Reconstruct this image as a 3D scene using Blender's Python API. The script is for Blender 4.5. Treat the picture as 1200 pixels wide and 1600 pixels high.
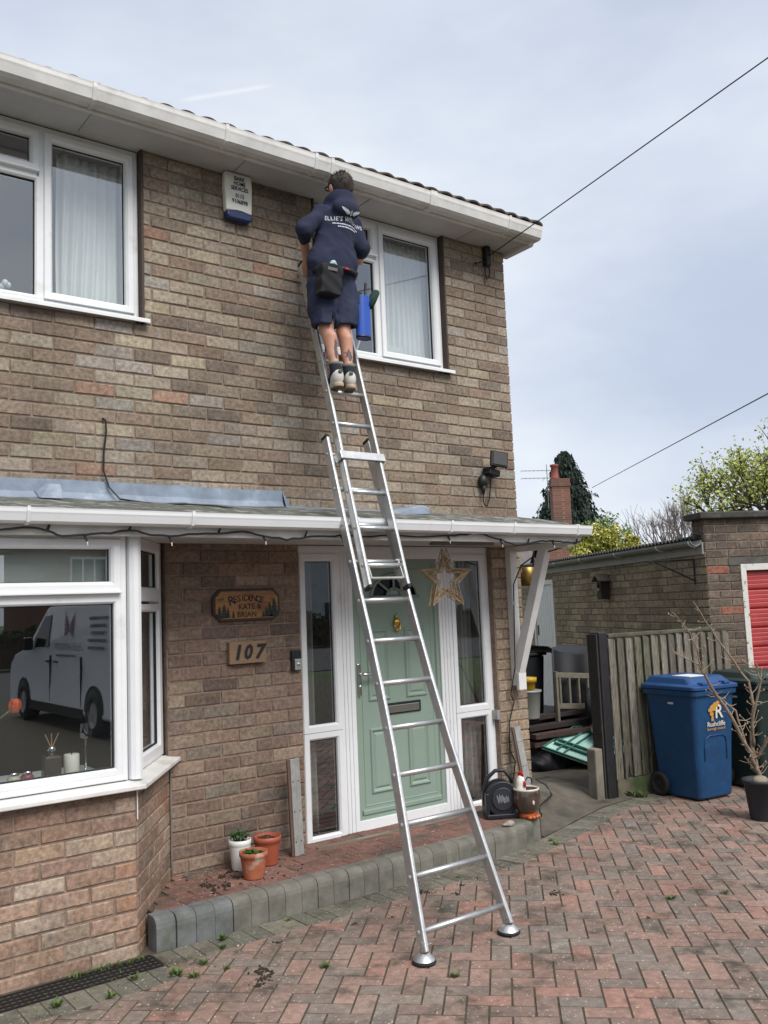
import bpy, bmesh, math, random
import numpy as np
from mathutils import Vector, Matrix
from mathutils.bvhtree import BVHTree

for o in list(bpy.data.objects):
    bpy.data.objects.remove(o)
SC = bpy.context.scene
COL = SC.collection
S = 1.16          # the scene is drafted in units of 1.16 m and scaled to metres at the end

# ------------------------------------------------------------------ camera
F_PX, YAW, PITCH, ROLL = 1407.41, 0.6527, 0.1047, -0.0404
CAM = np.array([-4.9771, -4.8268, -0.6245])
def cam_basis():
    f = np.array([math.sin(YAW)*math.cos(PITCH), math.cos(YAW)*math.cos(PITCH), math.sin(PITCH)])
    r = np.array([math.cos(YAW), -math.sin(YAW), 0.0]); u = np.cross(r, f)
    c, s = math.cos(ROLL), math.sin(ROLL)
    return c*r+s*u, -s*r+c*u, f
CR, CU, CF = cam_basis()
def shown_area(pts):
    """rough size in the photograph of a patch, used only to decide which repeats are built singly"""
    q = np.array(pts)-CAM
    d = q@CF
    if d.min() < .2: return 0.0
    x = 600+F_PX*(q@CR)/d; y = 800-F_PX*(q@CU)/d
    if x.max() < 0 or x.min() > 1200 or y.max() < 0 or y.min() > 1600: return 0.0
    return abs(sum(x[i]*y[(i+1) % len(x)]-x[(i+1) % len(x)]*y[i] for i in range(len(x))))/2
cd = bpy.data.cameras.new('camera'); cam = bpy.data.objects.new('camera', cd); COL.objects.link(cam)
cd.sensor_fit = 'VERTICAL'; cd.sensor_height = 24; cd.sensor_width = 18; cd.lens = 24*F_PX/1600
cd.clip_start = .05; cd.clip_end = 3000
cam.matrix_world = Matrix(((CR[0], CU[0], -CF[0], CAM[0]*S), (CR[1], CU[1], -CF[1], CAM[1]*S), (CR[2], CU[2], -CF[2], CAM[2]*S), (0, 0, 0, 1)))
SC.camera = cam
SC.render.engine = 'CYCLES'

# ------------------------------------------------------------------ sky
SUN_AZ = math.atan2(.02, -1.0); SUN_EL = math.radians(48)
W = bpy.data.worlds.new('World'); SC.world = W; W.use_nodes = True
nt = W.node_tree; nt.nodes.clear()
def wn(t, **k):
    n = nt.nodes.new(t)
    for a, b in k.items(): setattr(n, a, b)
    return n
def wmath(op, a, b=None, clamp=False):
    n = wn('ShaderNodeMath', operation=op, use_clamp=clamp)
    for i, v in enumerate((a, b)):
        if v is None: continue
        if isinstance(v, (int, float)): n.inputs[i].default_value = v
        else: nt.links.new(v, n.inputs[i])
    return n.outputs[0]
def wdot(v, vec):
    n = wn('ShaderNodeVectorMath', operation='DOT_PRODUCT'); nt.links.new(v, n.inputs[0]); n.inputs[1].default_value = vec
    return n.outputs['Value']
sky = wn('ShaderNodeTexSky', sky_type='NISHITA', sun_disc=False, sun_elevation=SUN_EL, sun_rotation=SUN_AZ)
sky.air_density = 1.0; sky.dust_density = 2.0
tc = wn('ShaderNodeTexCoord'); DIR = tc.outputs['Generated']
mp = wn('ShaderNodeMapping'); mp.inputs['Scale'].default_value = (1.0, 1.0, 2.6); nt.links.new(DIR, mp.inputs['Vector'])
n1 = wn('ShaderNodeTexNoise'); n1.inputs['Scale'].default_value = 1.5; n1.inputs['Detail'].default_value = 5; n1.inputs['Roughness'].default_value = .5
n1.inputs['Distortion'].default_value = .4
nt.links.new(mp.outputs[0], n1.inputs['Vector'])
r1 = wn('ShaderNodeValToRGB'); r1.color_ramp.elements[0].position = .33; r1.color_ramp.elements[1].position = .62
nt.links.new(n1.outputs['Fac'], r1.inputs[0])
n2 = wn('ShaderNodeTexNoise'); n2.inputs['Scale'].default_value = 1.5; n2.inputs['Detail'].default_value = 6; n2.inputs['Roughness'].default_value = .55
nt.links.new(mp.outputs[0], n2.inputs['Vector'])
r2 = wn('ShaderNodeValToRGB')
r2.color_ramp.elements[0].position = .36; r2.color_ramp.elements[0].color = (.60, .67, .82, 1)
r2.color_ramp.elements[1].position = .62; r2.color_ramp.elements[1].color = (.83, .885, .95, 1)
nt.links.new(n2.outputs['Fac'], r2.inputs[0])
CLOUD = .0
sk = wn('ShaderNodeVectorMath', operation='SCALE'); nt.links.new(sky.outputs[0], sk.inputs[0]); sk.inputs['Scale'].default_value = .105
cov = wmath('MULTIPLY_ADD', r1.outputs[0], .22); cov.node.inputs[2].default_value = .76
mix = wn('ShaderNodeMix', data_type='RGBA'); nt.links.new(cov, mix.inputs['Factor'])
nt.links.new(sk.outputs[0], mix.inputs['A']); nt.links.new(r2.outputs[0], mix.inputs['B'])
# a vapour trail high in the sky
across = wmath('ABSOLUTE', wdot(DIR, (.411, .352, -.841)))
along = wmath('SUBTRACT', wdot(DIR, (.403, .757, .514)), .9986)
tail = wmath('SUBTRACT', wdot(DIR, (.75, -.62, .18)), -.16)
wide = wmath('MULTIPLY_ADD', tail, -.007); wide.node.inputs[2].default_value = .0036
edge = wmath('SUBTRACT', 1.0, wmath('DIVIDE', across, wide), clamp=True)
inside = wmath('MULTIPLY', along, 1500, clamp=True)
tr = wmath('MULTIPLY', wmath('MULTIPLY', edge, inside), .42, clamp=True)
mix2 = wn('ShaderNodeMix', data_type='RGBA'); nt.links.new(tr, mix2.inputs['Factor'])
nt.links.new(mix.outputs['Result'], mix2.inputs['A']); mix2.inputs['B'].default_value = (.95, .97, 1.0, 1)
bg = wn('ShaderNodeBackground'); nt.links.new(mix2.outputs['Result'], bg.inputs['Color']); bg.inputs['Strength'].default_value = .90
wo = wn('ShaderNodeOutputWorld'); nt.links.new(bg.outputs[0], wo.inputs['Surface'])

# ------------------------------------------------------------------ sun, a veiled glow in front of the house
sd = bpy.data.lights.new('sun', 'SUN'); sun = bpy.data.objects.new('sun', sd); COL.objects.link(sun)
sd.energy = 3.0; sd.angle = math.radians(36); sd.color = (1.0, .96, .90)
dv = Vector((math.sin(SUN_AZ)*math.cos(SUN_EL), math.cos(SUN_AZ)*math.cos(SUN_EL), math.sin(SUN_EL)))
sun.rotation_euler = dv.to_track_quat('Z', 'Y').to_euler(); sun.location = (6, -10, 15)

# ------------------------------------------------------------------ exposure
vs = SC.view_settings
SC.display_settings.display_device = 'sRGB'
vs.view_transform = 'Standard'; vs.look = 'None'; vs.gamma = 1; vs.use_curve_mapping = False
vs.exposure = .25

# ------------------------------------------------------------------ helpers
RNG = random.Random(7)
NPR = np.random.default_rng(11)
def lin(r, g, b, k=1.0):
    f = lambda v: ((v/255+.055)/1.055)**2.4 if v > 10 else v/255/12.92
    return tuple(min(1, f(v)*k) for v in (r, g, b))

def material(name, base, rough=.6, var=.0, vscale=6, metal=0, bump=0, bscale=60, col2=None, c2scale=3, c2lo=.5, c2hi=.65, spec=.5, coat=0,
             objcol=None, coords='world', stretch=None, speck=None, var2=None):
    m = bpy.data.materials.new(name); m.use_nodes = True
    t = m.node_tree; N = t.nodes; Lk = t.links; b = N['Principled BSDF']
    b.inputs['Roughness'].default_value = rough; b.inputs['Metallic'].default_value = metal
    b.inputs['Specular IOR Level'].default_value = spec
    if coat: b.inputs['Coat Weight'].default_value = coat; b.inputs['Coat Roughness'].default_value = .08
    if coords == 'world':
        g = N.new('ShaderNodeNewGeometry'); vec = g.outputs['Position']
    else:
        g = N.new('ShaderNodeTexCoord'); vec = g.outputs['Object']
    if stretch:
        mm = N.new('ShaderNodeMapping'); mm.inputs['Scale'].default_value = stretch; Lk.new(vec, mm.inputs[0]); vec = mm.outputs[0]
    if objcol == 'obj':
        c = N.new('ShaderNodeObjectInfo'); cur = c.outputs['Color']
    elif objcol == 'attr':
        c = N.new('ShaderNodeAttribute'); c.attribute_name = 'col'; cur = c.outputs['Color']
    else:
        c = N.new('ShaderNodeRGB'); c.outputs[0].default_value = (*base, 1); cur = c.outputs[0]
    def noise(sc, det=4, ro=.6):
        n = N.new('ShaderNodeTexNoise'); n.inputs['Scale'].default_value = sc; n.inputs['Detail'].default_value = det
        n.inputs['Roughness'].default_value = ro; Lk.new(vec, n.inputs['Vector']); return n.outputs['Fac']
    def mixc(fac, a, bb, typ='MIX'):
        n = N.new('ShaderNodeMix'); n.data_type = 'RGBA'; n.blend_type = typ
        for s, v in (('Factor', fac), ('A', a), ('B', bb)):
            if isinstance(v, (int, float)): n.inputs[s].default_value = v
            elif isinstance(v, tuple): n.inputs[s].default_value = (*v, 1)
            else: Lk.new(v, n.inputs[s])
        return n.outputs['Result']
    def ramp(fac, lo, hi, c0=(0, 0, 0), c1=(1, 1, 1)):
        n = N.new('ShaderNodeValToRGB'); e = n.color_ramp.elements
        e[0].position = lo; e[1].position = hi; e[0].color = (*c0, 1); e[1].color = (*c1, 1); Lk.new(fac, n.inputs[0]); return n.outputs[0]
    if col2:
        cur = mixc(ramp(noise(c2scale), c2lo, c2hi), cur, col2)
    if var:
        cur = mixc(1.0, cur, ramp(noise(vscale, 6, .65), .3, .7, (max(0, 1-1.6*var),)*3, (1, 1, 1)), 'MULTIPLY')
    if var2:
        cur = mixc(1.0, cur, ramp(noise(var2[1], 4, .6), .36, .64, (max(0, 1-2*var2[0]),)*3, (1, 1, 1)), 'MULTIPLY')
    if speck:
        cur = mixc(ramp(noise(speck[1], 2, .5), speck[2], speck[2]+.06), cur, speck[0])
    Lk.new(cur, b.inputs['Base Color'])
    if bump:
        bn = N.new('ShaderNodeBump'); bn.inputs['Strength'].default_value = min(1, bump); bn.inputs['Distance'].default_value = .004
        Lk.new(noise(bscale, 5, .65), bn.inputs['Height']); Lk.new(bn.outputs[0], b.inputs['Normal'])
    return m

class MB:
    def __init__(s): s.v = []; s.f = []; s.c = []
    def add(s, vs, fs, col=None):
        k = len(s.v); s.v += [tuple(p) for p in vs]; s.f += [tuple(i+k for i in f) for f in fs]
        if col is not None: s.c += [col]*len(fs)
        return s
    def box(s, x0, x1, y0, y1, z0, z1):
        v = [(x, y, z) for z in (z0, z1) for y in (y0, y1) for x in (x0, x1)]
        return s.add(v, [(0, 2, 3, 1), (4, 5, 7, 6), (0, 1, 5, 4), (2, 6, 7, 3), (0, 4, 6, 2), (1, 3, 7, 5)])
    def obox(s, c, ax, ay, az, hx, hy, hz):
        c, ax, ay, az = (np.array(q, float) for q in (c, ax, ay, az))
        v = [c+ax*hx*i+ay*hy*j+az*hz*k for k in (-1, 1) for j in (-1, 1) for i in (-1, 1)]
        return s.add(v, [(0, 2, 3, 1), (4, 5, 7, 6), (0, 1, 5, 4), (2, 6, 7, 3), (0, 4, 6, 2), (1, 3, 7, 5)])
    def bar(s, a, b, wx, wy, side=(1, 0, 0)):
        """rectangular bar from a to b; wx measured along 'side'"""
        a, b = np.array(a, float), np.array(b, float); d = b-a; L = np.linalg.norm(d); d /= L
        sx = np.array(side, float); sx -= d*(sx@d); sx /= np.linalg.norm(sx); sy = np.cross(d, sx)
        return s.obox((a+b)/2, sx, sy, d, wx/2, wy/2, L/2)
    def tube(s, pts, r, n=8, cap=True):
        pts = [np.array(p, float) for p in pts]; R_ = r if isinstance(r, (list, tuple)) else [r]*len(pts)
        k0 = len(s.v); prev = None
        for i, p in enumerate(pts):
            d = pts[min(i+1, len(pts)-1)]-pts[max(i-1, 0)]; d /= max(1e-9, np.linalg.norm(d))
            if prev is None:
                a = np.array([0, 0, 1.]) if abs(d[2]) < .9 else np.array([1., 0, 0])
                a = a-d*(a@d)
            else: a = prev-d*(prev@d)
            a /= max(1e-9, np.linalg.norm(a)); prev = a; b = np.cross(d, a)
            for j in range(n):
                t = 2*math.pi*j/n; s.v.append(tuple(p+(a*math.cos(t)+b*math.sin(t))*R_[i]))
        for i in range(len(pts)-1):
            for j in range(n):
                s.f.append((k0+i*n+j, k0+i*n+(j+1) % n, k0+(i+1)*n+(j+1) % n, k0+(i+1)*n+j))
        if cap:
            s.f.append(tuple(k0+j for j in range(n))[::-1]); s.f.append(tuple(k0+(len(pts)-1)*n+j for j in range(n)))
        return s
    def lathe(s, prof, c, n=24, wob=None, ex=1.0, ey=1.0):
        k0 = len(s.v)
        for i, (r, z) in enumerate(prof):
            for j in range(n):
                t = 2*math.pi*j/n; w = 1+(wob(i, t) if wob else 0)
                s.v.append((c[0]+r*w*math.cos(t)*ex, c[1]+r*w*math.sin(t)*ey, c[2]+z))
        for i in range(len(prof)-1):
            for j in range(n): s.f.append((k0+i*n+j, k0+i*n+(j+1) % n, k0+(i+1)*n+(j+1) % n, k0+(i+1)*n+j))
        return s
    def sphere(s, c, rx, ry=None, rz=None, n=10, m=7):
        ry = ry or rx; rz = rz or rx
        prof = [(math.sin(math.pi*i/m), -math.cos(math.pi*i/m)) for i in range(m+1)]
        k0 = len(s.v)
        for r, z in prof:
            for j in range(n):
                t = 2*math.pi*j/n; s.v.append((c[0]+max(r, 1e-3)*rx*math.cos(t), c[1]+max(r, 1e-3)*ry*math.sin(t), c[2]+z*rz))
        for i in range(m):
            for j in range(n): s.f.append((k0+i*n+j, k0+i*n+(j+1) % n, k0+(i+1)*n+(j+1) % n, k0+(i+1)*n+j))
        return s
    def prism(s, poly, vec):
        n = len(poly); a = [np.array(p, float) for p in poly]; v = np.array(vec, float)
        return s.add(a+[p+v for p in a], [tuple(range(n))[::-1], tuple(range(n, 2*n))]+[(i, (i+1) % n, n+(i+1) % n, n+i) for i in range(n)])
    def build(s, name, mat, parent=None, smooth=False, bevel=0, origin=None, segs=2):
        og = np.array(parent['_o']) if parent is not None else (np.array(origin) if origin is not None else np.zeros(3))
        me = bpy.data.meshes.new(name)
        me.from_pydata([tuple(np.array(p)-og) for p in s.v], [], s.f)
        if s.c:
            ca = me.attributes.new('col', 'FLOAT_COLOR', 'FACE')
            ca.data.foreach_set('color', np.array([(*c[:3], 1) for c in s.c], np.float32).ravel())
        me.update()
        if mat: me.materials.append(mat)
        if mat and 'glass' in mat.name:
            b_ = bmesh.new(); b_.from_mesh(me); bmesh.ops.recalc_face_normals(b_, faces=b_.faces); b_.to_mesh(me); b_.free()
        if smooth:
            me.polygons.foreach_set('use_smooth', [True]*len(me.polygons))
        o = bpy.data.objects.new(name, me); COL.objects.link(o)
        if parent is not None: o.parent = parent; o['_o'] = list(og)
        else: o.location = og; o['_o'] = list(og)
        if bevel:
            md = o.modifiers.new('bevel', 'BEVEL'); md.width = bevel; md.segments = segs; md.limit_method = 'ANGLE'; md.angle_limit = math.radians(40)
        return o
def thing(name, label, cat, loc, group=None):
    o = bpy.data.objects.new(name, None); COL.objects.link(o); o.location = loc; o['_o'] = list(loc); o.empty_display_size = .1
    return tag(o, label, cat, group)
def tag(o, label, cat, group=None):
    o['label'] = label; o['category'] = cat
    if group: o['group'] = group
    return o
def struct(o): o['kind'] = 'structure'; return o
def stuff(o): o['kind'] = 'stuff'; return o
class Plane:
    """a vertical wall plane: u along it, w outward, z up"""
    def __init__(s, o, d):
        s.o = np.array(o, float); s.d = np.array(d, float)/np.linalg.norm(d); s.n = np.array([s.d[1], -s.d[0]])
    def P(s, u, w, z):
        q = s.o+s.d*u+s.n*w; return (q[0], q[1], z)
    def box(s, mb, u0, u1, w0, w1, z0, z1):
        v = [s.P(u, w, z) for z in (z0, z1) for w in (w1, w0) for u in (u0, u1)]
        return mb.add(v, [(0, 2, 3, 1), (4, 5, 7, 6), (0, 1, 5, 4), (2, 6, 7, 3), (0, 4, 6, 2), (1, 3, 7, 5)])
    def ring(s, mb, u0, u1, z0, z1, prof):
        """mitred frame; prof = [(inset, w), ...]"""
        k = len(mb.v)
        for i, w in prof:
            for u, z in ((u0+i, z0+i), (u1-i, z0+i), (u1-i, z1-i), (u0+i, z1-i)): mb.v.append(s.P(u, w, z))
        for a in range(len(prof)-1):
            for j in range(4): mb.f.append((k+a*4+j, k+a*4+(j+1) % 4, k+(a+1)*4+(j+1) % 4, k+(a+1)*4+j))
        return mb
def text(name, body, centre, size, right, up, mat, parent, depth=.001, wrap=None, bold=0, squeeze=1.0, shear=0, spacing=1.0, mirror=False):
    cu = bpy.data.curves.new('t', 'FONT'); cu.body = body; cu.size = size; cu.align_x = 'CENTER'; cu.align_y = 'CENTER'; cu.offset = bold
    cu.shear = shear; cu.space_character = spacing; cu.resolution_u = 2; cu.extrude = 0
    ob = bpy.data.objects.new('t', cu); COL.objects.link(ob)
    bpy.context.view_layer.update()
    me = bpy.data.meshes.new_from_object(ob.evaluated_get(bpy.context.evaluated_depsgraph_get()))
    bpy.data.objects.remove(ob)
    c = np.array(centre, float); r = np.array(right, float); r /= np.linalg.norm(r); u = np.array(up, float); u /= np.linalg.norm(u); n = np.cross(r, u)
    m = MB(); vs = [c+r*v.co.x*squeeze+u*v.co.y+n*depth for v in me.vertices]
    if wrap: vs = [wrap(p) for p in vs]
    m.add(vs, [tuple(p.vertices) for p in me.polygons]); bpy.data.meshes.remove(me)
    return m.build(name, mat, parent)

# smooth organic surfaces: signed distances and a surface-net mesher
def cap(P, a, b, ra, rb, sy=1.0):
    a = np.array(a, float); b = np.array(b, float); Q = P.copy(); 
    if sy != 1.0:
        mid = (a+b)/2; Q[:, 1] = mid[1]+(Q[:, 1]-mid[1])/sy; a = a.copy(); b = b.copy(); a[1] = mid[1]+(a[1]-mid[1])/sy; b[1] = mid[1]+(b[1]-mid[1])/sy
    ba = b-a; t = np.clip(((Q-a)@ba)/max(1e-9, ba@ba), 0, 1)
    return np.linalg.norm(Q-(a+t[:, None]*ba), axis=1)-(ra+(rb-ra)*t)
def ell(P, c, r):
    q = (P-np.array(c))/np.array(r); k = np.linalg.norm(q, axis=1)
    return (k-1)*min(r)
def smin(a, b, k):
    h = np.clip(.5+.5*(b-a)/k, 0, 1); return b+(a-b)*h-k*h*(1-h)
def folds(P, f, seed):
    r = np.random.default_rng(seed); Q = P+.02*np.sin(P[:, [1, 2, 0]]*f*.35+seed); o = np.zeros(len(P))
    for i in range(7):
        d = r.normal(size=3)*np.array([1, 1, .8]); d /= np.linalg.norm(d); k = f*r.uniform(.5, 1.5); o += np.sin(Q@d*k+r.uniform(0, 6))/(.6+k/f)
    return o/4
def creases(P, f, seed): return .5-np.abs(folds(P, f, seed))*1.6
def surfnet(f, lo, hi, h):
    lo = np.array(lo, float); n = np.ceil((np.array(hi)-lo)/h).astype(int)+1
    ax = [lo[i]+h*np.arange(n[i]) for i in range(3)]
    G = np.stack(np.meshgrid(*ax, indexing='ij'), -1)
    D = np.concatenate([f(c) for c in np.array_split(G.reshape(-1, 3), 8)]).reshape(n); D = np.where(np.abs(D) < 1e-9, 1e-9, D)
    m = np.array(n)-1; acc = np.zeros((*m, 3)); cnt = np.zeros(m)
    offs = [(i, j, k) for i in (0, 1) for j in (0, 1) for k in (0, 1)]
    sl = lambda o: tuple(slice(o[a], o[a]+m[a]) for a in range(3))
    for a in offs:
        for ax_ in range(3):
            if a[ax_]: continue
            b = list(a); b[ax_] = 1
            d0 = D[sl(a)]; d1 = D[sl(b)]; x = (d0 < 0) != (d1 < 0)
            t = np.where(x, d0/np.where(x, d0-d1, 1), 0)
            p = np.zeros((*m, 3)); p += np.array(a); p[..., ax_] = t
            acc += np.where(x[..., None], p, 0); cnt += x
    act = cnt > 0; idx = -np.ones(m, int); idx[act] = np.arange(act.sum())
    base = np.argwhere(act); V = lo+h*(base+acc[act]/cnt[act][:, None])
    F = []
    for ax_ in range(3):
        o1, o2 = [(1, 2), (2, 0), (0, 1)][ax_]
        s0 = [slice(1, m[i]) for i in range(3)]; s0[ax_] = slice(0, m[ax_])
        s1 = list(s0); s1[ax_] = slice(1, m[ax_]+1)
        a = D[tuple(s0)] < 0; b = D[tuple(s1)] < 0
        for flip, msk in ((0, a & ~b), (1, ~a & b)):
            I = np.argwhere(msk)
            if not len(I): continue
            I = I+np.array([0 if i == ax_ else 1 for i in range(3)])
            e1 = np.eye(3, dtype=int)[o1]; e2 = np.eye(3, dtype=int)[o2]
            q = np.stack([idx[tuple((I-e1-e2).T)], idx[tuple((I-e2).T)], idx[tuple(I.T)], idx[tuple((I-e1).T)]], 1)
            if flip: q = q[:, ::-1]
            F.append(q[(q >= 0).all(1)])
    F = np.concatenate(F)
    mb = MB(); mb.v = [tuple(p) for p in V]; mb.f = [tuple(int(i) for i in q) for q in F]
    return mb
# ------------------------------------------------------------------ materials
def brick_mat(name, src):
    return material(name, (0, 0, 0), .92, var=.38, vscale=36, bump=1.0, bscale=150, objcol=src, col2=lin(182, 172, 158, 1.0), c2scale=10, c2lo=.56, c2hi=.85, spec=.2, var2=(.14, 1.6),
                    speck=(lin(74, 66, 60), 190, .67))
M_BRICK_O = brick_mat('brick_single', 'obj'); M_BRICK_A = brick_mat('brick_field', 'attr')
M_MORTAR = material('mortar', lin(152, 134, 120, 1.0), .95, var=.3, vscale=14, bump=.8, bscale=140, spec=.1)
M_PAVE_O = material('paver_single', (0, 0, 0), .88, var=.26, vscale=22, bump=.8, bscale=230, objcol='obj', spec=.25, col2=lin(92, 88, 78), c2scale=5, c2lo=.52, c2hi=.72,
                    speck=(lin(196, 188, 176), 70, .665), var2=(.13, 1.1))
M_PAVE_A = material('paver_field', (0, 0, 0), .88, var=.26, vscale=22, bump=.8, bscale=230, objcol='attr', spec=.25, col2=lin(92, 88, 78), c2scale=5, c2lo=.52, c2hi=.72,
                    speck=(lin(196, 188, 176), 70, .665), var2=(.13, 1.1))
M_JOINT = material('joint_sand', lin(90, 81, 68), .95, var=.4, vscale=20, bump=.8, bscale=90, col2=lin(70, 84, 48), c2scale=4, c2lo=.55, c2hi=.7)
M_UPVC = material('white_upvc', lin(226, 228, 230), .32, var=.06, vscale=3, spec=.5, col2=lin(198, 196, 190), c2scale=5, c2lo=.60, c2hi=.85)
M_UPVC_OLD = material('weathered_white_upvc', lin(222, 221, 218), .4, var=.14, vscale=5, spec=.45, col2=lin(176, 172, 162), c2scale=3.2, c2lo=.58, c2hi=.8)
M_SOFFIT = material('soffit_board', lin(194, 193, 192), .5, var=.12, vscale=4, col2=lin(190, 186, 178), c2scale=2.5, c2lo=.55, c2hi=.8)
M_WPAINT = material('white_paint', lin(222, 222, 220), .5, var=.08, vscale=8)
M_BLACK = material('black_plastic', lin(26, 27, 31), .5, var=.2, vscale=12)
M_RUBBER = material('black_rubber', lin(30, 30, 31), .8)
M_CABLE = material('black_cable', lin(22, 22, 23), .55)
M_DARKIN = material('inside_plaster', lin(150, 148, 144), .9)
M_INFLOOR = material('inside_floor', lin(96, 84, 72), .8)
M_CURTAIN = material('curtain_cloth', lin(226, 226, 222), .9, var=.06, vscale=5)
M_GREYCURT = material('grey_curtain_cloth', lin(150, 148, 140), .95, var=.15, vscale=7)
M_ALU = material('aluminium', lin(208, 209, 209), .38, metal=.8, var=.16, vscale=14, bump=.2, bscale=160)
M_ALU_DULL = material('dull_aluminium', lin(176, 176, 172), .45, metal=.35, var=.2, vscale=12, bump=.2, bscale=90)
M_CHROME = material('chrome', lin(205, 205, 205), .16, metal=1)
M_BRASS = material('brass', lin(214, 168, 74), .22, metal=1)
M_GREEN = material('sage_green_door', lin(130, 148, 136, 1.1), .38, var=.06, vscale=3, bump=.05, bscale=80)
M_LEAD = material('lead_flashing', lin(138, 152, 170), .55, var=.25, vscale=7, col2=lin(178, 188, 200), c2scale=5, c2lo=.55, c2hi=.75, bump=.3, bscale=20)
M_FELT = material('mossy_felt', lin(104, 106, 100), .9, var=.35, vscale=14, col2=lin(150, 150, 142), c2scale=7, c2lo=.5, c2hi=.62, bump=.8, bscale=50)
M_TILE = material('roof_tile', lin(108, 96, 88), .9, var=.35, vscale=16, bump=.6, bscale=90, col2=lin(120, 116, 96), c2scale=8, c2lo=.55, c2hi=.7)
M_CONC = material('concrete', lin(142, 136, 124), .92, var=.3, vscale=5, bump=.7, bscale=80, col2=lin(96, 94, 84), c2scale=2.2, c2lo=.5, c2hi=.7)
M_PATH = material('path_concrete', lin(122, 114, 102), .92, var=.35, vscale=5, bump=.7, bscale=80, col2=lin(88, 86, 76), c2scale=2.2, c2lo=.5, c2hi=.7, var2=(.15, .9))
M_KERB = material('kerb_concrete', (0, 0, 0), .9, var=.3, vscale=9, bump=.8, bscale=110, objcol='obj', col2=lin(100, 104, 92), c2scale=4, c2lo=.5, c2hi=.68)
M_GRASS_G = material('lawn', lin(74, 92, 44), .95, var=.4, vscale=3, bump=1, bscale=30)
M_ASPHALT = material('asphalt', lin(66, 66, 68), .9, var=.25, vscale=8, bump=.6, bscale=120)
M_LEAF = material('weed_leaf', lin(92, 118, 52), .7, var=.4, vscale=20)
M_SOIL = material('soil', lin(58, 46, 36), .95, var=.4, vscale=30, bump=1, bscale=60)
M_GLASS = bpy.data.materials.new('window_glass'); M_GLASS.use_nodes = True
def glass_nodes(m, tint, refl):
    t = m.node_tree; t.nodes.clear(); N = t.nodes.new
    tr = N('ShaderNodeBsdfTransparent'); tr.inputs[0].default_value = (*tint, 1)
    gl = N('ShaderNodeBsdfGlossy'); gl.inputs['Roughness'].default_value = .004; gl.inputs[0].default_value = (.95, .97, 1, 1)
    fr = N('ShaderNodeFresnel'); fr.inputs[0].default_value = refl
    ge = N('ShaderNodeNewGeometry'); iv = N('ShaderNodeMath'); iv.operation = 'SUBTRACT'; iv.inputs[0].default_value = 1.0; t.links.new(ge.outputs['Backfacing'], iv.inputs[1])
    mu = N('ShaderNodeMath'); mu.operation = 'MULTIPLY'; t.links.new(fr.outputs[0], mu.inputs[0]); t.links.new(iv.outputs[0], mu.inputs[1])
    mx = N('ShaderNodeMixShader'); out = N('ShaderNodeOutputMaterial')
    for a, b in ((mu.outputs[0], mx.inputs[0]), (tr.outputs[0], mx.inputs[1]), (gl.outputs[0], mx.inputs[2]), (mx.outputs[0], out.inputs[0])): t.links.new(a, b)
glass_nodes(M_GLASS, (.92, .945, .95), 2.95)
M_GLASS2 = bpy.data.materials.new('obscure_glass'); M_GLASS2.use_nodes = True; glass_nodes(M_GLASS2, (.5, .55, .55), 1.6)

# ------------------------------------------------------------------ ground
ZG = -2.2
g = MB()
g.box(-400, 400, -400, 400, ZG-.6, ZG-.07)
struct(tag(g.build('ground', M_GRASS_G), 'flat grassy ground reaching to the horizon', 'ground'))
g = MB(); g.box(-60, 60, -27, -15.5, ZG-.3, ZG-.05); struct(tag(g.build('road', M_ASPHALT), 'grey asphalt street behind the driveway', 'road'))

# driveway of herringbone blocks
DRV = struct(tag(MB().box(-9, 6, -15.5, 4.5, ZG-.2, ZG-.0035).build('driveway', M_JOINT), 'block paved driveway of red and grey herringbone bricks', 'driveway'))
def slab_mesh(poly, h, ch, name):
    """a block with plan outline poly (counter-clockwise), top at 0, chamfered rim"""
    n = len(poly); c = np.mean(poly, 0); v = []
    for (q, z) in ((1, 0), (0, -ch), (0, -h)):
        for p in poly:
            p = np.array(p); 
            if q:
                d = c-p; p = p+d/np.linalg.norm(d)*ch*1.5
            v.append((p[0], p[1], z))
    f = [tuple(range(n))]+[(r*n+j, (r+1)*n+j, (r+1)*n+(j+1) % n, r*n+(j+1) % n) for r in (0, 1) for j in range(n)]
    return v, f
def clip(poly, n, c):
    out = []
    for i in range(len(poly)):
        a, b = np.array(poly[i]), np.array(poly[(i+1) % len(poly)]); da, db = n@a-c, n@b-c
        if da <= 0: out.append(a)
        if da*db < 0: out.append(a+(b-a)*da/(da-db))
    return out
def area2(p): return .5*sum(p[i][0]*p[(i+1) % len(p)][1]-p[(i+1) % len(p)][0]*p[i][1] for i in range(len(p)))
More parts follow.
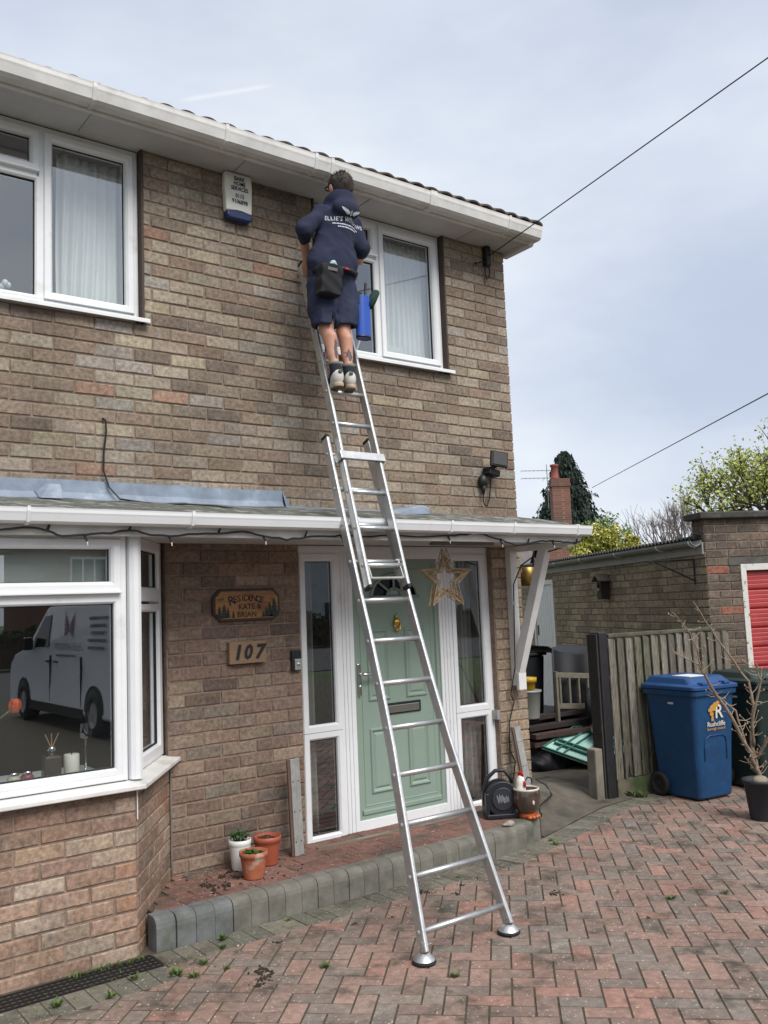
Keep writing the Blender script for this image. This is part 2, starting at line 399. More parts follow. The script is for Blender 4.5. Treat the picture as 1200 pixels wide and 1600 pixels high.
# edge of the driveway: drain and bay, step, then the side path
EDGE = [(-9, -.785), (-3.235, -.785), (-3.23, -.618), (-1.0, -.618), (-.44, -.485), (.52, -.20), (1.35, -.13), (6, -.6)]
def edge_for(x):
    for a, b in zip(EDGE, EDGE[1:]):
        if a[0] <= x < b[0]:
            a, b = np.array(a), np.array(b); d = (b-a)/np.linalg.norm(b-a); n = np.array([-d[1], d[0]]); return n, n@a
    return None
BORD = .18
th = math.radians(-44.5); E1 = np.array([math.cos(th), math.sin(th)]); E2 = np.array([-E1[1], E1[0]])
PL, PW = .18, .09
pav = []
for i in range(-90, 90):
    for j in range(-60, 60):
        # 90-degree herringbone: one flat and one upright block for each lattice step
        for typ in (0, 1):
            ox = (i*1+j*2)*PW; oy = (-i*1+j*2)*PW
            if typ == 0: rc = (ox, oy, ox+PL, oy+PW)
            else: rc = (ox+PW, oy+PW, ox+2*PW, oy+PW+PL)
            cx, cy = (rc[0]+rc[2])/2, (rc[1]+rc[3])/2
            ctr = E1*cx+E2*cy+np.array([-2, -2.0])
            if not (-5.2 < ctr[0] < 3.4 and -4.6 < ctr[1] < .3): continue
            e = edge_for(ctr[0])
            gj = .0042
            cs = [(rc[0]+gj, rc[1]+gj), (rc[2]-gj, rc[1]+gj), (rc[2]-gj, rc[3]-gj), (rc[0]+gj, rc[3]-gj)]
            poly = [E1*a+E2*b+np.array([-2, -2.0]) for a, b in cs]
            poly = clip(poly, e[0], e[1]-BORD-.003)
            if len(poly) < 3 or area2(poly) < .0012: continue
            pav.append((poly, 'h'))
# header course in grey blocks along the edge
for a, b in zip(EDGE, EDGE[1:]):
    a, b = np.array(a), np.array(b); L = np.linalg.norm(b-a); d = (b-a)/L; n = np.array([-d[1], d[0]])
    if a[0] > 4 or L < .2: continue
    k = int(L/.092)
    rows = 1
    for q in range(k):
        u0, u1 = q*L/k+.002, (q+1)*L/k-.002
        if not (-4.6 < (a+d*u0)[0] < 2.6): continue
        for r in range(rows):
            base = a+n*(.105*r)
            poly = [base+d*u0-n*BORD, base+d*u1-n*BORD, base+d*u1-n*.003, base+d*u0-n*.003]
            pav.append((poly, 'e'))
def pavcol(k):
    if k == 'e':
        t = RNG.random(); b = lin(114, 110, 98) if t < .7 else lin(102, 100, 90)
    else:
        t = RNG.random()
        b = (lin(144, 118, 107) if t < .26 else lin(134, 114, 104) if t < .58 else lin(126, 113, 104) if t < .86 else lin(150, 116, 104) if t < .95 else lin(124, 115, 107))
    v = RNG.uniform(.90, 1.12)*1.45; return tuple(c*v for c in b)
scored = []
for poly, k in pav:
    scored.append((shown_area([(p[0], p[1], ZG) for p in poly]), poly, k))
scored.sort(key=lambda t: -t[0])
fld = MB(); shared = {}
for rank, (sc, poly, k) in enumerate(scored):
    c = np.mean(poly, 0); dz = RNG.uniform(-.0009, .0014); tx, ty = RNG.uniform(-.009, .009), RNG.uniform(-.009, .009)
    col = pavcol(k); loc = [tuple(np.array(p)-c) for p in poly]
    key = tuple((round(a, 3), round(b, 3)) for a, b in loc)
    if rank < 300:
        me = shared.get(key)
        if me is None:
            v, f = slab_mesh(loc, .05, .0014, 'paver'); me = bpy.data.meshes.new('paver'); me.from_pydata(v, [], f); me.materials.append(M_PAVE_O); shared[key] = me
        o = bpy.data.objects.new('paver', me); COL.objects.link(o); o.parent = DRV; o.location = (c[0], c[1], ZG+dz); o.rotation_euler = (tx, ty, 0); o.color = (*col, 1)
    else:
        v, f = slab_mesh(loc, .05, .0014, 'p')
        fld.add([(c[0]+p[0], c[1]+p[1], ZG+dz+p[2]+p[0]*ty+p[1]*tx) for p in v], f, col)
stuff(fld.build('paver_field', M_PAVE_A, DRV))

# concrete path rising to the side of the house
pm = MB(); NX, NY = 40, 36
xs = np.linspace(-.42, 2.5, NX); k0 = 0
def path_z(x, y):
    e = None
    for a, b in zip(EDGE, EDGE[1:]):
        if a[0] <= x < b[0]: e = a[1]+(b[1]-a[1])*(x-a[0])/(b[0]-a[0])
    t = min(1, max(0, (y-e-.02)/.5)); t = t*t*(3-2*t)
    fall = min(1, max(0, (x-.15)/.9))
    return ZG+.004+(.15*(1-fall)+.03*fall)*t
for i, x in enumerate(xs):
    for a, b in zip(EDGE, EDGE[1:]):
        if a[0] <= x < b[0]: e = a[1]+(b[1]-a[1])*(x-a[0])/(b[0]-a[0])
    for y in np.linspace(e-.003, 4.4, NY)**1.0:
        pm.v.append((x, y, path_z(x, y)+RNG.uniform(-.002, .002)))
for i in range(NX-1):
    for j in range(NY-1): pm.f.append((i*NY+j, (i+1)*NY+j, (i+1)*NY+j+1, i*NY+j+1))
struct(tag(pm.build('side_path', M_PATH, smooth=True), 'worn concrete path between the house and the garage', 'path'))

# porch step
ST = struct(tag(MB().box(-3.16, -.46, -.50, .12, ZG-.1, -2.062).build('porch_step', M_JOINT), 'low porch step of red paving blocks with a rounded kerb', 'step'))
def kerb_prof():
    pts = [(-.61, ZG-.05), (-.611, -2.098), (-.607, -2.078), (-.598, -2.063), (-.585, -2.054), (-.568, -2.05), (-.505, -2.05), (-.505, ZG-.05)]
    return pts
kx = -3.20; kk = 0
while kx < -.50:
    w = .1005
    m = MB(); pr = kerb_prof(); bend = 0
    if kx > -1.0: bend = ((kx+1.0)/.55)**2*.16
    dy = bend+RNG.uniform(-.003, .003)+ (.0 if kx > -3.1 else .01)
    poly = [(0, y+dy, z) for y, z in pr]
    m.prism(poly, (w-.0025, 0, 0))
    m.v = [(x+kx, y, z+RNG.uniform(-.0008, .0008)) for x, y, z in m.v]
    o = m.build('kerb_block', M_KERB, ST, bevel=.002); v = RNG.uniform(.92, 1.06)
    o.color = (*[c*v for c in (lin(116, 118, 119) if kx < -2.85 else lin(124, 121, 112))], 1); kx += w; kk += 1
# red blocks laid along the step, in broken rows
for r, y0 in enumerate((-.50, -.395, -.29, -.185, -.08, .02)):
    x = -3.2-.1*(r % 2)
    while x < -.48:
        x1 = x+.2
        a, b = max(x, -2.86-.42*max(0, -(y0+.05))/.58*1.0+.01), min(x1, -.48)
        if b-a > .03:
            v, f = slab_mesh([(-(b-a)/2+.002, -.0505), ((b-a)/2-.002, -.0505), ((b-a)/2-.002, .0505), (-(b-a)/2+.002, .0505)], .03, .003, 'p')
            me = bpy.data.meshes.new('paver'); me.from_pydata(v, [], f); me.materials.append(M_PAVE_O)
            o = bpy.data.objects.new('paver', me); COL.objects.link(o); o.parent = ST; o.location = ((a+b)/2, y0+.0525, -2.052+RNG.uniform(-.0015, .0015))
            t = RNG.random(); q = lin(150, 112, 100) if t < .45 else lin(140, 106, 96) if t < .8 else lin(126, 106, 98); v_ = RNG.uniform(.85, 1.12)
            o.color = (*[c*v_ for c in q], 1); o.rotation_euler = (RNG.uniform(-.008, .008), RNG.uniform(-.008, .008), 0)
        x = x1
# drainage channel under the bay
DR = thing('drain_channel', 'black plastic slotted drain grate along the foot of the bay', 'drain', (-4.2, -.70, ZG))
m = MB(); m.box(-5.4, -3.235, -.775, -.615, ZG-.05, ZG-.02); m.build('channel', M_BLACK, DR)
m = MB(); y0, y1 = -.77, -.62
for q in range(5):
    yy = y0+(y1-y0)*q/4; m.box(-5.4, -3.24, yy-.006, yy+.006, ZG-.016, ZG+.002)
x = -5.4
while x < -3.24:
    m.box(x, x+.007, y0+.007, y1-.007, ZG-.015, ZG); x += .026
m.build('grate', M_BLACK, DR)
# weeds and dirt in the joints
wd = MB()
def tuft(x, y, r, n, z=ZG):
    r *= .55
    for q in range(n):
        a = RNG.uniform(0, 6.28); l = r*RNG.uniform(.5, 1.2); h = r*RNG.uniform(.3, 1.0); w = r*RNG.uniform(.08, .22); px, py = x+RNG.uniform(-r, r)*.4, y+RNG.uniform(-r, r)*.4
        dx, dy = math.cos(a), math.sin(a)
        wd.add([(px-dy*w*.3, py+dx*w*.3, z), (px+dy*w*.3, py-dx*w*.3, z), (px+dx*l*.6+dy*w, py+dy*l*.6-dx*w, z+h*.8), (px+dx*l, py+dy*l, z+h), (px+dx*l*.6-dy*w, py+dy*l*.6+dx*w, z+h*.8)], [(0, 1, 2, 3, 4)])
for x, y, r, n in [(-2.52, -.67, .04, 12), (-2.9, -.68, .06, 18), (-2.716, -1.306, .05, 26), (-2.363, -1.776, .04, 22), (-.886, -1.801, .05, 22), (-.62, -1.947, .045, 18), (-2.95, -.78, .05, 16), (-3.1, -.9, .05, 26), (-3.25, -.92, .06, 26), (-3.4, -.84, .05, 20), (-3.55, -.95, .05, 22), (-3.2, -1.0, .05, 20), (-3.75, -.88, .06, 24), (-3.05, -1.02, .04, 18), (-1.2, -1.9, .03, 10), (-1.0, -1.55, .03, 8), (-1.42, -.74, .03, 14), (-.5, -.66, .05, 20), (-.46, -.58, .04, 18), (-1.75, -.75, .03, 10), (1.02, -.2, .1, 14), (.98, -.14, .1, 14), (.66, -.02, .08, 16)]:
    tuft(x, y, r, n)
for q in range(26): tuft(-3.62+q*.0135, -.632-.0005*q, .045, 3, ZG+.0)
for q in range(60): tuft(RNG.uniform(-3.9, -2.4), RNG.uniform(-1.15, -.72), .022, 3)
for q in range(60): tuft(RNG.uniform(-2.6, 1.0), RNG.uniform(-2.6, -.8), .014, 2)
stuff(tag(wd.build('weeds', M_LEAF), 'small green weeds sprouting from the paving joints', 'weeds'))
dm = MB()
for x, y, r in [(-2.98, -1.227, .03), (-2.93, -1.16, .045), (-3.03, -1.27, .025), (-1.63, -.95, .02), (-1.75, -.8, .03), (-1.72, -.83, .02), (-1.25, -1.32, .03), (-1.5, -.86, .018), (-2.3, -.95, .018), (-2.1, -1.0, .015), (-2.72, -.9, .02), (-2.6, -.28, .03), (-2.66, -.2, .025), (-2.58, -.16, .03), (-2.75, -.36, .05), (-2.8, -.3, .03), (-2.5, -.3, .02)]:
    z = -2.05 if y > -.5 else ZG
    for q in range(16): dm.sphere((x+RNG.gauss(0, r)*.55, y+RNG.gauss(0, r)*.55, z+.002), r*RNG.uniform(.08, .34), r*RNG.uniform(.08, .34), r*RNG.uniform(.06, .2), 6, 4)
for q in range(60):
    x, y = RNG.uniform(-2.85, -2.2), RNG.uniform(-.45, -.02); r = RNG.uniform(.003, .008); dm.sphere((x, y, -2.049), r, r, r*.6, 5, 4)
stuff(tag(dm.build('dirt_crumbs', M_SOIL), 'dark crumbs of moss and soil scattered on the paving', 'dirt'))
# ------------------------------------------------------------------ bricks
CH, BL, JT = .075, .225, .0095
def brick_verts(L, H, seed):
    r = random.Random(seed); j = lambda a: r.uniform(-a, a)
    hx, hz = L/2, H/2; v = []
    for sx, sz in ((-1, -1), (1, -1), (1, 1), (-1, 1)): v.append((sx*(hx-.0042)+j(.0026), j(.001), sz*(hz-.0042)+j(.0022)))
    for sx, sz in ((-1, -1), (1, -1), (1, 1), (-1, 1)): v.append((sx*hx+j(.0028), .0045, sz*hz+j(.0022)))
    for sx, sz in ((-1, -1), (1, -1), (1, 1), (-1, 1)): v.append((sx*hx, .03, sz*hz))
    f = [(0, 1, 2, 3)]
    for b in (0, 4):
        for q in range(4): f.append((b+4+q, b+4+(q+1) % 4, b+(q+1) % 4, b+q))
    return v, f
def lay(u0, u1, z0, z1, openings, phase=0.0, zref=0.0):
    """stretcher bond between u0..u1; returns pieces (ua, ub, za, zb)"""
    out = []; k = math.floor((z0-zref)/CH+1e-6)
    while zref+k*CH < z1-1e-4:
        za, zb = max(z0, zref+k*CH), min(z1, zref+(k+1)*CH)
        if zb-za > .018:
            off = phase+(0 if k % 2 == 0 else BL/2)
            q = math.floor((u0-off)/BL)
            while off+q*BL < u1:
                segs = [(max(u0, off+q*BL), min(u1, off+(q+1)*BL))]
                for a, b, c, d in openings:
                    if min(zb, d)-max(za, c) > .03:
                        new = []
                        for s0, s1 in segs:
                            if b <= s0 or a >= s1: new.append((s0, s1))
                            else:
                                if a-s0 > .025: new.append((s0, a+JT/2))
                                if s1-b > .025: new.append((b-JT/2, s1))
                        segs = new
                for s0, s1 in segs:
                    if s1-s0 > .03: out.append((s0, s1, za, zb))
                q += 1
        k += 1
    return out
PAL_UP = [(lin(150, 140, 126), 30), (lin(138, 126, 112), 22), (lin(130, 114, 99), 20), (lin(124, 105, 91), 12), (lin(104, 95, 85), 8), (lin(158, 148, 126), 3), (lin(144, 108, 90), 3), (lin(98, 86, 78), 4), (lin(142, 138, 132), 8)]
PAL_LOW = [(lin(146, 122, 104), 26), (lin(136, 110, 94), 26), (lin(150, 134, 118), 18), (lin(124, 102, 90), 14), (lin(148, 110, 88), 8), (lin(108, 94, 86), 8), (lin(160, 148, 134), 10)]
PAL_SIGN = [(lin(132, 112, 98), 24), (lin(122, 102, 90), 26), (lin(140, 124, 108), 16), (lin(110, 92, 84), 16), (lin(98, 84, 80), 10), (lin(118, 112, 102), 8)]
PAL_PIER = [(lin(150, 134, 114), 30), (lin(140, 122, 104), 24), (lin(156, 142, 124), 20), (lin(126, 108, 94), 12)]
PAL_GAR = [(lin(158, 146, 122), 30), (lin(140, 128, 106), 26), (lin(158, 146, 122), 20), (lin(130, 118, 100), 14), (lin(120, 108, 94), 8)]
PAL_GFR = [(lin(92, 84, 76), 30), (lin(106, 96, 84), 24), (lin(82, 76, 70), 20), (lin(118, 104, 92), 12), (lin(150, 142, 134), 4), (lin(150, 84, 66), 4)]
def pick(pal):
    t = RNG.uniform(0, sum(w for _, w in pal))
    for c, w in pal:
        t -= w
        if t <= 0: break
    W_ = sum(w for _, w in pal); mean = [sum(q[i]*w for q, w in pal)/W_ for i in range(3)]
    gr = sum(c)/3; c = tuple(q*.95+gr*.05 for q in c); c = tuple(q*.62+e*.38 for q, e in zip(c, mean)); v = RNG.uniform(.86, 1.14)*1.72; return tuple(min(.7, q*v*RNG.uniform(.98, 1.02)) for q in c)
class BrickSet:
    """collects bricks of one thing; the largest in view become objects, the rest one field"""
    def __init__(s): s.items = []
    def wall(s, pl, pieces, pal, w=0.0):
        for a, b, c, d in pieces:
            L, H = b-a-JT, d-c-JT
            P = [pl.P(a, w, c), pl.P(b, w, c), pl.P(b, w, d), pl.P(a, w, d)]
            s.items.append((shown_area(P) if pl.n@(CAM[:2]-np.array(P[0][:2])) > 0 else 0, pl, (a+b)/2, (c+d)/2, L, H, pick(pal), w+RNG.uniform(-.0012, .0015)))
    def finish(s, parent, limit=300):
        s.items.sort(key=lambda t: -t[0]); og = np.array(parent['_o']); cache = {}; fld = MB()
        for i, (sc, pl, u, z, L, H, col, w) in enumerate(s.items):
            var = RNG.randrange(12); p = pl.P(u, w, z); ang = math.atan2(pl.d[1], pl.d[0]); tilt = RNG.uniform(-.006, .006)
            if i < limit:
                key = (round(L, 3), round(H, 3), var); me = cache.get(key)
                if me is None:
                    v, f = brick_verts(key[0], key[1], hash(key) % 1000+var); me = bpy.data.meshes.new('brick'); me.from_pydata(v, [], f); me.materials.append(M_BRICK_O); cache[key] = me
                o = bpy.data.objects.new('brick', me); COL.objects.link(o); o.parent = parent; o.location = tuple(np.array(p)-og); o.rotation_euler = (0, tilt, ang); o.color = (*col, 1)
            else:
                v, f = brick_verts(L, H, i % 97); ca, sa = math.cos(ang), math.sin(ang)
                fld.add([(p[0]+x*ca-y*sa, p[1]+x*sa+y*ca, p[2]+zz) for x, y, zz in v], f, col)
        if fld.v: stuff(fld.build('brick_field', M_BRICK_A, parent))

# ------------------------------------------------------------------ the house
FR = Plane((0, 0), (1, 0))                       # front wall: u = x, outward = towards the driveway
BAYF = Plane((-3.28, -.58), (1, 0)); BSD = Plane((-3.28, -.58), (.42, .58)); BSL = .716
HX0 = -6.6; ZS = 2.11                             # left end, soffit height
H = thing('house', 'two storey brown brick house with white windows and green front door', 'house', (-3.0, 3.0, ZG))
LW = (-4.75, -2.97, 1.05, ZS); RW = (-1.79, -.63, 1.05, ZS)       # upper window openings
# masonry behind the brick faces
m = MB(); B_ = .0065
def wb(x0, x1, z0, z1): m.box(x0, x1, B_, .24, z0, z1)
wb(HX0, LW[0], -.2, ZS+.1); wb(LW[0], LW[1], -.2, 1.05); wb(LW[1], RW[0], -.2, ZS+.1); wb(RW[0], RW[1], -.2, 1.05); wb(RW[1], -.012, -.2, ZS+.1)
wb(-2.862, -1.975, ZG-.1, -.2); wb(-.305, -.012, ZG-.1, -.2); wb(HX0, -5.5, ZG-.1, -.2)
m.box(-.25, -.012, .24, 6.5, ZG-.1, ZS+.1); m.box(HX0, HX0+.25, .24, 6.5, ZG-.1, ZS+.1); m.box(HX0, -.012, 6.5, 6.75, ZG-.1, ZS+.1)
m.prism([(-.012, .0, ZS+.1), (-.012, 6.75, ZS+.1), (-.012, 3.37, ZS+1.8)], (-.24, 0, 0))
# bay masonry
m.box(-5.4, -3.283, -.5735, -.40, ZG-.1, -1.42)
BSD.box(m, .0, BSL, -.2, -.0065, ZG-.1, -1.42)
wallo = m.build('wall', M_MORTAR, H)
bs = BrickSet()
bs.wall(FR, lay(HX0, 0, 0, ZS, [LW, RW], 0, 0), PAL_UP)
bs.wall(FR, lay(-2.862, -1.978, -2.06, -.19, [], -2.76, -2.05), PAL_SIGN)
bs.wall(FR, lay(-.302, 0, -2.2, -.19, [], 0, 0), PAL_PIER)
bs.wall(BAYF, lay(-2.2, 0, ZG-.02, -1.42, [], -.0, ZG-.02), PAL_LOW)
bs.wall(BSD, lay(0, BSL, ZG-.02, -1.42, [], .0, ZG-.02), PAL_LOW)
bs.finish(wallo)
m = MB(); m.tube([(-3.279, -.582, ZG+.62), (-3.279, -.582, -1.44)], .0035, 5); m.build('sealant_bead', M_WPAINT, wallo)
m = MB(); m.tube([(-2.855, -.004, -2.05), (-2.855, -.004, -1.42)], .006, 5); m.build('sealant_bead', M_CONC, wallo)
# side elevation courses: corner returns so the quoin reads toothed from the side
rt = MB()
for k in range(int((ZS+2.2)/CH)):
    z0 = -2.175+k*CH
    if z0+CH > ZS: break
    rt.box(-.1, -.0005 if k % 2 else -.0009, .0305, .0305+(.07 if k % 2 else .185), z0+JT/2, z0+CH-JT/2)
rt.build('quoin_return', M_MORTAR, H)
# interior: floors, partitions, ceilings
m = MB()
m.box(HX0+.25, -.25, .24, 6.5, ZS-.005, ZS+.06); m.box(HX0+.25, -.25, 2.6, 2.7, -.05, ZS-.01); m.box(-2.45, -2.38, .25, 2.6, .02, ZS-.01)
m.box(HX0+.25, -.25, 3.2, 3.3, ZG+.14, -.2); m.box(-2.75, -2.68, .25, 3.2, ZG+.14, -.2)
m.box(HX0+.25, -.25, .24, 6.5, -.19, 0.02); m.build('interior_wall', M_DARKIN, H)
m = MB(); m.box(HX0+.25, -.25, .10, 6.5, ZG+.05, ZG+.13); m.box(-5.3, -3.1, -.4, .1, ZG+.05, ZG+.13); m.build('interior_floor', M_INFLOOR, H)

# eaves
m = MB(); m.box(HX0-.1, .03, -.24, .05, ZS, ZS+.02); m.build('soffit', M_SOFFIT, H)
m = MB()
for x in np.arange(-6.2, -.1, .95): m.box(x-.003, x+.003, -.235, -.005, ZS-.003, ZS+.001)
m.build('soffit_joint', M_DARKIN, H)
m = MB(); m.box(HX0-.1, .028, -.262, -.241, ZS-.016, ZS+.13); m.box(HX0-.1, .028, -.268, -.262, ZS-.016, ZS+.03); m.build('fascia', M_UPVC_OLD, H, bevel=.004)
def gutter(name, x0, x1, yb, zt, w, h, mat, parent, closed=True):
    """square ogee gutter, open at the top"""
    pr = [(yb, zt-.004), (yb, zt-h*.94), (yb-w*.12, zt-h), (yb-w*.62, zt-h), (yb-w*.84, zt-h*.86), (yb-w*.95, zt-h*.42), (yb-w*.99, zt-h*.30), (yb-w, zt-h*.1), (yb-w*1.02, zt), (yb-w*.96, zt), (yb-w*.93, zt-h*.3), (yb-w*.80, zt-h*.8), (yb-w*.6, zt-h*.93), (yb-w*.14, zt-h*.93), (yb-.02*w, zt-h*.85), (yb-.02*w, zt-.004)]
    g_ = MB(); n = len(pr)
    for x in (x0, x1):
        for y, z in pr: g_.v.append((x, y, z))
    g_.f = [(i, (i+1) % n, n+(i+1) % n, n+i) for i in range(n)]+[tuple(range(n)), tuple(range(2*n-1, n-1, -1))]
    o = g_.build(name, mat, parent)
    e = MB()
    outer = pr[:9]
    for x, t in ((x0, -.006), (x1, .006)) if closed else ():
        e.prism([(x, y, z) for y, z in outer], (t, 0, 0))
    if closed: e.build('end_stop', mat, o)
    return o, pr
GU, gpr = gutter('gutter', HX0-.1, .055, -.265, ZS+.095, .10, .10, M_UPVC_OLD, H)
def clip_at(x, pr, parent, mat, t=.012, off=.008):
    e = MB(); outer = pr[1:9]; c = np.mean(pr[:9], 0); n = len(outer)
    o2 = [tuple(np.array(q)+(np.array(q)-c)/np.linalg.norm(np.array(q)-c)*off) for q in outer]
    poly = [(x-t, y, z) for y, z in o2]; e.prism(poly, (2*t, 0, 0)); return e.build('gutter_clip', mat, parent, bevel=.002)
for x in (-5.6, -4.45, -3.38, -2.6, -1.98, -1.86, -1.02, -.28): clip_at(x, gpr, GU, M_UPVC_OLD, .011 if x not in (-1.02, -1.92) else .03)
# verge box at the gable
m = MB()
m.prism([(.0, -.36, ZS+.10), (.0, -.262, ZS-.03), (.0, .02, ZS-.035), (.0, 3.37, ZS+1.72), (.0, 3.37, ZS+1.86), (.0, .0, ZS+.20)], (.05, 0, 0)); m.v = [(x+.006, y, z) for x, y, z in m.v]
m.build('barge_board', M_UPVC_OLD, H, bevel=.004)
# roof
RP = math.atan2(1.8, 3.7)
def roof_pt(x, t, h=0): return (x, -.33+t*math.cos(RP)-h*math.sin(RP), ZS+.112+t*math.sin(RP)+h*math.cos(RP))
m = MB(); LR = 3.7/math.cos(RP)
for a, b in ((0.03, LR),):
    m.add([roof_pt(x, t, h) for x in (HX0-.1, .06) for t in (a, b) for h in (-.05, 0)], [(0, 1, 3, 2), (4, 6, 7, 5), (0, 4, 5, 1), (2, 3, 7, 6), (1, 5, 7, 3), (0, 2, 6, 4)])
yb = 2*3.37; m.add([(x, yb-y if 0 else 6.74-y, z) for x, y, z in m.v[:8]], [(0, 2, 3, 1), (4, 5, 7, 6), (0, 1, 5, 4), (2, 6, 7, 3), (1, 3, 7, 5), (0, 4, 6, 2)])
ROOF = m.build('roof', M_TILE, H)
tm = MB(); TW, NP = .26, 14
for k, (h0) in enumerate((0, .012)):
    for i in range(NP+1):
        x = -TW/2+.004+(TW-.006)*i/NP; w = .022*abs(math.sin(math.pi*2*(i/NP)))**.7
        for t in (0, .34): tm.v.append((x, t*math.cos(RP)-(w+h0+.004)*math.sin(RP), t*math.sin(RP)+(w+h0+.004)*math.cos(RP)))
for i in range(NP): a = 2*i; b = 2*(NP+1)+2*i; tm.f += [(a, a+1, a+3, a+2), (b, b+2, b+3, b+1), (a, a+2, b+2, b)]
tme = bpy.data.meshes.new('roof_tile'); tme.from_pydata(tm.v, [], tm.f); tme.materials.append(M_TILE)
og = np.array(H['_o'])
x = -6.55
while x < -.02:
    for c in range(2):
        o = bpy.data.objects.new('roof_tile', tme); COL.objects.link(o); o.parent = ROOF
        o.location = tuple(np.array(roof_pt(x, -.02+c*.28, .004+c*.012))-og+np.array([0, 0, RNG.uniform(-.004, .005)-.006+.011*x])); o.rotation_euler = (RNG.uniform(-.02, .02), RNG.uniform(-.015, .015), RNG.uniform(-.015, .015))
    x += TW

M_MASTIC = material('dark_mastic', lin(72, 60, 54), .8)
# window pieces
FP = [(0, -.06), (0, 0), (.004, .004), (.028, .004), (.034, -.004), (.034, -.06)]
SP = [(0, -.02), (0, .012), (.004, .016), (.034, .016), (.046, .004), (.05, -.012), (.05, -.05)]
def sash(pl, parent, u0, u1, z0, z1, w, prof=SP, nm='sash', glass=M_GLASS, mat=M_UPVC, gasket=True):
    s = MB(); pl.ring(s, u0, u1, z0, z1, [(a, b+w) for a, b in prof]); s_ = s.build(nm, mat, parent)
    i = prof[-1][0]
    if gasket:
        g_ = MB(); pl.ring(g_, u0+i-.001, u1-i+.001, z0+i-.001, z1-i+.001, [(0, w-.014), (.004, w-.016), (.004, w-.03)]); g_.build('gasket', M_RUBBER, parent)
    p_ = MB(); pl.box(p_, u0+i-.006, u1-i+.006, w-.028, w-.022, z0+i-.006, z1-i+.006); p_.build('pane', glass, parent)
    return s_
def window_top(name, u0, u1, lights, sill=True):
    """upper storey window; lights = [(ua, ub, has_toplight)]"""
    W_ = bpy.data.objects.new(name, None); COL.objects.link(W_); W_.parent = H; W_['_o'] = H['_o']
    w = -.05; z0, z1 = 1.085, ZS-.004
    f = MB(); FR.ring(f, u0, u1, z0, z1, [(a, b+w) for a, b in FP])
    for (a, b, t), (c, d, t2) in zip(lights, lights[1:]): FR.box(f, b-.012, c+.012, w-.06, w+.003, z0+.03, z1-.03)
    for a, b, t in lights:
        if t: FR.box(f, a, b, w-.06, w+.003, 1.80, 1.845)
    f.build('frame', M_UPVC, W_, bevel=.003)
    for a, b, t in lights:
        if t:
            sash(FR, W_, a, b, 1.835, z1-.03, w); 
            d = MB(); FR.box(d, a-.0, b+.0, w+.0, w+.03, 1.828, 1.84); d.build('drip_bar', M_UPVC, W_, bevel=.002)
            sash(FR, W_, a+.0, b-.0, z0+.03, 1.808, w, [(0, -.02), (0, .004), (.012, .004), (.02, -.004), (.022, -.05)], 'bead')
        else: sash(FR, W_, a, b, z0+.03, z1-.03, w)
    s = MB(); s.prism([(u0-.03, .02, 1.084), (u0-.03, -.045, 1.072), (u0-.03, -.05, 1.066), (u0-.03, -.05, 1.048), (u0-.03, -.042, 1.048), (u0-.03, -.040, 1.060), (u0-.03, .02, 1.066)], (u1-u0+.06, 0, 0))
    s.build('sill', M_UPVC, W_)
    for a, b in ((u0-.014, u0-.001), (u1+.001, u1+.014)): MB().box(a, b, -.004, .05, 1.06, ZS).build('mastic_line', M_MASTIC, W_)
    return W_
window_top('window', -4.72, -2.985, [(-4.69, -4.12, False), (-4.1, -3.55, True), (-3.525, -3.015, False)])
window_top('window', -1.775, -.645, [(-1.745, -1.235, True), (-1.21, -.675, False)])

# bay window
BW = bpy.data.objects.new('bay_window', None); COL.objects.link(BW); BW.parent = H; BW['_o'] = H['_o']
w = -.02
f = MB(); BAYF.ring(f, -2.1, -.035, -1.395, -.215, [(a, b+w) for a, b in FP])
BAYF.box(f, -1.2, -1.13, w-.06, w+.003, -1.36, -.25); BAYF.box(f, -2.07, -.065, w-.06, w+.003, -.535, -.49)
f.build('frame', M_UPVC, BW, bevel=.003)
f = MB(); BSD.ring(f, .075, BSL+.03, -1.395, -.215, [(a, b+w-.02) for a, b in FP]); BSD.box(f, .10, BSL, w-.08, w-.017, -.545, -.49); f.build('frame', M_UPVC, BW, bevel=.003)
for a, b in ((-2.07, -1.2), (-1.13, -.065)):
    sash(BAYF, BW, a, b, -.50, -.245, w)
    d = MB(); BAYF.box(d, a, b, w+.0, w+.032, -.508, -.497); d.build('drip_bar', M_UPVC, BW, bevel=.002)
    sash(BAYF, BW, a, b, -1.365, -.525, w, [(0, -.02), (0, .004), (.022, .004), (.03, -.004), (.034, -.05)], 'bead')
for z0, z1 in ((-.51, -.205), (-1.365, -.53)): sash(BSD, BW, .105, BSL-.0, z0-.0, z1-.03, w-.02, [(0, -.02), (0, .004), (.03, .004), (.04, -.004), (.044, -.05)], 'bead')
f = MB(); f.tube([(-3.272, -.548, -1.395), (-3.272, -.548, -.215)], .036, 10); f.build('corner_post', M_UPVC, BW, smooth=False)
s = MB(); o_ = .055
a0, a1 = np.array([-5.4, -.58-o_]), np.array([-3.28+.026, -.58-o_]); a2 = np.array(BSD.P(BSL+.09, o_, 0)[:2])
out = [a0, a1, a2]; inn = [np.array([-5.4, -.50]), np.array([-3.32, -.50]), np.array([-2.93, .03])]
zt, zb = -1.40, -1.437
v = [(*p, zt-.014) for p in out]+[(*p, zb) for p in out]+[(*p, zt+.008) for p in inn]+[(*p, zb) for p in inn]
s.add(v, [(0, 1, 7, 6), (1, 2, 8, 7), (3, 4, 1, 0), (4, 5, 2, 1), (3, 9, 10, 4), (4, 10, 11, 5), (2, 5, 11, 8), (0, 6, 9, 3), (6, 7, 10, 9), (7, 8, 11, 10)])
s.build('sill', M_UPVC_OLD, BW, bevel=.005)
s = MB(); s.box(-5.3, -3.36, -.48, -.06, -1.40, -1.375); s.build('window_board', M_UPVC, BW)

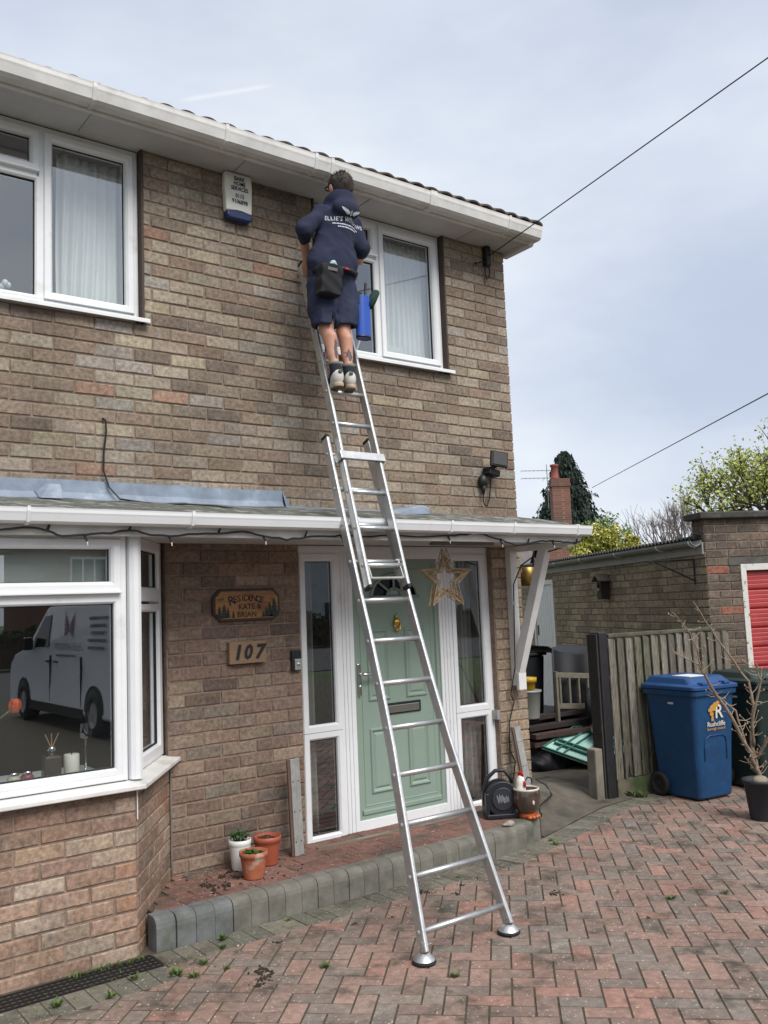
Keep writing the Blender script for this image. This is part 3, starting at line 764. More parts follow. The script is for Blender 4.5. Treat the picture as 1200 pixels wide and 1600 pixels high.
# canopy over bay and door
CN = bpy.data.objects.new('canopy', None); COL.objects.link(CN); CN.parent = H; CN['_o'] = H['_o']
zc = -.215
m = MB(); m.box(HX0, -.055, -.62, .0, zc, zc+.015); m.build('soffit', M_SOFFIT, CN)
m = MB(); m.box(HX0, -.045, -.64, -.621, zc-.022, -.125); m.box(-.054, -.035, -.62, -.0005, zc-.022, -.10); m.build('fascia', M_UPVC_OLD, CN, bevel=.003)
m = MB(); NXC = 60
for i in range(NXC+1):
    x = HX0+(-.05-HX0)*i/NXC
    for y, z in ((-.66, -.118), (-.5, -.080), (-.3, -.034), (-.12, .0), (-.001, .014)): m.v.append((x, y, z+RNG.uniform(-.004, .004)))
for i in range(NXC):
    for j in range(4): m.f.append((i*5+j, (i+1)*5+j, (i+1)*5+j+1, i*5+j+1))
m.box(HX0, -.06, -.6, -.01, zc+.02, -.13); m.build('felt_roof', M_FELT, CN)
m = MB(); nfl = 40
for i in range(nfl+1):
    x = HX0+(-2.09-HX0)*i/nfl; e = RNG.uniform(-.004, .004)
    for y, z in ((-.004, .118+e), (-.012, .118+e), (-.016, .05+e), (-.03, .018+e), (-.06, .008+e*2)): m.v.append((x, y, z))
for i in range(nfl):
    for j in range(4): m.f.append((i*5+j, i*5+j+1, (i+1)*5+j+1, (i+1)*5+j))
m.prism([(-2.09, -.004, .118), (-2.09, -.014, .118), (-2.09, -.06, .008), (-2.02, -.004, .02)], (.002, 0, 0)); m.build('flashing', M_LEAD, CN)
m = MB(); m.add([(-2.12, -.03, .022), (-.03, -.03, .004), (-.03, -.075, -.012), (-2.12, -.075, .002), (-2.12, -.001, .03), (-.03, -.001, .012)], [(0, 3, 2, 1), (4, 0, 1, 5)]); m.build('flashing', M_LEAD, CN)
# folded flashing piece and mortar pads lying on the canopy
m = MB(); m.prism([(-3.62, -.21, -.01), (-3.50, -.21, -.01), (-3.50, -.16, .07), (-3.56, -.14, .075), (-3.62, -.13, .03)], (0, .05, .01)); m.build('flashing_fold', M_LEAD, CN, bevel=.006)
m = MB(); m.prism([(-1.4, -.26, -.035), (-1.15, -.32, -.035), (-1.15, -.32, .012), (-1.2, -.3, .03), (-1.4, -.22, .0)], (.02, .1, .012)); m.build('loose_flashing', M_LEAD, CN, bevel=.008)
CG, cpr = gutter('gutter', HX0, -.02, -.642, -.121, .085, .07, M_UPVC, CN)
for x in (-5.1, -3.82, -3.03, -2.03, -1.32, -.78, -.16): clip_at(x, cpr, CG, M_UPVC, .008)
# bracket carrying the canopy end
m = MB(); m.box(-.165, -.10, -.055, -.001, -1.24, zc-.002); m.box(-.165, -.10, -.62, -.056, zc-.045, zc-.003)
BR = m.build('canopy_bracket', M_WPAINT, H, bevel=.003)
m = MB(); m.bar((-.1325, -.045, -1.15), (-.1325, -.385, zc-.01), .062, .075); m.build('diagonal_brace', M_WPAINT, BR, bevel=.003)
m = MB(); m.box(-.171, -.094, -.085, -.0555, -1.27, -1.145); m.build('foot_block', M_WPAINT, BR, bevel=.003)

# door and side lights
DU = bpy.data.objects.new('door_surround', None); COL.objects.link(DU); DU.parent = H; DU['_o'] = H['_o']
w = -.05; D0, D1, DZ0, DZ1 = -1.975, -.305, -2.03, zc
f = MB()
FR.ring(f, D0, D1, -2.095, DZ1, [(0, w-.06), (0, w), (.03, w), (.036, w-.006), (.036, w-.06)])
for a, b in ((-1.655, -1.538), (-.795, -.672)): FR.box(f, a, b, w-.06, w-.002, -2.06, DZ1-.03)
for a in (-1.628, -1.60, -1.572, -.765, -.735, -.705): FR.box(f, a-.004, a+.004, w-.01, w+.004, -2.05, DZ1-.035)
FR.box(f, D0+.03, D1-.03, w-.06, w-.001, DZ1-.085, DZ1-.03); FR.box(f, -1.60, -.72, w-.06, w-.0025, -2.07, -1.992)
f.build('frame', M_UPVC, DU, bevel=.003)
for u0, u1 in ((D0+.03, -1.65), (-.677, D1-.03)):
    for z0, z1 in ((-1.3935, -.27), (-2.07, -1.3965)):
        s = MB(); FR.ring(s, u0, u1, z0, z1, [(0, w-.02), (0, w+.006), (.034, w+.006), (.044, w-.004), (.05, w-.04)]); s.build('side_light_frame', M_UPVC, DU)
        p_ = MB(); FR.box(p_, u0+.045, u1-.045, w-.026, w-.02, z0+.045, z1-.045); p_.build('pane', M_GLASS, DU)
        g_ = MB(); FR.ring(g_, u0+.049, u1-.049, z0+.049, z1-.049, [(0, w-.016), (.003, w-.018), (.003, w-.03)]); g_.build('gasket', M_RUBBER, DU)
s = MB(); s.prism([(D0-.002, .08, -2.06), (D0-.002, -.02, -2.075), (D0-.002, -.028, -2.085), (D0-.002, -.028, -2.10), (D0-.002, .08, -2.10)], (D1-D0+.004, 0, 0)); s.build('threshold', M_UPVC, DU, bevel=.002)
s = MB(); s.box(D0-.0, D1-.06, -.12, -.098, -2.056, -2.043); s.build('threshold_strip', M_CONC, DU)
# leaf
DOOR = bpy.data.objects.new('front_door', None); COL.objects.link(DOOR); DOOR.parent = H; DOOR['_o'] = H['_o']
wl = w-.03
s = MB(); FR.ring(s, -1.536, -.797, -1.995, -.30, [(0, wl-.03), (0, wl+.014), (.026, wl+.014), (.032, wl+.002), (.04, wl-.001)]); s.build('sash_frame', M_GREEN, DOOR)
# leaf with the fan-shaped opening cut out
FCX, FCZ, FRD = -1.165, -.56, .2
nA = 18; s = MB(); lx0, lx1, lz0, lz1 = -1.505, -.828, -1.965, -.33
arc = [(FCX+FRD*math.cos(math.pi*i/nA), FCZ+FRD*.78*math.sin(math.pi*i/nA)) for i in range(nA+1)]
def q4(u0, u1, z0, z1): s.add([FR.P(u0, wl, z0), FR.P(u1, wl, z0), FR.P(u1, wl, z1), FR.P(u0, wl, z1)], [(0, 1, 2, 3)])
q4(lx0, lx1, lz0, FCZ); q4(lx0, FCX-FRD, FCZ, lz1); q4(FCX+FRD, lx1, FCZ, lz1)
for (a, b), (c, d) in zip(arc, arc[1:]): s.add([FR.P(c, wl, d), FR.P(a, wl, b), FR.P(a, wl, lz1), FR.P(c, wl, lz1)], [(0, 1, 2, 3)])
FR.box(s, lx0, lx1, wl-.045, wl-.04, lz0, FCZ-.01)
s.build('leaf', M_GREEN, DOOR)
pth = [FR.P(a, wl, b) for a, b in arc]+[FR.P(FCX-FRD, wl, FCZ)]
s = MB(); s.tube([FR.P(a, wl+.001, b) for a, b in arc], .013, 6); s.tube([FR.P(FCX-FRD-.012, wl+.001, FCZ), FR.P(FCX+FRD+.012, wl+.001, FCZ)], .013, 6)
for ang in (45, 90, 135):
    t = math.radians(ang); s.tube([FR.P(FCX+.06*math.cos(t), wl-.006, FCZ+.055*math.sin(t)), FR.P(FCX+FRD*math.cos(t), wl-.006, FCZ+FRD*.78*math.sin(t))], .009, 6)
s.tube([FR.P(FCX+.065*math.cos(math.pi*i/10), wl-.006, FCZ+.06*math.sin(math.pi*i/10)) for i in range(11)], .009, 6)
s.sphere(FR.P(FCX, wl-.012, FCZ), .06, .008, .055, 16, 8)
s.build('fan_light_moulding', M_GREEN, DOOR, smooth=True)
s = MB(); s.prism([FR.P(a, wl-.02, b) for a, b in arc], (0, .005, 0)); s.build('fan_light_pane', M_GLASS2, DOOR)
PM = [(0, 0.0), (.006, .011), (.014, .012), (.022, .004), (.03, -.001), (.042, .007), (.05, .008)]
for u0, u1, z0, z1 in ((-1.42, -1.235, -1.245, -.77), (-1.10, -.915, -1.245, -.77), (-1.42, -1.235, -1.84, -1.42), (-1.10, -.915, -1.84, -1.42)):
    s = MB(); FR.ring(s, u0, u1, z0, z1, [(a, b+wl) for a, b in PM]); s.add([FR.P(u0+.05, wl+.008, z0+.05), FR.P(u1-.05, wl+.008, z0+.05), FR.P(u1-.05, wl+.008, z1-.05), FR.P(u0+.05, wl+.008, z1-.05)], [(0, 1, 2, 3)])
    s.build('raised_panel', M_GREEN, DOOR)
s = MB(); FR.ring(s, -1.475, -.858, -1.915, -.365, [(0, wl-.001), (.004, wl+.004), (.010, wl-.001)]); s.build('edge_moulding', M_GREEN, DOOR)
s = MB(); FR.box(s, lx0+.002, lx1-.002, wl, wl+.02, -1.965, -1.93); s.build('weather_bar', M_GREEN, DOOR, bevel=.008)
# furniture on the door
s = MB(); FR.box(s, -1.515, -1.487, wl+.014, wl+.026, -1.20, -.99); HN = s.build('handle_plate', M_CHROME, DOOR, bevel=.008)
s = MB(); s.tube([FR.P(-1.501, wl+.02, -1.06), FR.P(-1.501, wl+.06, -1.06), FR.P(-1.488, wl+.068, -1.06), FR.P(-1.37, wl+.066, -1.062)], [.010, .010, .010, .008], 8); s.sphere(FR.P(-1.501, wl+.024, -1.14), .012, .012, .016); s.build('lever_handle', M_CHROME, HN, smooth=True)
s = MB(); FR.box(s, -1.30, -.98, wl+.0, wl+.010, -1.345, -1.27); LB = s.build('letter_plate', M_BLACK, DOOR, bevel=.003)
s = MB(); FR.box(s, -1.285, -1.0, wl+.0105, wl+.018, -1.335, -1.285); s.build('letter_flap', M_CHROME, LB, bevel=.006, segs=3)
s = MB(); KX = -1.165
s.lathe([(.001, -.005), (.014, 0), (.02, .006), (.018, .012), (.008, .016), (.001, .017)], (0, 0, 0), 14)
s.v = [(KX+x, .08-z*1.0+.0, -.735+y*1.3) for x, y, z in s.v]
s.tube([(KX, .072, -.71), (KX, .070, -.692), (KX, .07, -.675)], [.006, .009, .002], 8)
s.sphere((KX, .066, -.735), .024, .012, .03, 12, 8); s.sphere((KX, .064, -.785), .012, .01, .013, 10, 6)
s.tube([(KX-.022, .064, -.735), (KX-.024, .058, -.76), (KX-.016, .056, -.782), (KX, .055, -.792), (KX+.016, .056, -.782), (KX+.024, .058, -.76), (KX+.022, .064, -.735)], .005, 8)
s.build('door_knocker', M_BRASS, DOOR, smooth=True)
s = MB(); s.box(-.338, -.308, -.01, .046, -1.47, -1.405); s.build('metal_tab', M_ALU_DULL, DU)
# ------------------------------------------------------------------ curtains and things in the windows
def curtain(name, label, x0, x1, y, z0, z1, mat, waves=9, amp=.02, gather=0.0, group=None):
    m = MB(); nx, nz = waves*8, 10
    for j in range(nz+1):
        t = j/nz; z = z0+(z1-z0)*t
        for i in range(nx+1):
            u = i/nx; ph = u*waves*6.283+.6*math.sin(t*3+u*5)
            a = x0+(x1-x0)*(u*(1-gather*(1-t))+gather*(1-t)*u*u)
            m.v.append((a, y+amp*math.sin(ph)*(.6+.4*(1-t))+.008*math.sin(7*u+4*t), z))
    for j in range(nz):
        for i in range(nx): a = j*(nx+1)+i; m.f.append((a, a+1, a+nx+2, a+nx+1))
    o = m.build(name, mat, None, smooth=True, origin=((x0+x1)/2, y, z0)); md = o.modifiers.new('solid', 'SOLIDIFY'); md.thickness = .003
    return tag(o, label, 'curtain', group)
curtain('curtain', 'white curtain hanging in the upper left window', -3.42, -3.0, .16, 1.1, 2.03, M_CURTAIN, 7, .02, .3)
curtain('curtain', 'white curtain drawn across the upper right window casement', -1.2, -.68, .16, 1.1, 2.03, M_CURTAIN, 11, .016)
curtain('curtain', 'grey curtain behind the left glass strip beside the front door', -1.90, -1.76, .2, -2.04, -.3, M_GREYCURT, 3, .02, .5)
curtain('curtain', 'grey curtain behind the right glass strip beside the front door', -.50, -.36, .2, -2.04, -.3, M_GREYCURT, 3, .02, .5)
M_BLIND = material('roller_blind', lin(196, 200, 192), .8, var=.1, vscale=4)
tag(MB().box(-5.3, -3.34, -.46, -.45, -.46, -.24).build('roller_blind', M_BLIND), 'pale roller blind behind the top of the bay window', 'blind')
# ornaments on the bay window board
zb_ = -1.375
t = thing('pillar_candle', 'cream pillar candle on the bay window board', 'candle', (-3.53, -.40, zb_))
MB().lathe([(.001, 0), (.034, 0), (.036, .004), (.036, .108), (.033, .112), (.022, .106), (.001, .104)], (-3.53, -.40, zb_), 18).build('wax', material('candle_wax', lin(232, 226, 210), .5), t, smooth=True)
MB().tube([(-3.53, -.40, zb_+.1), (-3.529, -.401, zb_+.128)], .003, 5).build('wick', M_BLACK, t)
t = thing('reed_bottle', 'dark glass bottle with silver neck beside the candle', 'bottle', (-3.63, -.42, zb_))
MB().box(-3.67, -3.59, -.45, -.385, zb_, zb_+.12).build('bottle', material('brown_glass', lin(70, 62, 58), .15), t, bevel=.01)
MB().lathe([(.013, 0), (.014, .02), (.02, .022), (.02, .04), (.001, .042)], (-3.63, -.42, zb_+.12), 12).build('collar', M_CHROME, t, smooth=True)
m = MB()
for a in (-.5, 0, .55): m.tube([(-3.63, -.42, zb_+.15), (-3.63+.06*a, -.42, zb_+.22)], .003, 5)
m.build('reeds', material('reed', lin(150, 120, 84), .8), t)
for x, c, l in ((-3.74, (150, 70, 90), 'small pink jar at the left of the bay window board'), (-3.80, (196, 186, 160), 'small cream jar at the left of the bay window board')):
    t = thing('jar', l, 'jar', (x, -.42, zb_)); MB().lathe([(.001, 0), (.026, 0), (.029, .01), (.029, .04), (.02, .05), (.001, .052)], (x, -.42, zb_), 14).build('glass_body', material('jar_%d' % c[0], lin(*c), .3), t, smooth=True)
    MB().lathe([(.021, .05), (.023, .052), (.023, .064), (.001, .066)], (x, -.42, zb_), 14).build('lid', M_CHROME, t, smooth=True)
t = thing('glass_stand', 'tall clear glass candle stand right of the candle', 'stand', (-3.455, -.38, zb_))
MB().lathe([(.03, 0), (.03, .006), (.006, .012), (.006, .17), (.03, .18), (.034, .25)], (-3.455, -.38, zb_), 14).build('stem', M_GLASS, t, smooth=True)
t = thing('tulip', 'orange tulip leaning in from the left behind the bay glass', 'flower', (-3.90, -.42, zb_))
MB().lathe([(.001, 0), (.04, 0), (.05, .08), (.03, .14), (.035, .16)], (-3.95, -.42, zb_), 14).build('vase', M_GLASS, t, smooth=True)
MB().tube([(-3.95, -.42, zb_+.02), (-3.94, -.42, zb_+.2), (-3.88, -.42, zb_+.30), (-3.81, -.42, zb_+.35)], .005, 6).build('stem', M_LEAF, t)
m = MB()
for q in range(6):
    a = q*1.047; m.sphere((-3.795+.012*math.cos(a), -.42+.012*math.sin(a), zb_+.365), .018, .018, .032, 8, 6)
m.build('petals', material('tulip_petal', lin(226, 92, 40), .5, var=.3, vscale=40), t, smooth=True)
# a small white card box on the right upper window board
tag(MB().box(-1.16, -.94, .14, .2, 1.11, 1.235).build('white_box', M_WPAINT, bevel=.004), 'white box on the sill inside the upper right window', 'box')
MB_ = MB(); MB_.tube([(-1.40, .16, 1.11), (-1.42, .14, 1.3)], .008, 6); MB_.tube([(-1.375, .16, 1.11), (-1.33, .12, 1.27)], .006, 6)
tag(MB_.build('window_handles', M_WPAINT), 'white sticks standing inside the upper right window', 'sticks')
t = thing('glass_ornament', 'clear glass ornament on the sill inside the upper left window', 'ornament', (-3.8, .14, 1.11))
m = MB()
for q in range(14): m.sphere((-3.74+RNG.uniform(-.06, .06), .14+RNG.uniform(-.03, .03), 1.15+RNG.uniform(-.02, .05)), .018, n=7, m=5)
m.build('beads', material('clear_bead', lin(220, 224, 228), .1), t, smooth=True)

# ------------------------------------------------------------------ fixed to the front wall
t = thing('alarm_box', 'white burglar alarm box with navy base under the eaves', 'alarm box', (-2.365, 0, 1.81))
prof = [(-2.455, 1.85), (-2.275, 1.85), (-2.268, 2.0), (-2.272, 2.105), (-2.458, 2.105), (-2.462, 2.0)]
m = MB(); m.prism([(x, -.004, z) for x, z in prof], (0, -.052, 0)); m.build('cover', material('cream_plastic', lin(228, 226, 216), .35, var=.05), t, bevel=.014, segs=3)
n = 9; low = [(-2.452+.177*i/n, 1.8485+.018*math.sin(math.pi*i/n)) for i in range(n+1)]; m = MB()
m.prism([(x, -.004, z) for x, z in [(-2.438, 1.80), (-2.29, 1.80), (-2.272, 1.82)]+low[::-1]+[(-2.455, 1.82)]], (0, -.056, 0)); m.build('strobe_lens', material('navy_lens', lin(34, 48, 92), .25), t, bevel=.012, segs=3)
M_INK = material('black_ink', lin(24, 24, 28), .6)
for s_, z, sz in (('BARK', 2.065, .036), ('HOME', 2.033, .036), ('SERVICES', 2.0, .036), ('0115', 1.953, .038), ('9106898', 1.916, .038)):
    text('lettering', s_, (-2.362, -.0575, z), sz, (1, 0, 0), (0, 0, 1), M_INK, t, bold=.0009, squeeze=.82)
# sign boards
M_SIGNW = material('varnished_wood', lin(172, 122, 70), .4, var=.25, vscale=9, stretch=(1, 1, 6), col2=lin(120, 74, 52), c2scale=2.0, c2lo=.45, c2hi=.7)
t = thing('name_sign', 'dark edged wooden name board on the wall above the house number', 'sign', (-2.36, 0, -.58))
def oct_(x0, x1, z0, z1, c): return [(x0+c, z0), (x1-c, z0), (x1, z0+c), (x1, z1-c), (x1-c, z1), (x0+c, z1), (x0, z1-c), (x0, z0+c)]
m = MB(); m.prism([(x, -.003, z) for x, z in oct_(-2.585, -2.135, -.674, -.484, .045)], (0, -.017, 0)); m.build('backboard', material('dark_stained_wood', lin(52, 40, 34), .5), t, bevel=.004)
m = MB(); m.prism([(x, -.021, z) for x, z in oct_(-2.570, -2.150, -.660, -.498, .038)], (0, -.004, 0)); m.build('face', M_SIGNW, t, bevel=.002)
def arc_text(par, s_, cx, cz, R_, a0, a1, size, y):
    n = len(s_)
    for i, ch in enumerate(s_):
        a = math.radians(a0+(a1-a0)*i/(n-1))
        text('lettering', ch, (cx+R_*math.sin(a), y, cz+R_*math.cos(a)), size*(1.5 if i == 0 else 1), (math.cos(a), 0, -math.sin(a)), (math.sin(a), 0, math.cos(a)), M_INK, par, bold=.0008)
arc_text(t, 'RESIDENCE', -2.365, -.885, .345, -17, 17, .052, -.0256)
text('lettering', 'ThE', (-2.535, -.0258, -.545), .028, (.9, 0, .35), (-.35, 0, .9), M_INK, t)
text('lettering', 'OF', (-2.195, -.0258, -.553), .024, (.95, 0, -.2), (.2, 0, .95), M_INK, t)
text('lettering', 'KATE &', (-2.345, -.0258, -.592), .046, (1, 0, 0), (0, 0, 1), M_INK, t, bold=.0007)
text('lettering', 'BRIAN', (-2.365, -.0258, -.638), .046, (1, 0, 0), (0, 0, 1), M_INK, t, bold=.0007)
M_TRP = material('sign_paint_tree', lin(34, 46, 44), .6)
for x, z, h in ((-2.545, -.652, .07), (-2.515, -.655, .085), (-2.49, -.652, .06), (-2.455, -.655, .045), (-2.235, -.652, .06), (-2.21, -.655, .09), (-2.178, -.652, .11), (-2.255, -.655, .04)):
    m = MB()
    for q in range(4):
        zz = z+h*q*.22; w_ = h*.32*(1-q*.2); m.add([(x-w_, -.0262-.0002*q, zz), (x+w_, -.0262-.0002*q, zz), (x, -.0262-.0002*q, zz+h*.36)], [(0, 1, 2)])
    m.build('painted_tree', M_TRP, t)
t = thing('number_sign', 'light wooden house number block reading 107', 'sign', (-2.37, 0, -.86))
m = MB(); m.box(-2.492, -2.248, -.038, -.003, -.925, -.796); m.build('block', material('pale_wood', lin(142, 116, 90), .6, var=.2, vscale=12, stretch=(1, 1, 7)), t, bevel=.004)
for s_, x, sx in (('1', -2.442, 1.0), ('0', -2.375, .95), ('7', -2.297, 1.05)):
    text('numeral', s_, (x, -.0395, -.862), .115, (1, 0, .0), (.0, 0, 1), M_INK, t, bold=.005, squeeze=sx, shear=.22)
t = thing('video_doorbell', 'black and silver video doorbell beside the door frame', 'doorbell', (-2.02, 0, -.93))
MB().box(-2.062, -1.992, -.026, -.003, -.995, -.868).build('backplate', M_BLACK, t, bevel=.006)
MB().box(-2.046, -1.996, -.034, -.0265, -.99, -.922).build('faceplate', material('satin_nickel', lin(186, 188, 190), .35, metal=.7), t, bevel=.004)
m = MB(); m.lathe([(.001, .003), (.011, .003), (.014, 0), (.014, -.004)], (0, 0, 0), 14); m.v = [(-2.02+x, -.0345-z, -.955+y) for x, y, z in m.v]; m.build('button', M_CHROME, t, smooth=True)
# floodlight
t = thing('floodlight', 'black security floodlight on an arm near the house corner', 'floodlight', (-.33, 0, .3))
m = MB(); m.obox((-.29, -.12, .425), (.94, -.30, -.14), (.28, .95, -.1), (.16, .05, .98), .07, .014, .06); HD = m.build('lamp_head', M_BLACK, t, bevel=.006)
m = MB(); m.obox((-.2945, -.1365, .4265), (.94, -.30, -.14), (.28, .95, -.1), (.16, .05, .98), .056, .003, .046); m.build('lamp_glass', material('lamp_lens', lin(70, 70, 68), .2), HD)
m = MB(); m.tube([(-.36, -.02, .36), (-.33, -.08, .365), (-.28, -.11, .385)], .012, 8); m.build('arm', M_BLACK, t)
m = MB(); m.sphere((-.375, -.03, .27), .042, .035, .05, 12, 8); m.tube([(-.375, -.03, .25), (-.38, -.03, .17)], [.026, .008], 8); m.build('sensor', M_BLACK, t, smooth=True)
m = MB(); m.obox((-.30, -.045, .335), (1, 0, -.2), (0, 1, 0), (.2, 0, 1), .055, .04, .025); m.build('wall_box', M_BLACK, t, bevel=.008)
m = MB(); m.tube([(-.38, -.03, .17), (-.385, -.03, .12), (-.365, -.025, .09), (-.335, -.02, .09), (-.315, -.02, .13), (-.31, -.03, .2), (-.315, -.05, .3), (-.30, -.09, .38)], .005, 6); m.build('lead', M_CABLE, t)
# telephone drop wire and its wall anchor
t = thing('cable_anchor', 'dark cable clamp fixed to the bricks under the right eaves', 'cable clamp', (-.21, 0, 1.98))
MB().box(-.235, -.185, -.05, -.003, 1.95, 2.105).build('bracket', M_BLACK, t, bevel=.008)
m = MB(); m.tube([(-.222, -.03, 1.97), (-.238, -.03, 1.92), (-.24, -.03, 1.87), (-.222, -.03, 1.845), (-.2, -.03, 1.86), (-.19, -.03, 1.91), (-.2, -.03, 1.97)], .006, 6); m.tube([(-.225, -.03, 1.99), (-.32, -.02, 1.955)], .005, 6); m.sphere((-.325, -.02, 1.953), .011); m.build('loop', M_CABLE, t)
m = MB(); pA = np.array((-.21, -.05, 2.025)); pB = pA+np.array((.055, -2.29, .41))*6.5
m.tube([pA+(pB-pA)*q/14 for q in range(15)], .0045, 6); tag(m.build('overhead_cable', M_CABLE), 'thick black overhead cable running from the eaves to the upper right', 'cable')
m = MB(); pA = np.array((12.338, 9.426, 2.061)); pB = np.array((3.477, -.158, 1.338)); pB = pA+(pB-pA)*1.6
m.tube([pA+(pB-pA)*q/14 for q in range(15)], .007, 5); tag(m.build('overhead_cable', M_CABLE), 'thin distant overhead wire above the garage roof', 'cable')
# loose cable on the wall over the bay
m = MB(); m.tube([(-3.222, -.003, .475), (-3.212, -.02, .46), (-3.208, -.02, .40), (-3.222, -.018, .28), (-3.225, -.02, .18), (-3.20, -.03, .09), (-3.15, -.06, .02), (-3.0, -.2, -.02), (-2.85, -.25, -.018), (-2.7, -.32, -.03), (-2.62, -.36, -.045)], .0055, 6)
tag(m.build('wall_cable', M_CABLE), 'loose black cable hanging down the bricks onto the canopy', 'cable')
# string lights under the canopy
t = thing('string_lights', 'black string lights draped along the canopy fascia', 'string lights', (-2.0, -.655, -.2))
pts = [(-5.0, -.215), (-4.4, -.2), (-3.92, -.201), (-3.782, -.186), (-3.72, -.2), (-3.654, -.224), (-3.55, -.217), (-3.43, -.205), (-3.334, -.190), (-3.23, -.21), (-3.131, -.216), (-2.983, -.2), (-2.86, -.195), (-2.728, -.184), (-2.6, -.205), (-2.458, -.226), (-2.34, -.21), (-2.23, -.2), (-2.1, -.197), (-1.968, -.2), (-1.75, -.19), (-1.54, -.196), (-1.3, -.185), (-1.15, -.175), (-1.065, -.165), (-.95, -.185), (-.85, -.205), (-.73, -.238), (-.6, -.228), (-.47, -.21), (-.358, -.205), (-.26, -.212), (-.12, -.222)]
fine = []
for a, b in zip(pts, pts[1:]):
    for q in range(3): fine.append((a[0]+(b[0]-a[0])*q/3, -.662+RNG.uniform(-.006, .002), a[1]+(b[1]-a[1])*q/3+RNG.uniform(-.004, .004)-.02))
fine.append((-.05, -.645, -.225))
tail_ = [(-.05, -.64, -.225), (-.10, -.5, -.26), (-.16, -.30, -.30), (-.12, -.12, -.36), (-.165, -.075, -.5), (-.17, -.065, -.8), (-.18, -.06, -1.1), (-.21, -.03, -1.3), (-.17, -.02, -1.36), (-.23, -.02, -1.5), (-.24, -.02, -1.7), (-.20, -.03, -1.78), (-.24, -.04, -1.9)]
MB().tube(fine, .0055, 6).tube(tail_, .005, 6).build('wire', M_CABLE, t)
M_BULB = material('clear_bulb', lin(226, 228, 226), .15)
for i in range(4, len(pts), 2):
    x, z = pts[i]; z -= .02; up = i % 4 == 0
    b = MB(); b.tube([(x, -.655, z), (x+.012, -.66, z+(.035 if up else -.03))], [.007, .005], 6); q = b.build('socket', M_CABLE, t)
    if not up: MB().tube([(x+.012, -.66, z-.03), (x+.014, -.66, z-.048)], [.004, .002], 6).build('bulb', M_BULB, q)
for x, y, z in ((-.1, -.5, -.275), (-.16, -.3, -.315), (-.12, -.12, -.385), (-.17, -.07, -.62)): MB().tube([(x, y, z), (x, y, z-.03)], [.005, .003], 6).build('bulb', M_BULB, t)
# wicker star
t = thing('wicker_star', 'golden wire and wicker star hanging beneath the canopy', 'star', (-1.1, -.40, -.45))
SX, SY, SZ = -1.115, -.40, -.465; m = MB(); RO, RI, D_ = .205, .088, .045
P5 = []
for q in range(10):
    a = math.pi/2+q*math.pi/5; r = RO if q % 2 == 0 else RI; P5.append((math.cos(a)*r*1.08, math.sin(a)*r))
def sp(i, f, d): a = P5[i % 10]; return np.array((SX+a[0]*f, SY+d, SZ+a[1]*f))
for f in (1.0, .62):
    for d in (-D_/2, D_/2):
        for i in range(10): m.tube([sp(i, f, d), sp(i+1, f, d)], .0028, 5)
m.build('wire_frame', material('gold_wire', lin(164, 138, 104), .5, metal=.3), t)
m = MB()
for q in range(620):
    i = RNG.randrange(10); u = RNG.random(); f = RNG.uniform(.6, 1.0); d = RNG.choice((-D_/2, D_/2, RNG.uniform(-D_/2, D_/2)))
    a = sp(i, f, d)*(1-u)+sp(i+1, f, d)*u
    i2 = i; u2 = min(1, max(0, u+RNG.uniform(-.35, .35))); f2 = RNG.uniform(.6, 1.0); b = sp(i2, f2, RNG.choice((-D_/2, D_/2)))*(1-u2)+sp(i2+1, f2, RNG.choice((-D_/2, D_/2)))*u2
    m.tube([a, (a+b)/2+np.array((0, RNG.uniform(-.006, .006), 0)), b], .0014, 3, cap=False)
stuff(m.build('wicker_strands', material('wicker', lin(176, 148, 114), .7, var=.3, vscale=40), t))
MB().tube([(SX, SY, SZ+RO), (SX, SY, -.216)], .0015, 4).build('hanging_thread', M_CABLE, t)
tag(MB().box(-1.15, -.62, -.36, -.30, -.235, -.2165).build('soffit_clip', material('grey_trim', lin(120, 118, 110), .7)), 'grey strip fixed under the canopy near the star', 'strip')

# ------------------------------------------------------------------ on the step
M_TERRA = material('terracotta', lin(176, 104, 72), .85, var=.25, vscale=14, bump=.4, bscale=80, col2=lin(208, 190, 176), c2scale=6, c2lo=.58, c2hi=.7)
M_TERRAP = material('red_plastic_pot', lin(160, 82, 58), .5, var=.12)
def pot(name, label, x, y, r, h, mat, rim=True, ribs=0):
    t = thing(name, label, 'plant pot', (x, y, -2.05)); pr = [(.001, 0), (r*.7, 0), (r*.72, .004)]
    nn = 24 if ribs else 6
    for q in range(nn+1): pr.append((r*(.72+.22*q/nn)+(.003*(q % 2) if ribs else 0), .006+(h*.8-.006)*q/nn))
    pr += [(r*1.0, h*.8+.004), (r*1.02, h), (r*.93, h), (r*.90, h*.9), (.001, h*.9)]
    MB().lathe(pr, (x, y, -2.05), 28).build('pot', mat, t, smooth=True)
    s = MB(); 
    for q in range(30): a, d = RNG.uniform(0, 6.28), r*.8*math.sqrt(RNG.random()); s.sphere((x+d*math.cos(a), y+d*math.sin(a), -2.05+h*.9), r*.16, r*.16, r*.09, 6, 4)
    s.build('soil', M_SOIL, t, smooth=True); return t
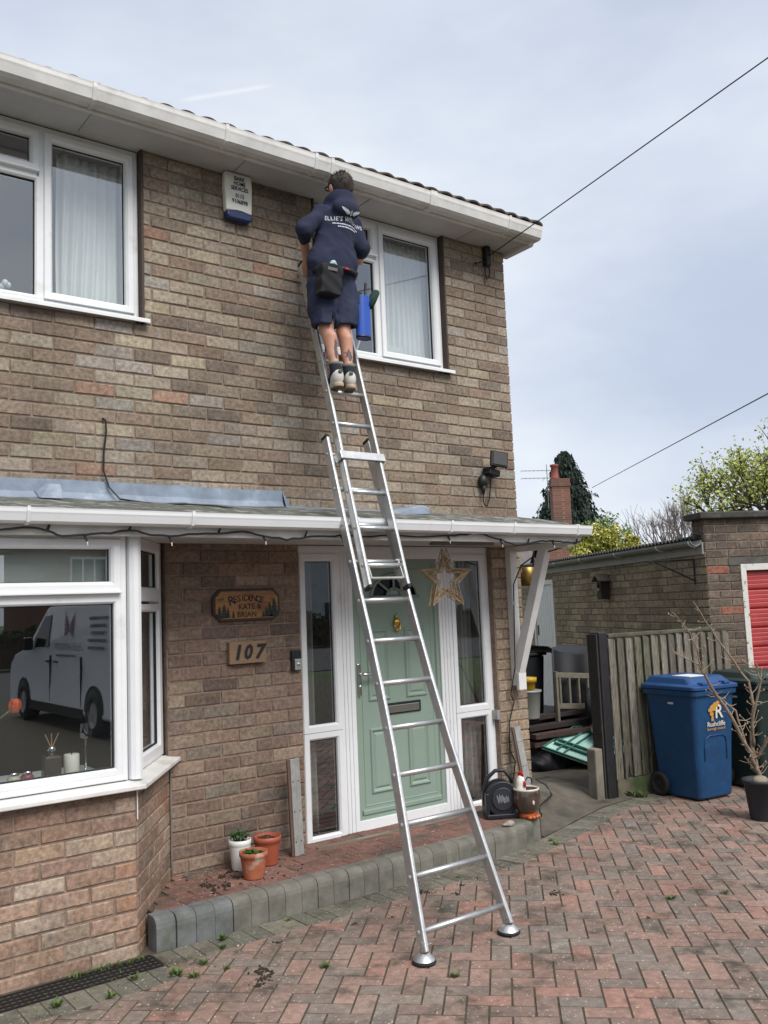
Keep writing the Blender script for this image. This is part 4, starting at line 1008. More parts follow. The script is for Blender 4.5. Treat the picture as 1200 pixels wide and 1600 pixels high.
def herb(t, x, y, z, r, n, hgt):
    s = MB()
    for q in range(n):
        a, d = RNG.uniform(0, 6.28), r*math.sqrt(RNG.random()); px, py = x+d*math.cos(a), y+d*math.sin(a); h = hgt*RNG.uniform(.3, 1); w_ = .012*RNG.uniform(.6, 1.3); b = RNG.uniform(0, 6.28); c, sn = math.cos(b)*w_, math.sin(b)*w_; k = RNG.uniform(-.5, .6)
        s.add([(px-c, py-sn, z+h-k*w_), (px+sn*.7, py-c*.7, z+h), (px+c, py+sn, z+h+k*w_), (px-sn*.7, py+c*.7, z+h+.004)], [(0, 1, 2, 3)])
        if q % 4 == 0: s.tube([(x+d*.5*math.cos(a), y+d*.5*math.sin(a), z-.01), (px, py, z+h)], .0018, 4, cap=False)
    s.build('leaves', material('herb_leaf', lin(62, 104, 52), .55, var=.4, vscale=60), t)
t = pot('plant_pot', 'white ribbed pot with leafy green plant by the wall', -2.515, -.155, .062, .165, material('white_ribbed_plastic', lin(214, 214, 210), .5, var=.06), ribs=1); herb(t, -2.515, -.155, -1.895, .055, 90, .055)
t = pot('plant_pot', 'orange terracotta pot with whitened rim in front of the others', -2.535, -.345, .076, .14, M_TERRA); herb(t, -2.545, -.345, -1.925, .045, 50, .02)
t = pot('plant_pot', 'brown red plastic pot of bare soil nearest the leaning rail', -2.345, -.165, .078, .155, M_TERRAP)
# aluminium rails leaning at both sides of the door
M_BROWNW = material('brown_timber', lin(108, 82, 70), .7, var=.25, vscale=10, stretch=(6, 6, 1))
def rails(label, x, y, zt, zb, lean, xl=0.0):
    t = thing('door_rail', label, 'metal rail', (x, y, zb)); 
    def seg(dx0, dx1, dy0, dy1, nm, mat):
        m = MB(); m.box(x+dx0, x+dx1, y+dy0, y+dy1, zb, zt); m.v = [(a+xl*(c-zb), b+lean*(c-zb), c) for a, b, c in m.v]; return m.build(nm, mat, t, bevel=.002)
    seg(-.020, -.004, -.026, -.012, 'timber_batten', M_BROWNW); seg(-.002, .030, -.03, -.022, 'channel_web', M_ALU_DULL); seg(-.002, .004, -.022, .02, 'channel_flange', M_ALU_DULL); seg(.034, .066, -.022, -.014, 'channel_web', M_ALU_DULL); seg(.060, .066, -.014, .02, 'channel_flange', M_ALU_DULL)
    m = MB()
    for z in (.08, .25, .42, .55):
        if zb+z < zt: m.sphere((x+.01+xl*z, y-.031+lean*z, zb+z), .004, n=6, m=4); m.sphere((x+.05+xl*z, y-.023+lean*z, zb+z), .004, n=6, m=4)
    m.build('rivets', M_BLACK, t); return t
rails('grey metal door rails leaning left of the door frame', -2.155, -.125, -1.50, -2.05, .05, .0)
rails('grey and brown rails leaning on the brick pier right of the door', -.225, -.14, -1.525, -2.05, .14, -.06)
# extension reel
t = thing('cable_reel', 'black portable extension cable reel on the step', 'cable reel', (-.64, -.32, -2.05))
M_REEL = material('reel_plastic', lin(30, 33, 40), .45, var=.15)
rx, ry, rz = -.645, -.32, -1.925; e1 = np.array([.86, -.5, 0]); e2 = np.array([.5, .86, 0]); up = np.array([0, 0, 1.])
def disc(r, d0, d1, n=24, fl=.0):
    m = MB(); pts_ = []
    for q in range(n):
        a = 6.2832*q/n; pts_.append(np.array([rx, ry, rz])+e1*r*math.cos(a)+up*max(-.121, r*math.sin(a))+e2*d0)
    return m.prism(pts_, e2*(d1-d0))
disc(.115, -.06, -.045).build('front_flange', M_REEL, t, bevel=.008); disc(.115, .045, .06).build('rear_flange', M_REEL, t, bevel=.006); disc(.10, -.046, .046).build('wound_cable', M_CABLE, t); disc(.075, -.069, -.06).build('socket_plate', material('reel_plate', lin(44, 46, 54), .4), t, bevel=.006)
m = MB(); m.obox(np.array([rx, ry, -2.035]), e1, e2, up, .115, .075, .015); m.obox(np.array([rx, ry, -1.96])-e1*.105, e1, e2, up, .012, .07, .075); m.build('foot_frame', M_REEL, t, bevel=.006)
m = MB(); c0 = np.array([rx, ry, rz]); m.tube([c0-e1*.11+up*-.05, c0-e1*.115+up*.06, c0-e1*.085+up*.13, c0-e1*.03+up*.175, c0+e1*.03+up*.175, c0+e1*.07+up*.13, c0+e1*.085+up*.09], .013, 8); m.build('carry_handle', M_REEL, t, smooth=True)
m = MB()
for q in range(9):
    a = -.036+.009*q; m.obox(c0-e2*(.0705+.0001*q)+e1*a+up*RNG.uniform(-.01, .01), (e1+up*.25)/1.03, e2, (up-e1*.25)/1.03, .0022, .0008, RNG.uniform(.012, .03))
m.build('printed_mark', material('pale_print', lin(140, 146, 150), .5), t)
m = MB(); m.tube([(-.60, -.40, -2.04), (-.56, -.5, -2.043), (-.44, -.49, -2.04), (-.30, -.35, -2.10), (-.25, -.30, -2.12), (-.14, -.18, -2.09), (.05, -.1, -2.07), (.25, .05, -2.1), (.45, .3, -2.12), (.65, .6, -2.15), (1.0, .75, -2.16)], .006, 6)
m.v = [(x, y, max(z, (path_z(x, y)+.006) if x > -.40 and y > -.55 else z)) for x, y, z in m.v]
tag(m.build('extension_lead', M_CABLE), 'thin black extension lead trailing from the reel along the path', 'cable')
# hen planter
t = thing('hen_planter', 'glazed brown hen shaped planter with orange feet on the step', 'planter', (-.555, -.47, -2.05))
hx, hy = -.552, -.47; M_GLAZE = material('brown_glaze', lin(84, 70, 60), .12, var=.35, vscale=16, coat=.8)
MB().lathe([(.001, .03), (.05, .03), (.075, .06), (.09, .105), (.092, .135), (.086, .18), (.083, .188), (.076, .188), (.078, .17), (.074, .12), (.001, .10)], (hx, hy, -2.05), 28, ex=1.0).build('bowl', M_GLAZE, t, smooth=True)
MB().lathe([(.084, .180), (.087, .186), (.085, .193), (.077, .193), (.075, .186)], (hx, hy, -2.05), 28).build('pale_rim', material('cream_glaze', lin(206, 196, 180), .2), t, smooth=True)
HE = surfnet(lambda P: smin(smin(cap(P, (hx, hy+.055, -1.90), (hx, hy+.05, -1.825), .04, .028), cap(P, (hx, hy+.05, -1.825), (hx, hy+.045, -1.80), .024, .02), .02), cap(P, (hx, hy+.03, -1.81), (hx, hy+.008, -1.815), .009, .003), .008), (hx-.06, hy-.03, -1.98), (hx+.06, hy+.12, -1.78), .006).build('hen_head', material('white_glaze', lin(228, 224, 216), .15), t, smooth=True)
surfnet(lambda P: np.minimum(ell(P, (hx, hy+.045, -1.775), (.010, .028, .022)), ell(P, (hx+.0, hy+.010, -1.835), (.010, .009, .024))), (hx-.03, hy-.02, -1.9), (hx+.03, hy+.09, -1.74), .004).build('comb', material('red_glaze', lin(176, 36, 32), .2), HE, smooth=True)
m = MB(); m.tube([(hx+.02, hy+.06, -1.9), (hx+.04, hy+.05, -1.83), (hx+.07, hy+.05, -1.805), (hx+.10, hy+.05, -1.815), (hx+.112, hy+.05, -1.84), (hx+.10, hy+.05, -1.855)], .005, 6); m.build('tail_hook', M_BLACK, t)
m = MB()
for a in (-.55, -.2, .2, .55): m.sphere((hx+math.sin(a)*.075, hy-math.cos(a)*.065, -2.036), .017, .022, .014, 10, 6)
m.lathe([(.001, 0), (.052, 0), (.055, .02), (.05, .036)], (hx, hy, -2.05), 20); m.build('feet', material('orange_glaze', lin(190, 96, 48), .3, var=.2, vscale=30), t, smooth=True)
m = MB(); m.sphere((hx-.02, hy-.083, -1.935), .014, .006, .02, 8, 6); m.sphere((hx+.006, hy-.084, -1.94), .008, .005, .012, 8, 6); m.build('glaze_mark', material('pale_glaze', lin(216, 210, 200), .2), t, smooth=True)
st = surfnet(lambda P: ell(P, (-.80, -.545, -2.035), (.045, .028, .018))+.004*np.sin(P[:, 0]*90)*np.sin(P[:, 1]*80+1), (-.9, -.62, -2.07), (-.7, -.45, -2.0), .008)
tag(st.build('stone', material('pale_stone', lin(168, 160, 150), .8, var=.3, vscale=30), smooth=True), 'pale rounded stone on the kerb in front of the cable reel', 'stone')
# ------------------------------------------------------------------ ladder
KL = .42
def lz(z, off=0.0): return -1.59+off+KL*(z+2.2)
LD = thing('extension_ladder', 'two section aluminium extension ladder leaning against the house front', 'ladder', (-2.1, -1.59, ZG))
updir = np.array([0, KL, 1.0])/math.hypot(1, KL); fwd = np.array([0, 1, -KL])/math.hypot(1, KL)
def stile(name, pts, off, w_, d_, parent):
    """hollow-looking rectangular stile through (x, z) points in the ladder plane, with a raised lip on the face"""
    m = MB(); prof = [(-w_/2, -d_/2), (-w_/2+.004, -d_/2-.004), (w_/2-.004, -d_/2-.004), (w_/2, -d_/2), (w_/2, d_/2), (-w_/2, d_/2)]; n = len(prof)
    for x, z in pts:
        c = np.array([x, lz(z, off), z])
        for a, b in prof: m.v.append(tuple(c+np.array([a, 0, 0])+fwd*b))
    for i in range(len(pts)-1):
        for j in range(n): m.f.append((i*n+j, i*n+(j+1) % n, (i+1)*n+(j+1) % n, (i+1)*n+j))
    m.f += [tuple(range(n))[::-1], tuple((len(pts)-1)*n+j for j in range(n))]
    return m.build(name, M_ALU, parent, bevel=.002)
LLx = lambda z: float(np.interp(z, [-2.2, -1.85, -1.25, -.8, -.4, .36], [-2.372, -2.318, -2.222, -2.182, -2.155, -2.088]))
LRx = lambda z: float(np.interp(z, [-2.2, -1.85, -1.4, -1.0, -.6, .36], [-1.838, -1.852, -1.868, -1.862, -1.845, -1.788]))
ULx = lambda z: -2.135+.100*(z+.5); URx = lambda z: -1.873+.100*(z+.5)
zs = list(np.linspace(-2.155, .36, 10))
stile('stile', [(LLx(z), z) for z in zs], 0, .022, .052, LD); stile('stile', [(LRx(z), z) for z in zs], 0, .022, .052, LD)
zu = [-.515, 1.60]
stile('stile', [(ULx(z), z) for z in zu], -.062, .021, .05, LD); stile('stile', [(URx(z), z) for z in zu], -.062, .021, .05, LD)
def rung(z, lx, rx_, off, r=.0145):
    m = MB(); y = lz(z, off); a, b = np.array([lx, y, z]), np.array([rx_, y, z]); m.tube([a, b], r, 12)
    o = m.build('rung', M_ALU, LD, smooth=True)
    c = MB()
    for p, s_ in ((a, -1), (b, 1)): c.sphere(tuple(p+np.array([s_*.013, 0, 0])), .006, .011, .011, 8, 6)
    c.build('rivet', M_ALU_DULL, o)
for k in range(12): rung(-2.078+.2128*k, LLx(-2.078+.2128*k), LRx(-2.078+.2128*k), 0)
for k in range(10):
    z = -.40+.2135*k
    if z < 1.56: rung(z, ULx(z), URx(z), -.066)
for x in (LLx(-2.155), LRx(-2.155)):
    y = lz(-2.155); m = MB(); m.tube([(x, y+.006, -2.165), (x, y-.002, -2.11)], .013, 8); pin = m.build('foot_pin', M_ALU_DULL, LD); 
    fo = MB().lathe([(.018, .042), (.03, .036), (.044, .022), (.05, .014)], (x, y, ZG+.004), 24).build('foot_cup', M_ALU, LD, smooth=True)
    MB().lathe([(.001, 0), (.052, 0), (.055, .005), (.053, .014), (.001, .016)], (x, y, ZG+.002), 24).build('rubber_pad', M_RUBBER, fo, smooth=True)
    m = MB(); m.tube([(x-.03, y-.0, -2.128), (x+.045, y-.0, -2.128)], .005, 6); m.build('wing_bolt', M_CHROME, fo)
for f, (z, off, d_) in ((ULx, (-.522, -.066, .03)), (URx, (-.522, -.066, .03)), (LLx, (.368, 0, .032)), (LRx, (.368, 0, .032)), (ULx, (1.605, -.066, .03)), (URx, (1.605, -.066, .03))):
    c = np.array([f(z), lz(z, off), z]); m = MB(); m.obox(c, (1, 0, 0), fwd, updir, .0125, d_*.9, .011); m.build('end_cap', M_RUBBER, LD, bevel=.004)
m = MB(); z = .235; c = np.array([(ULx(z)+URx(z))/2, lz(z, -.066), z])-fwd*.034; m.obox(c, (1, 0, 0), fwd, updir, .158, .004, .026)
for s_ in (-1, 1): m.obox(c+np.array([s_*.154, 0, 0])+fwd*.05, (1, 0, 0), fwd, updir, .004, .05, .026)
m.build('guide_bracket', M_ALU, LD, bevel=.003)
m = MB(); z = -.40
for f, s_ in ((ULx, 1), (URx, -1)):
    c = np.array([f(z)+s_*.022, lz(z, -.06), z-.03]); m.obox(c, (1, 0, 0), fwd, updir, .004, .028, .055); m.obox(c+updir*.058-fwd*.01, (1, 0, 0), fwd, updir, .014, .012, .005)
z = -.47; m.tube([(ULx(z), lz(z, -.066), z), (URx(z), lz(z, -.066), z)], .008, 8); m.build('rung_hook', M_ALU_DULL, LD, bevel=.002)

# ------------------------------------------------------------------ window cleaner
M_SKIN = material('skin', lin(196, 146, 124), .55, var=.10, vscale=20)
t_ = M_SKIN.node_tree; M_SKIN.node_tree.nodes['Principled BSDF'].inputs['Subsurface Weight'].default_value = .08
M_SKIN.node_tree.nodes['Principled BSDF'].inputs['Subsurface Radius'].default_value = (.02, .008, .004)
M_NAVY = material('navy_fleece', lin(34, 40, 66), .92, var=.18, vscale=7, bump=.5, bscale=260)
M_NAVY2 = material('navy_cotton', lin(36, 44, 72), .85, var=.2, vscale=8, bump=.35, bscale=200)
PN = thing('person', 'window cleaner in navy hoodie and shorts standing high on the ladder', 'person', (-1.93, -.45, .685))
hd = (-1.853, -.425, 1.985); nk = (-1.853, -.40, 1.885)
sL, sR = (-1.985, -.385, 1.80), (-1.735, -.365, 1.812); eL, eR = (-2.135, -.42, 1.66), (-1.682, -.39, 1.64)
hL, hR = (-1.99, -.22, 1.57), (-1.52, -.15, 1.69)
ches = (-1.865, -.375, 1.73); bel = (-1.90, -.385, 1.56); pel = (-1.925, -.395, 1.40)
jL, jR = (-1.995, -.40, 1.335), (-1.845, -.39, 1.34); kL, kR = (-1.998, -.43, 1.05), (-1.868, -.425, 1.06)
aL, aR = (-1.985, -.505, .775), (-1.888, -.50, .772)
def body(P):
    d = ell(P, (hd[0], hd[1], hd[2]), (.066, .080, .092)); d = smin(d, ell(P, (hd[0], hd[1]+.035, hd[2]-.045), (.048, .05, .05)), .03)
    d = smin(d, ell(P, (hd[0], hd[1]+.088, hd[2]-.012), (.011, .016, .018)), .012)
    for s_ in (-1, 1): d = smin(d, ell(P, (hd[0]+s_*.069, hd[1]+.002, hd[2]-.008), (.011, .02, .028)), .008)
    d = smin(d, cap(P, nk, (hd[0], hd[1], hd[2]-.05), .046, .044), .02)
    d = smin(d, cap(P, ches, bel, .115, .11, .62), .04); d = smin(d, cap(P, bel, pel, .105, .105, .68), .04); d = smin(d, cap(P, nk, ches, .05, .09), .06)
    for s, e, h, sg in ((sL, eL, hL, -1), (sR, eR, hR, 1)):
        d = smin(d, cap(P, s, e, .042, .034), .03); d = smin(d, cap(P, e, h, .034, .023), .015)
        e_, h_ = np.array(e), np.array(h); dr = (h_-e_)/np.linalg.norm(h_-e_); sd_ = np.cross(dr, [0, 0, 1.]); sd_ /= np.linalg.norm(sd_)
        pm_ = h_+dr*.045; d = smin(d, cap(P, h_+dr*.01, pm_, .024, .03, 1), .015)
        for q, (o_, l_) in enumerate(((-.024, .05), (-.008, .058), (.008, .055), (.024, .042))):
            k1 = pm_+sd_*o_+dr*.018; k2 = k1+dr*l_*.5+np.array([0, 0, -.012]); k3 = k2+dr*l_*.3+np.array([0, 0, -.026])
            d = smin(d, np.minimum(cap(P, k1, k2, .0095, .009), cap(P, k2, k3, .009, .0075)), .006)
        t1 = h_+dr*.012-sd_*sg*.026; t2 = t1+dr*.03-sd_*sg*.018+np.array([0, 0, -.01]); d = smin(d, cap(P, t1, t2, .0105, .0085), .008)
    for j, k, a in ((jL, kL, aL), (jR, kR, aR)):
        d = smin(d, cap(P, j, k, .060, .044), .02); cf = np.array(k)*.62+np.array(a)*.38+np.array([0, -.018, 0])
        d = smin(d, cap(P, k, a, .040, .025), .015); d = smin(d, cap(P, cf+np.array([0, 0, .055]), cf-np.array([0, 0, .055]), .031, .022), .03)
        d = smin(d, cap(P, a, (a[0], a[1]+.07, a[2]-.055), .032, .026), .02)
    return d
BD = surfnet(body, (-2.27, -.62, .66), (-1.48, .08, 2.11), .0085).build('body', M_SKIN, PN, smooth=True)
def hoodie(P):
    wob = .008*folds(P, 26, 3)-.011*creases(P*np.array([1, 1, 1.7]), 34, 5)-.004*creases(P, 80, 8)
    d = cap(P, (ches[0], ches[1], ches[2]+.01), bel, .138, .138, .66); d = smin(d, cap(P, bel, (pel[0], pel[1], pel[2]+.045), .138, .145, .70), .04)
    d = smin(d, cap(P, sL, sR, .054, .054), .04); d = smin(d, cap(P, (nk[0], nk[1], nk[2]-.05), ches, .07, .105), .05)
    for s, e, h in ((sL, eL, hL), (sR, eR, hR)):
        d = smin(d, cap(P, s, e, .056, .049), .03)
        e_, h_ = np.array(e), np.array(h); d = smin(d, cap(P, e_, e_*.72+h_*.28, .049, .043), .02)
    # gathered blouson above the ribbed hem
    d = smin(d, cap(P, (pel[0]-.07, pel[1], pel[2]+.085), (pel[0]+.09, pel[1], pel[2]+.10), .094, .094, .95), .04)
    d = d+wob
    hem = -(P[:, 2]-(1.425+.10*(P[:, 0]-pel[0]))); d = np.maximum(d, hem)
    # hood lying round the neck
    a = np.arctan2(P[:, 0]-nk[0], -(P[:, 1]-nk[1])); rr = np.hypot(P[:, 0]-nk[0], (P[:, 1]-nk[1])*1.0)
    tor = np.hypot(rr-.066, (P[:, 2]-(nk[2]+.012+.018*np.cos(a)))*.62)-.034-.006*np.cos(2*a); d = smin(d, tor, .025)
    d = smin(d, ell(P, (nk[0], nk[1]-.085, nk[2]-.055), (.095, .05, .062)), .03)
    return d
HO = surfnet(hoodie, (-2.28, -.62, 1.37), (-1.5, -.1, 1.99), .0085).build('hoodie', M_NAVY, PN, smooth=True)
def shorts(P):
    d = cap(P, (pel[0]-.045, pel[1], pel[2]+.02), (pel[0]+.045, pel[1], pel[2]+.02), .112, .112, .85)
    for j, k, sx in ((jL, kL, -1), (jR, kR, 1)):
        k_ = (k[0]+sx*.014-.006, k[1]+.0, k[2]+.03); d = smin(d, cap(P, (j[0]+sx*.008, j[1], j[2]), k_, .088, .074), .012)
        d = smin(d, ell(P, (k[0]+sx*.078-.006, k[1], k[2]+.13), (.024, .055, .07)), .02)
    d = d-.010*creases(P*np.array([1.5, 1.5, .8]), 40, 5)-.004*creases(P, 85, 6)
    lim = np.where(P[:, 0] < -1.928, 1.07, 1.095); d = np.maximum(d, lim-P[:, 2]); d = np.maximum(d, P[:, 2]-1.46)
    inner = np.minimum(cap(P, (jL[0], jL[1], 1.25), (kL[0], kL[1], 1.0), .055, .066), cap(P, (jR[0], jR[1], 1.25), (kR[0]+.008, kR[1], 1.0), .055, .066))
    s_ = (P[:, 0]+1.928)*.82-(P[:, 1]+.40)*.57; gap = np.maximum(np.abs(s_)-np.clip((1.23-P[:, 2])*.04, -.01, .0045), P[:, 2]-1.25)
    return np.maximum(np.maximum(d, -inner), -gap)
SH = surfnet(shorts, (-2.2, -.62, 1.03), (-1.62, -.2, 1.47), .0085).build('shorts', M_NAVY2, PN, smooth=True)
# ribbed hem band
hb = MB(); nseg = 40
for i in range(nseg+1):
    a = 6.2832*i/nseg
    for r_, z_ in ((.128, 1.400), (.136, 1.404), (.139, 1.432), (.132, 1.440)):
        x_ = pel[0]+.004+r_*1.16*math.cos(a); hb.v.append((x_, pel[1]+r_*.86*math.sin(a)-.004, z_+.10*(x_-pel[0])))
for i in range(nseg):
    for j in range(3): hb.f.append((i*4+j, (i+1)*4+j, (i+1)*4+j+1, i*4+j+1))
hb.build('hem_band', material('navy_rib', lin(30, 36, 60), .95, bump=.6, bscale=220, stretch=(3, 3, .2)), HO, smooth=True)
# hair
def hair(P):
    d = ell(P, (hd[0], hd[1]-.006, hd[2]+.014), (.076, .088, .090))+.004*folds(P, 130, 4)
    d = np.maximum(d, -(P[:, 2]-(hd[2]-.052+.9*np.clip(P[:, 1]-hd[1]-.01, 0, 1))))
    for s_ in (-1, 1): d = np.maximum(d, -ell(P, (hd[0]+s_*.082, hd[1]+.01, hd[2]-.012), (.02, .026, .032)))
    return d
M_HAIR = material('brown_hair', lin(62, 50, 44), .75, var=.5, vscale=60, bump=1, bscale=160, stretch=(1, 1, .4))
HR = surfnet(hair, (-1.96, -.54, 1.9), (-1.74, -.31, 2.11), .0055).build('hair', M_HAIR, PN, smooth=True)
m = MB()
for q in range(420):
    a, b = RNG.uniform(0, 6.28), RNG.uniform(-.15, 1.5); n_v = np.array([math.cos(a)*math.cos(b), math.sin(a)*math.cos(b), math.sin(b)])
    if n_v[1] > .55 and n_v[2] < .5: continue
    p = np.array([hd[0], hd[1]-.006, hd[2]+.014])+n_v*np.array([.073, .085, .087]); tip = p+n_v*.012+np.array([RNG.uniform(-.008, .008), RNG.uniform(-.008, .008), RNG.uniform(-.004, .010)])
    s_ = np.cross(n_v, [0, 0, 1.]); s_ = s_/max(1e-6, np.linalg.norm(s_))*.0025; m.add([p-s_, p+s_, tip], [(0, 1, 2)])
stuff(m.build('hair_strands', M_HAIR, HR))
# glasses arm seen past the ear
m = MB(); m.tube([(hd[0]+.072, hd[1]-.01, hd[2]+.012), (hd[0]+.07, hd[1]+.07, hd[2]+.012)], .004, 5); m.tube([(hd[0]-.072, hd[1]-.01, hd[2]+.012), (hd[0]-.07, hd[1]+.07, hd[2]+.012)], .004, 5)
m.tube([(hd[0]-.06, hd[1]+.082, hd[2]+.01), (hd[0]+.06, hd[1]+.082, hd[2]+.01)], .004, 5); m.build('glasses', M_BLACK, PN)
# socks and trainers
M_SOCK = material('black_sock', lin(30, 34, 46), .95, bump=.4, bscale=300); M_SOCKT = material('grey_sock_trim', lin(122, 120, 110), .95)
M_SHOE = material('white_trainer', lin(208, 204, 196), .55, var=.1, vscale=15); M_SOLE = material('trainer_sole', lin(190, 176, 150), .7, var=.25, vscale=20); M_TREAD = material('tread', lin(112, 100, 84), .85, var=.3, vscale=40, bump=.8, bscale=60)
for j, a, k, yaw in ((jL, aL, kL, .16), (jR, aR, kR, .42)):
    ax, ay, az = a; top = np.array(a)*.80+np.array(k)*.20; tp2 = np.array(a)*.76+np.array(k)*.24
    so = surfnet(lambda P: np.maximum(smin(cap(P, a, tuple(tp2), .033, .037), cap(P, a, (ax, ay+.04, az-.04), .034, .034), .02), P[:, 2]-top[2]), (ax-.09, ay-.1, az-.1), (ax+.09, ay+.14, az+.16), .007).build('sock', M_SOCK, PN, smooth=True)
    MB().lathe([(.035, -.010), (.0385, -.008), (.0385, .006), (.036, .009), (.030, .008)], tuple(np.array(a)*.80+np.array(k)*.20), 18).build('sock_band', M_SOCKT, so, smooth=True)
    c, s_ = math.cos(yaw), math.sin(yaw)
    def loc(P): q = P-np.array(a); q = q*np.array([1.2, 1.2, 1.0]); return np.stack([(q[:, 0]*c-q[:, 1]*s_)*1.12, q[:, 0]*s_+q[:, 1]*c, q[:, 2]*1.06], 1)
    zsole = (.683-az)*1.06
    def upper(P):
        q = loc(P); d = cap(q, (0, -.012, zsole+.055), (0, .12, zsole+.042), .046, .040); d = smin(d, cap(q, (0, .06, zsole+.06), (0, .165, zsole+.034), .038, .036), .03)
        d = smin(d, cap(q, (0, -.012, zsole+.08), (0, .02, zsole+.085), .043, .046), .02)
        d = np.maximum(d, -cap(q, (0, .0, zsole+.1), (0, .012, zsole+.2), .041, .044)); d = np.maximum(d, zsole+.016-q[:, 2]); return np.maximum(d, q[:, 2]-(zsole+.118+.25*np.clip(-q[:, 1]-.02, -.1, .1)))
    def sole(P):
        q = loc(P); r = np.interp(q[:, 1], [-.055, 0, .06, .13, .2], [.040, .044, .040, .050, .036]); yy = np.clip(q[:, 1], -.02, .16)
        d2 = np.hypot(q[:, 0], q[:, 1]-yy)-np.interp(yy, [-.02, .05, .12, .16], [.043, .040, .050, .044]); up_ = .16*np.clip(q[:, 1]-.13, 0, 1)
        return np.maximum(d2, np.abs(q[:, 2]-(zsole+.011+up_))-.0135)
    lo_, hi_ = (ax-.11, ay-.1, az-.13), (ax+.12, ay+.25, az+.06)
    sh = surfnet(upper, lo_, hi_, .006).build('trainer', M_SHOE, PN, smooth=True); sl = surfnet(sole, lo_, hi_, .006).build('sole', M_SOLE, sh, smooth=True)
    def tread(P):
        q = loc(P); yy = np.clip(q[:, 1], -.02, .16); d2 = np.hypot(q[:, 0], q[:, 1]-yy)-np.interp(yy, [-.02, .05, .12, .16], [.041, .038, .048, .042]); up_ = .16*np.clip(q[:, 1]-.13, 0, 1)
        return np.maximum(d2, np.abs(q[:, 2]-(zsole-.0035+up_))-.004)
    surfnet(tread, lo_, hi_, .005).build('tread', M_TREAD, sh, smooth=True)
    m = MB()
    for q in range(3):
        for sx in (-1, 1):
            y0 = .045+.022*q; p0 = np.array([sx*.0465, y0, zsole+.028]); p1 = np.array([sx*.043, y0-.018, zsole+.07]); w_ = np.array([0, .010, 0])
            R3 = lambda v: np.array(a)+np.array([(v[0]*c+v[1]*s_)/1.14, (-v[0]*s_+v[1]*c)/1.14, v[2]])
            m.add([R3(p0), R3(p0+w_), R3(p1+w_), R3(p1), R3(p0*np.array([.6, 1, 1])), R3((p0+w_)*np.array([.6, 1, 1])), R3((p1+w_)*np.array([.6, 1, 1])), R3(p1*np.array([.6, 1, 1]))], [(0, 1, 2, 3), (0, 4, 5, 1), (2, 6, 7, 3), (1, 5, 6, 2), (0, 3, 7, 4)])
    m.build('side_stripe', material('dark_stripe', lin(34, 38, 52), .6), sh)
    m = MB(); R3 = lambda v: tuple(np.array(a)+np.array([(v[0]*c+v[1]*s_)/1.14, (-v[0]*s_+v[1]*c)/1.14, v[2]]))
    m.sphere(R3(np.array([0, -.056, zsole+.092])), .015, .007, .014, 10, 6); m.build('heel_tab', material('green_tab', lin(70, 92, 78), .7), sh, smooth=True)
# tattoos: ink on the back of the calves, following the surface
bpy.context.view_layer.update()
def bvh_of(o):
    og_ = Vector(o['_o']); return BVHTree.FromPolygons([v.co+og_ for v in o.data.vertices], [tuple(p.vertices) for p in o.data.polygons])
tb = bvh_of(BD); M_TAT = material('tattoo_ink', lin(104, 92, 92), .55, var=.35, vscale=60)
view = Vector((.55, .83, 0)).normalized()
def stick(p, tree, off, d=view):
    h_ = tree.ray_cast(Vector(p)-d*.6, d)
    return (h_[0]-d*off) if h_[0] is not None else Vector(p)
def decal(name, polys, tree, mat, parent, off=.0015, d=view):
    m = MB()
    for cx, cz, y, pts_ in polys:
        n = len(pts_); ring = []
        for f in (0, .5, 1.0): ring.append([stick((cx+a*f*d.y, y-a*f*d.x, cz+b*f), tree, off, d) for a, b in pts_])
        k = len(m.v); m.v += [tuple(q) for r_ in ring for q in r_]
        for r_ in range(2):
            for i in range(n): m.f.append((k+r_*n+i, k+r_*n+(i+1) % n, k+(r_+1)*n+(i+1) % n, k+(r_+1)*n+i))
    return m.build(name, mat, parent)
star = [((.034 if i % 2 == 0 else .015)*math.cos(math.pi/2+i*math.pi/5), (.034 if i % 2 == 0 else .015)*math.sin(math.pi/2+i*math.pi/5)) for i in range(10)]
blob = lambda w_, h_, s_: [(w_*math.cos(6.283*i/12)*(1+.25*math.sin(i*2.1+s_)), h_*math.sin(6.283*i/12)*(1+.15*math.cos(i*3+s_))) for i in range(12)]
decal('calf_tattoo', [(-1.868, .905, -.47, star), (-1.860, .885, -.47, blob(.012, .03, 2))], tb, M_TAT, BD)
decal('calf_tattoo', [(-1.962, .925, -.47, blob(.010, .055, 1)), (-1.958, .885, -.47, blob(.012, .028, 3)), (-2.03, .89, -.46, blob(.006, .05, 4))], tb, M_TAT, BD)
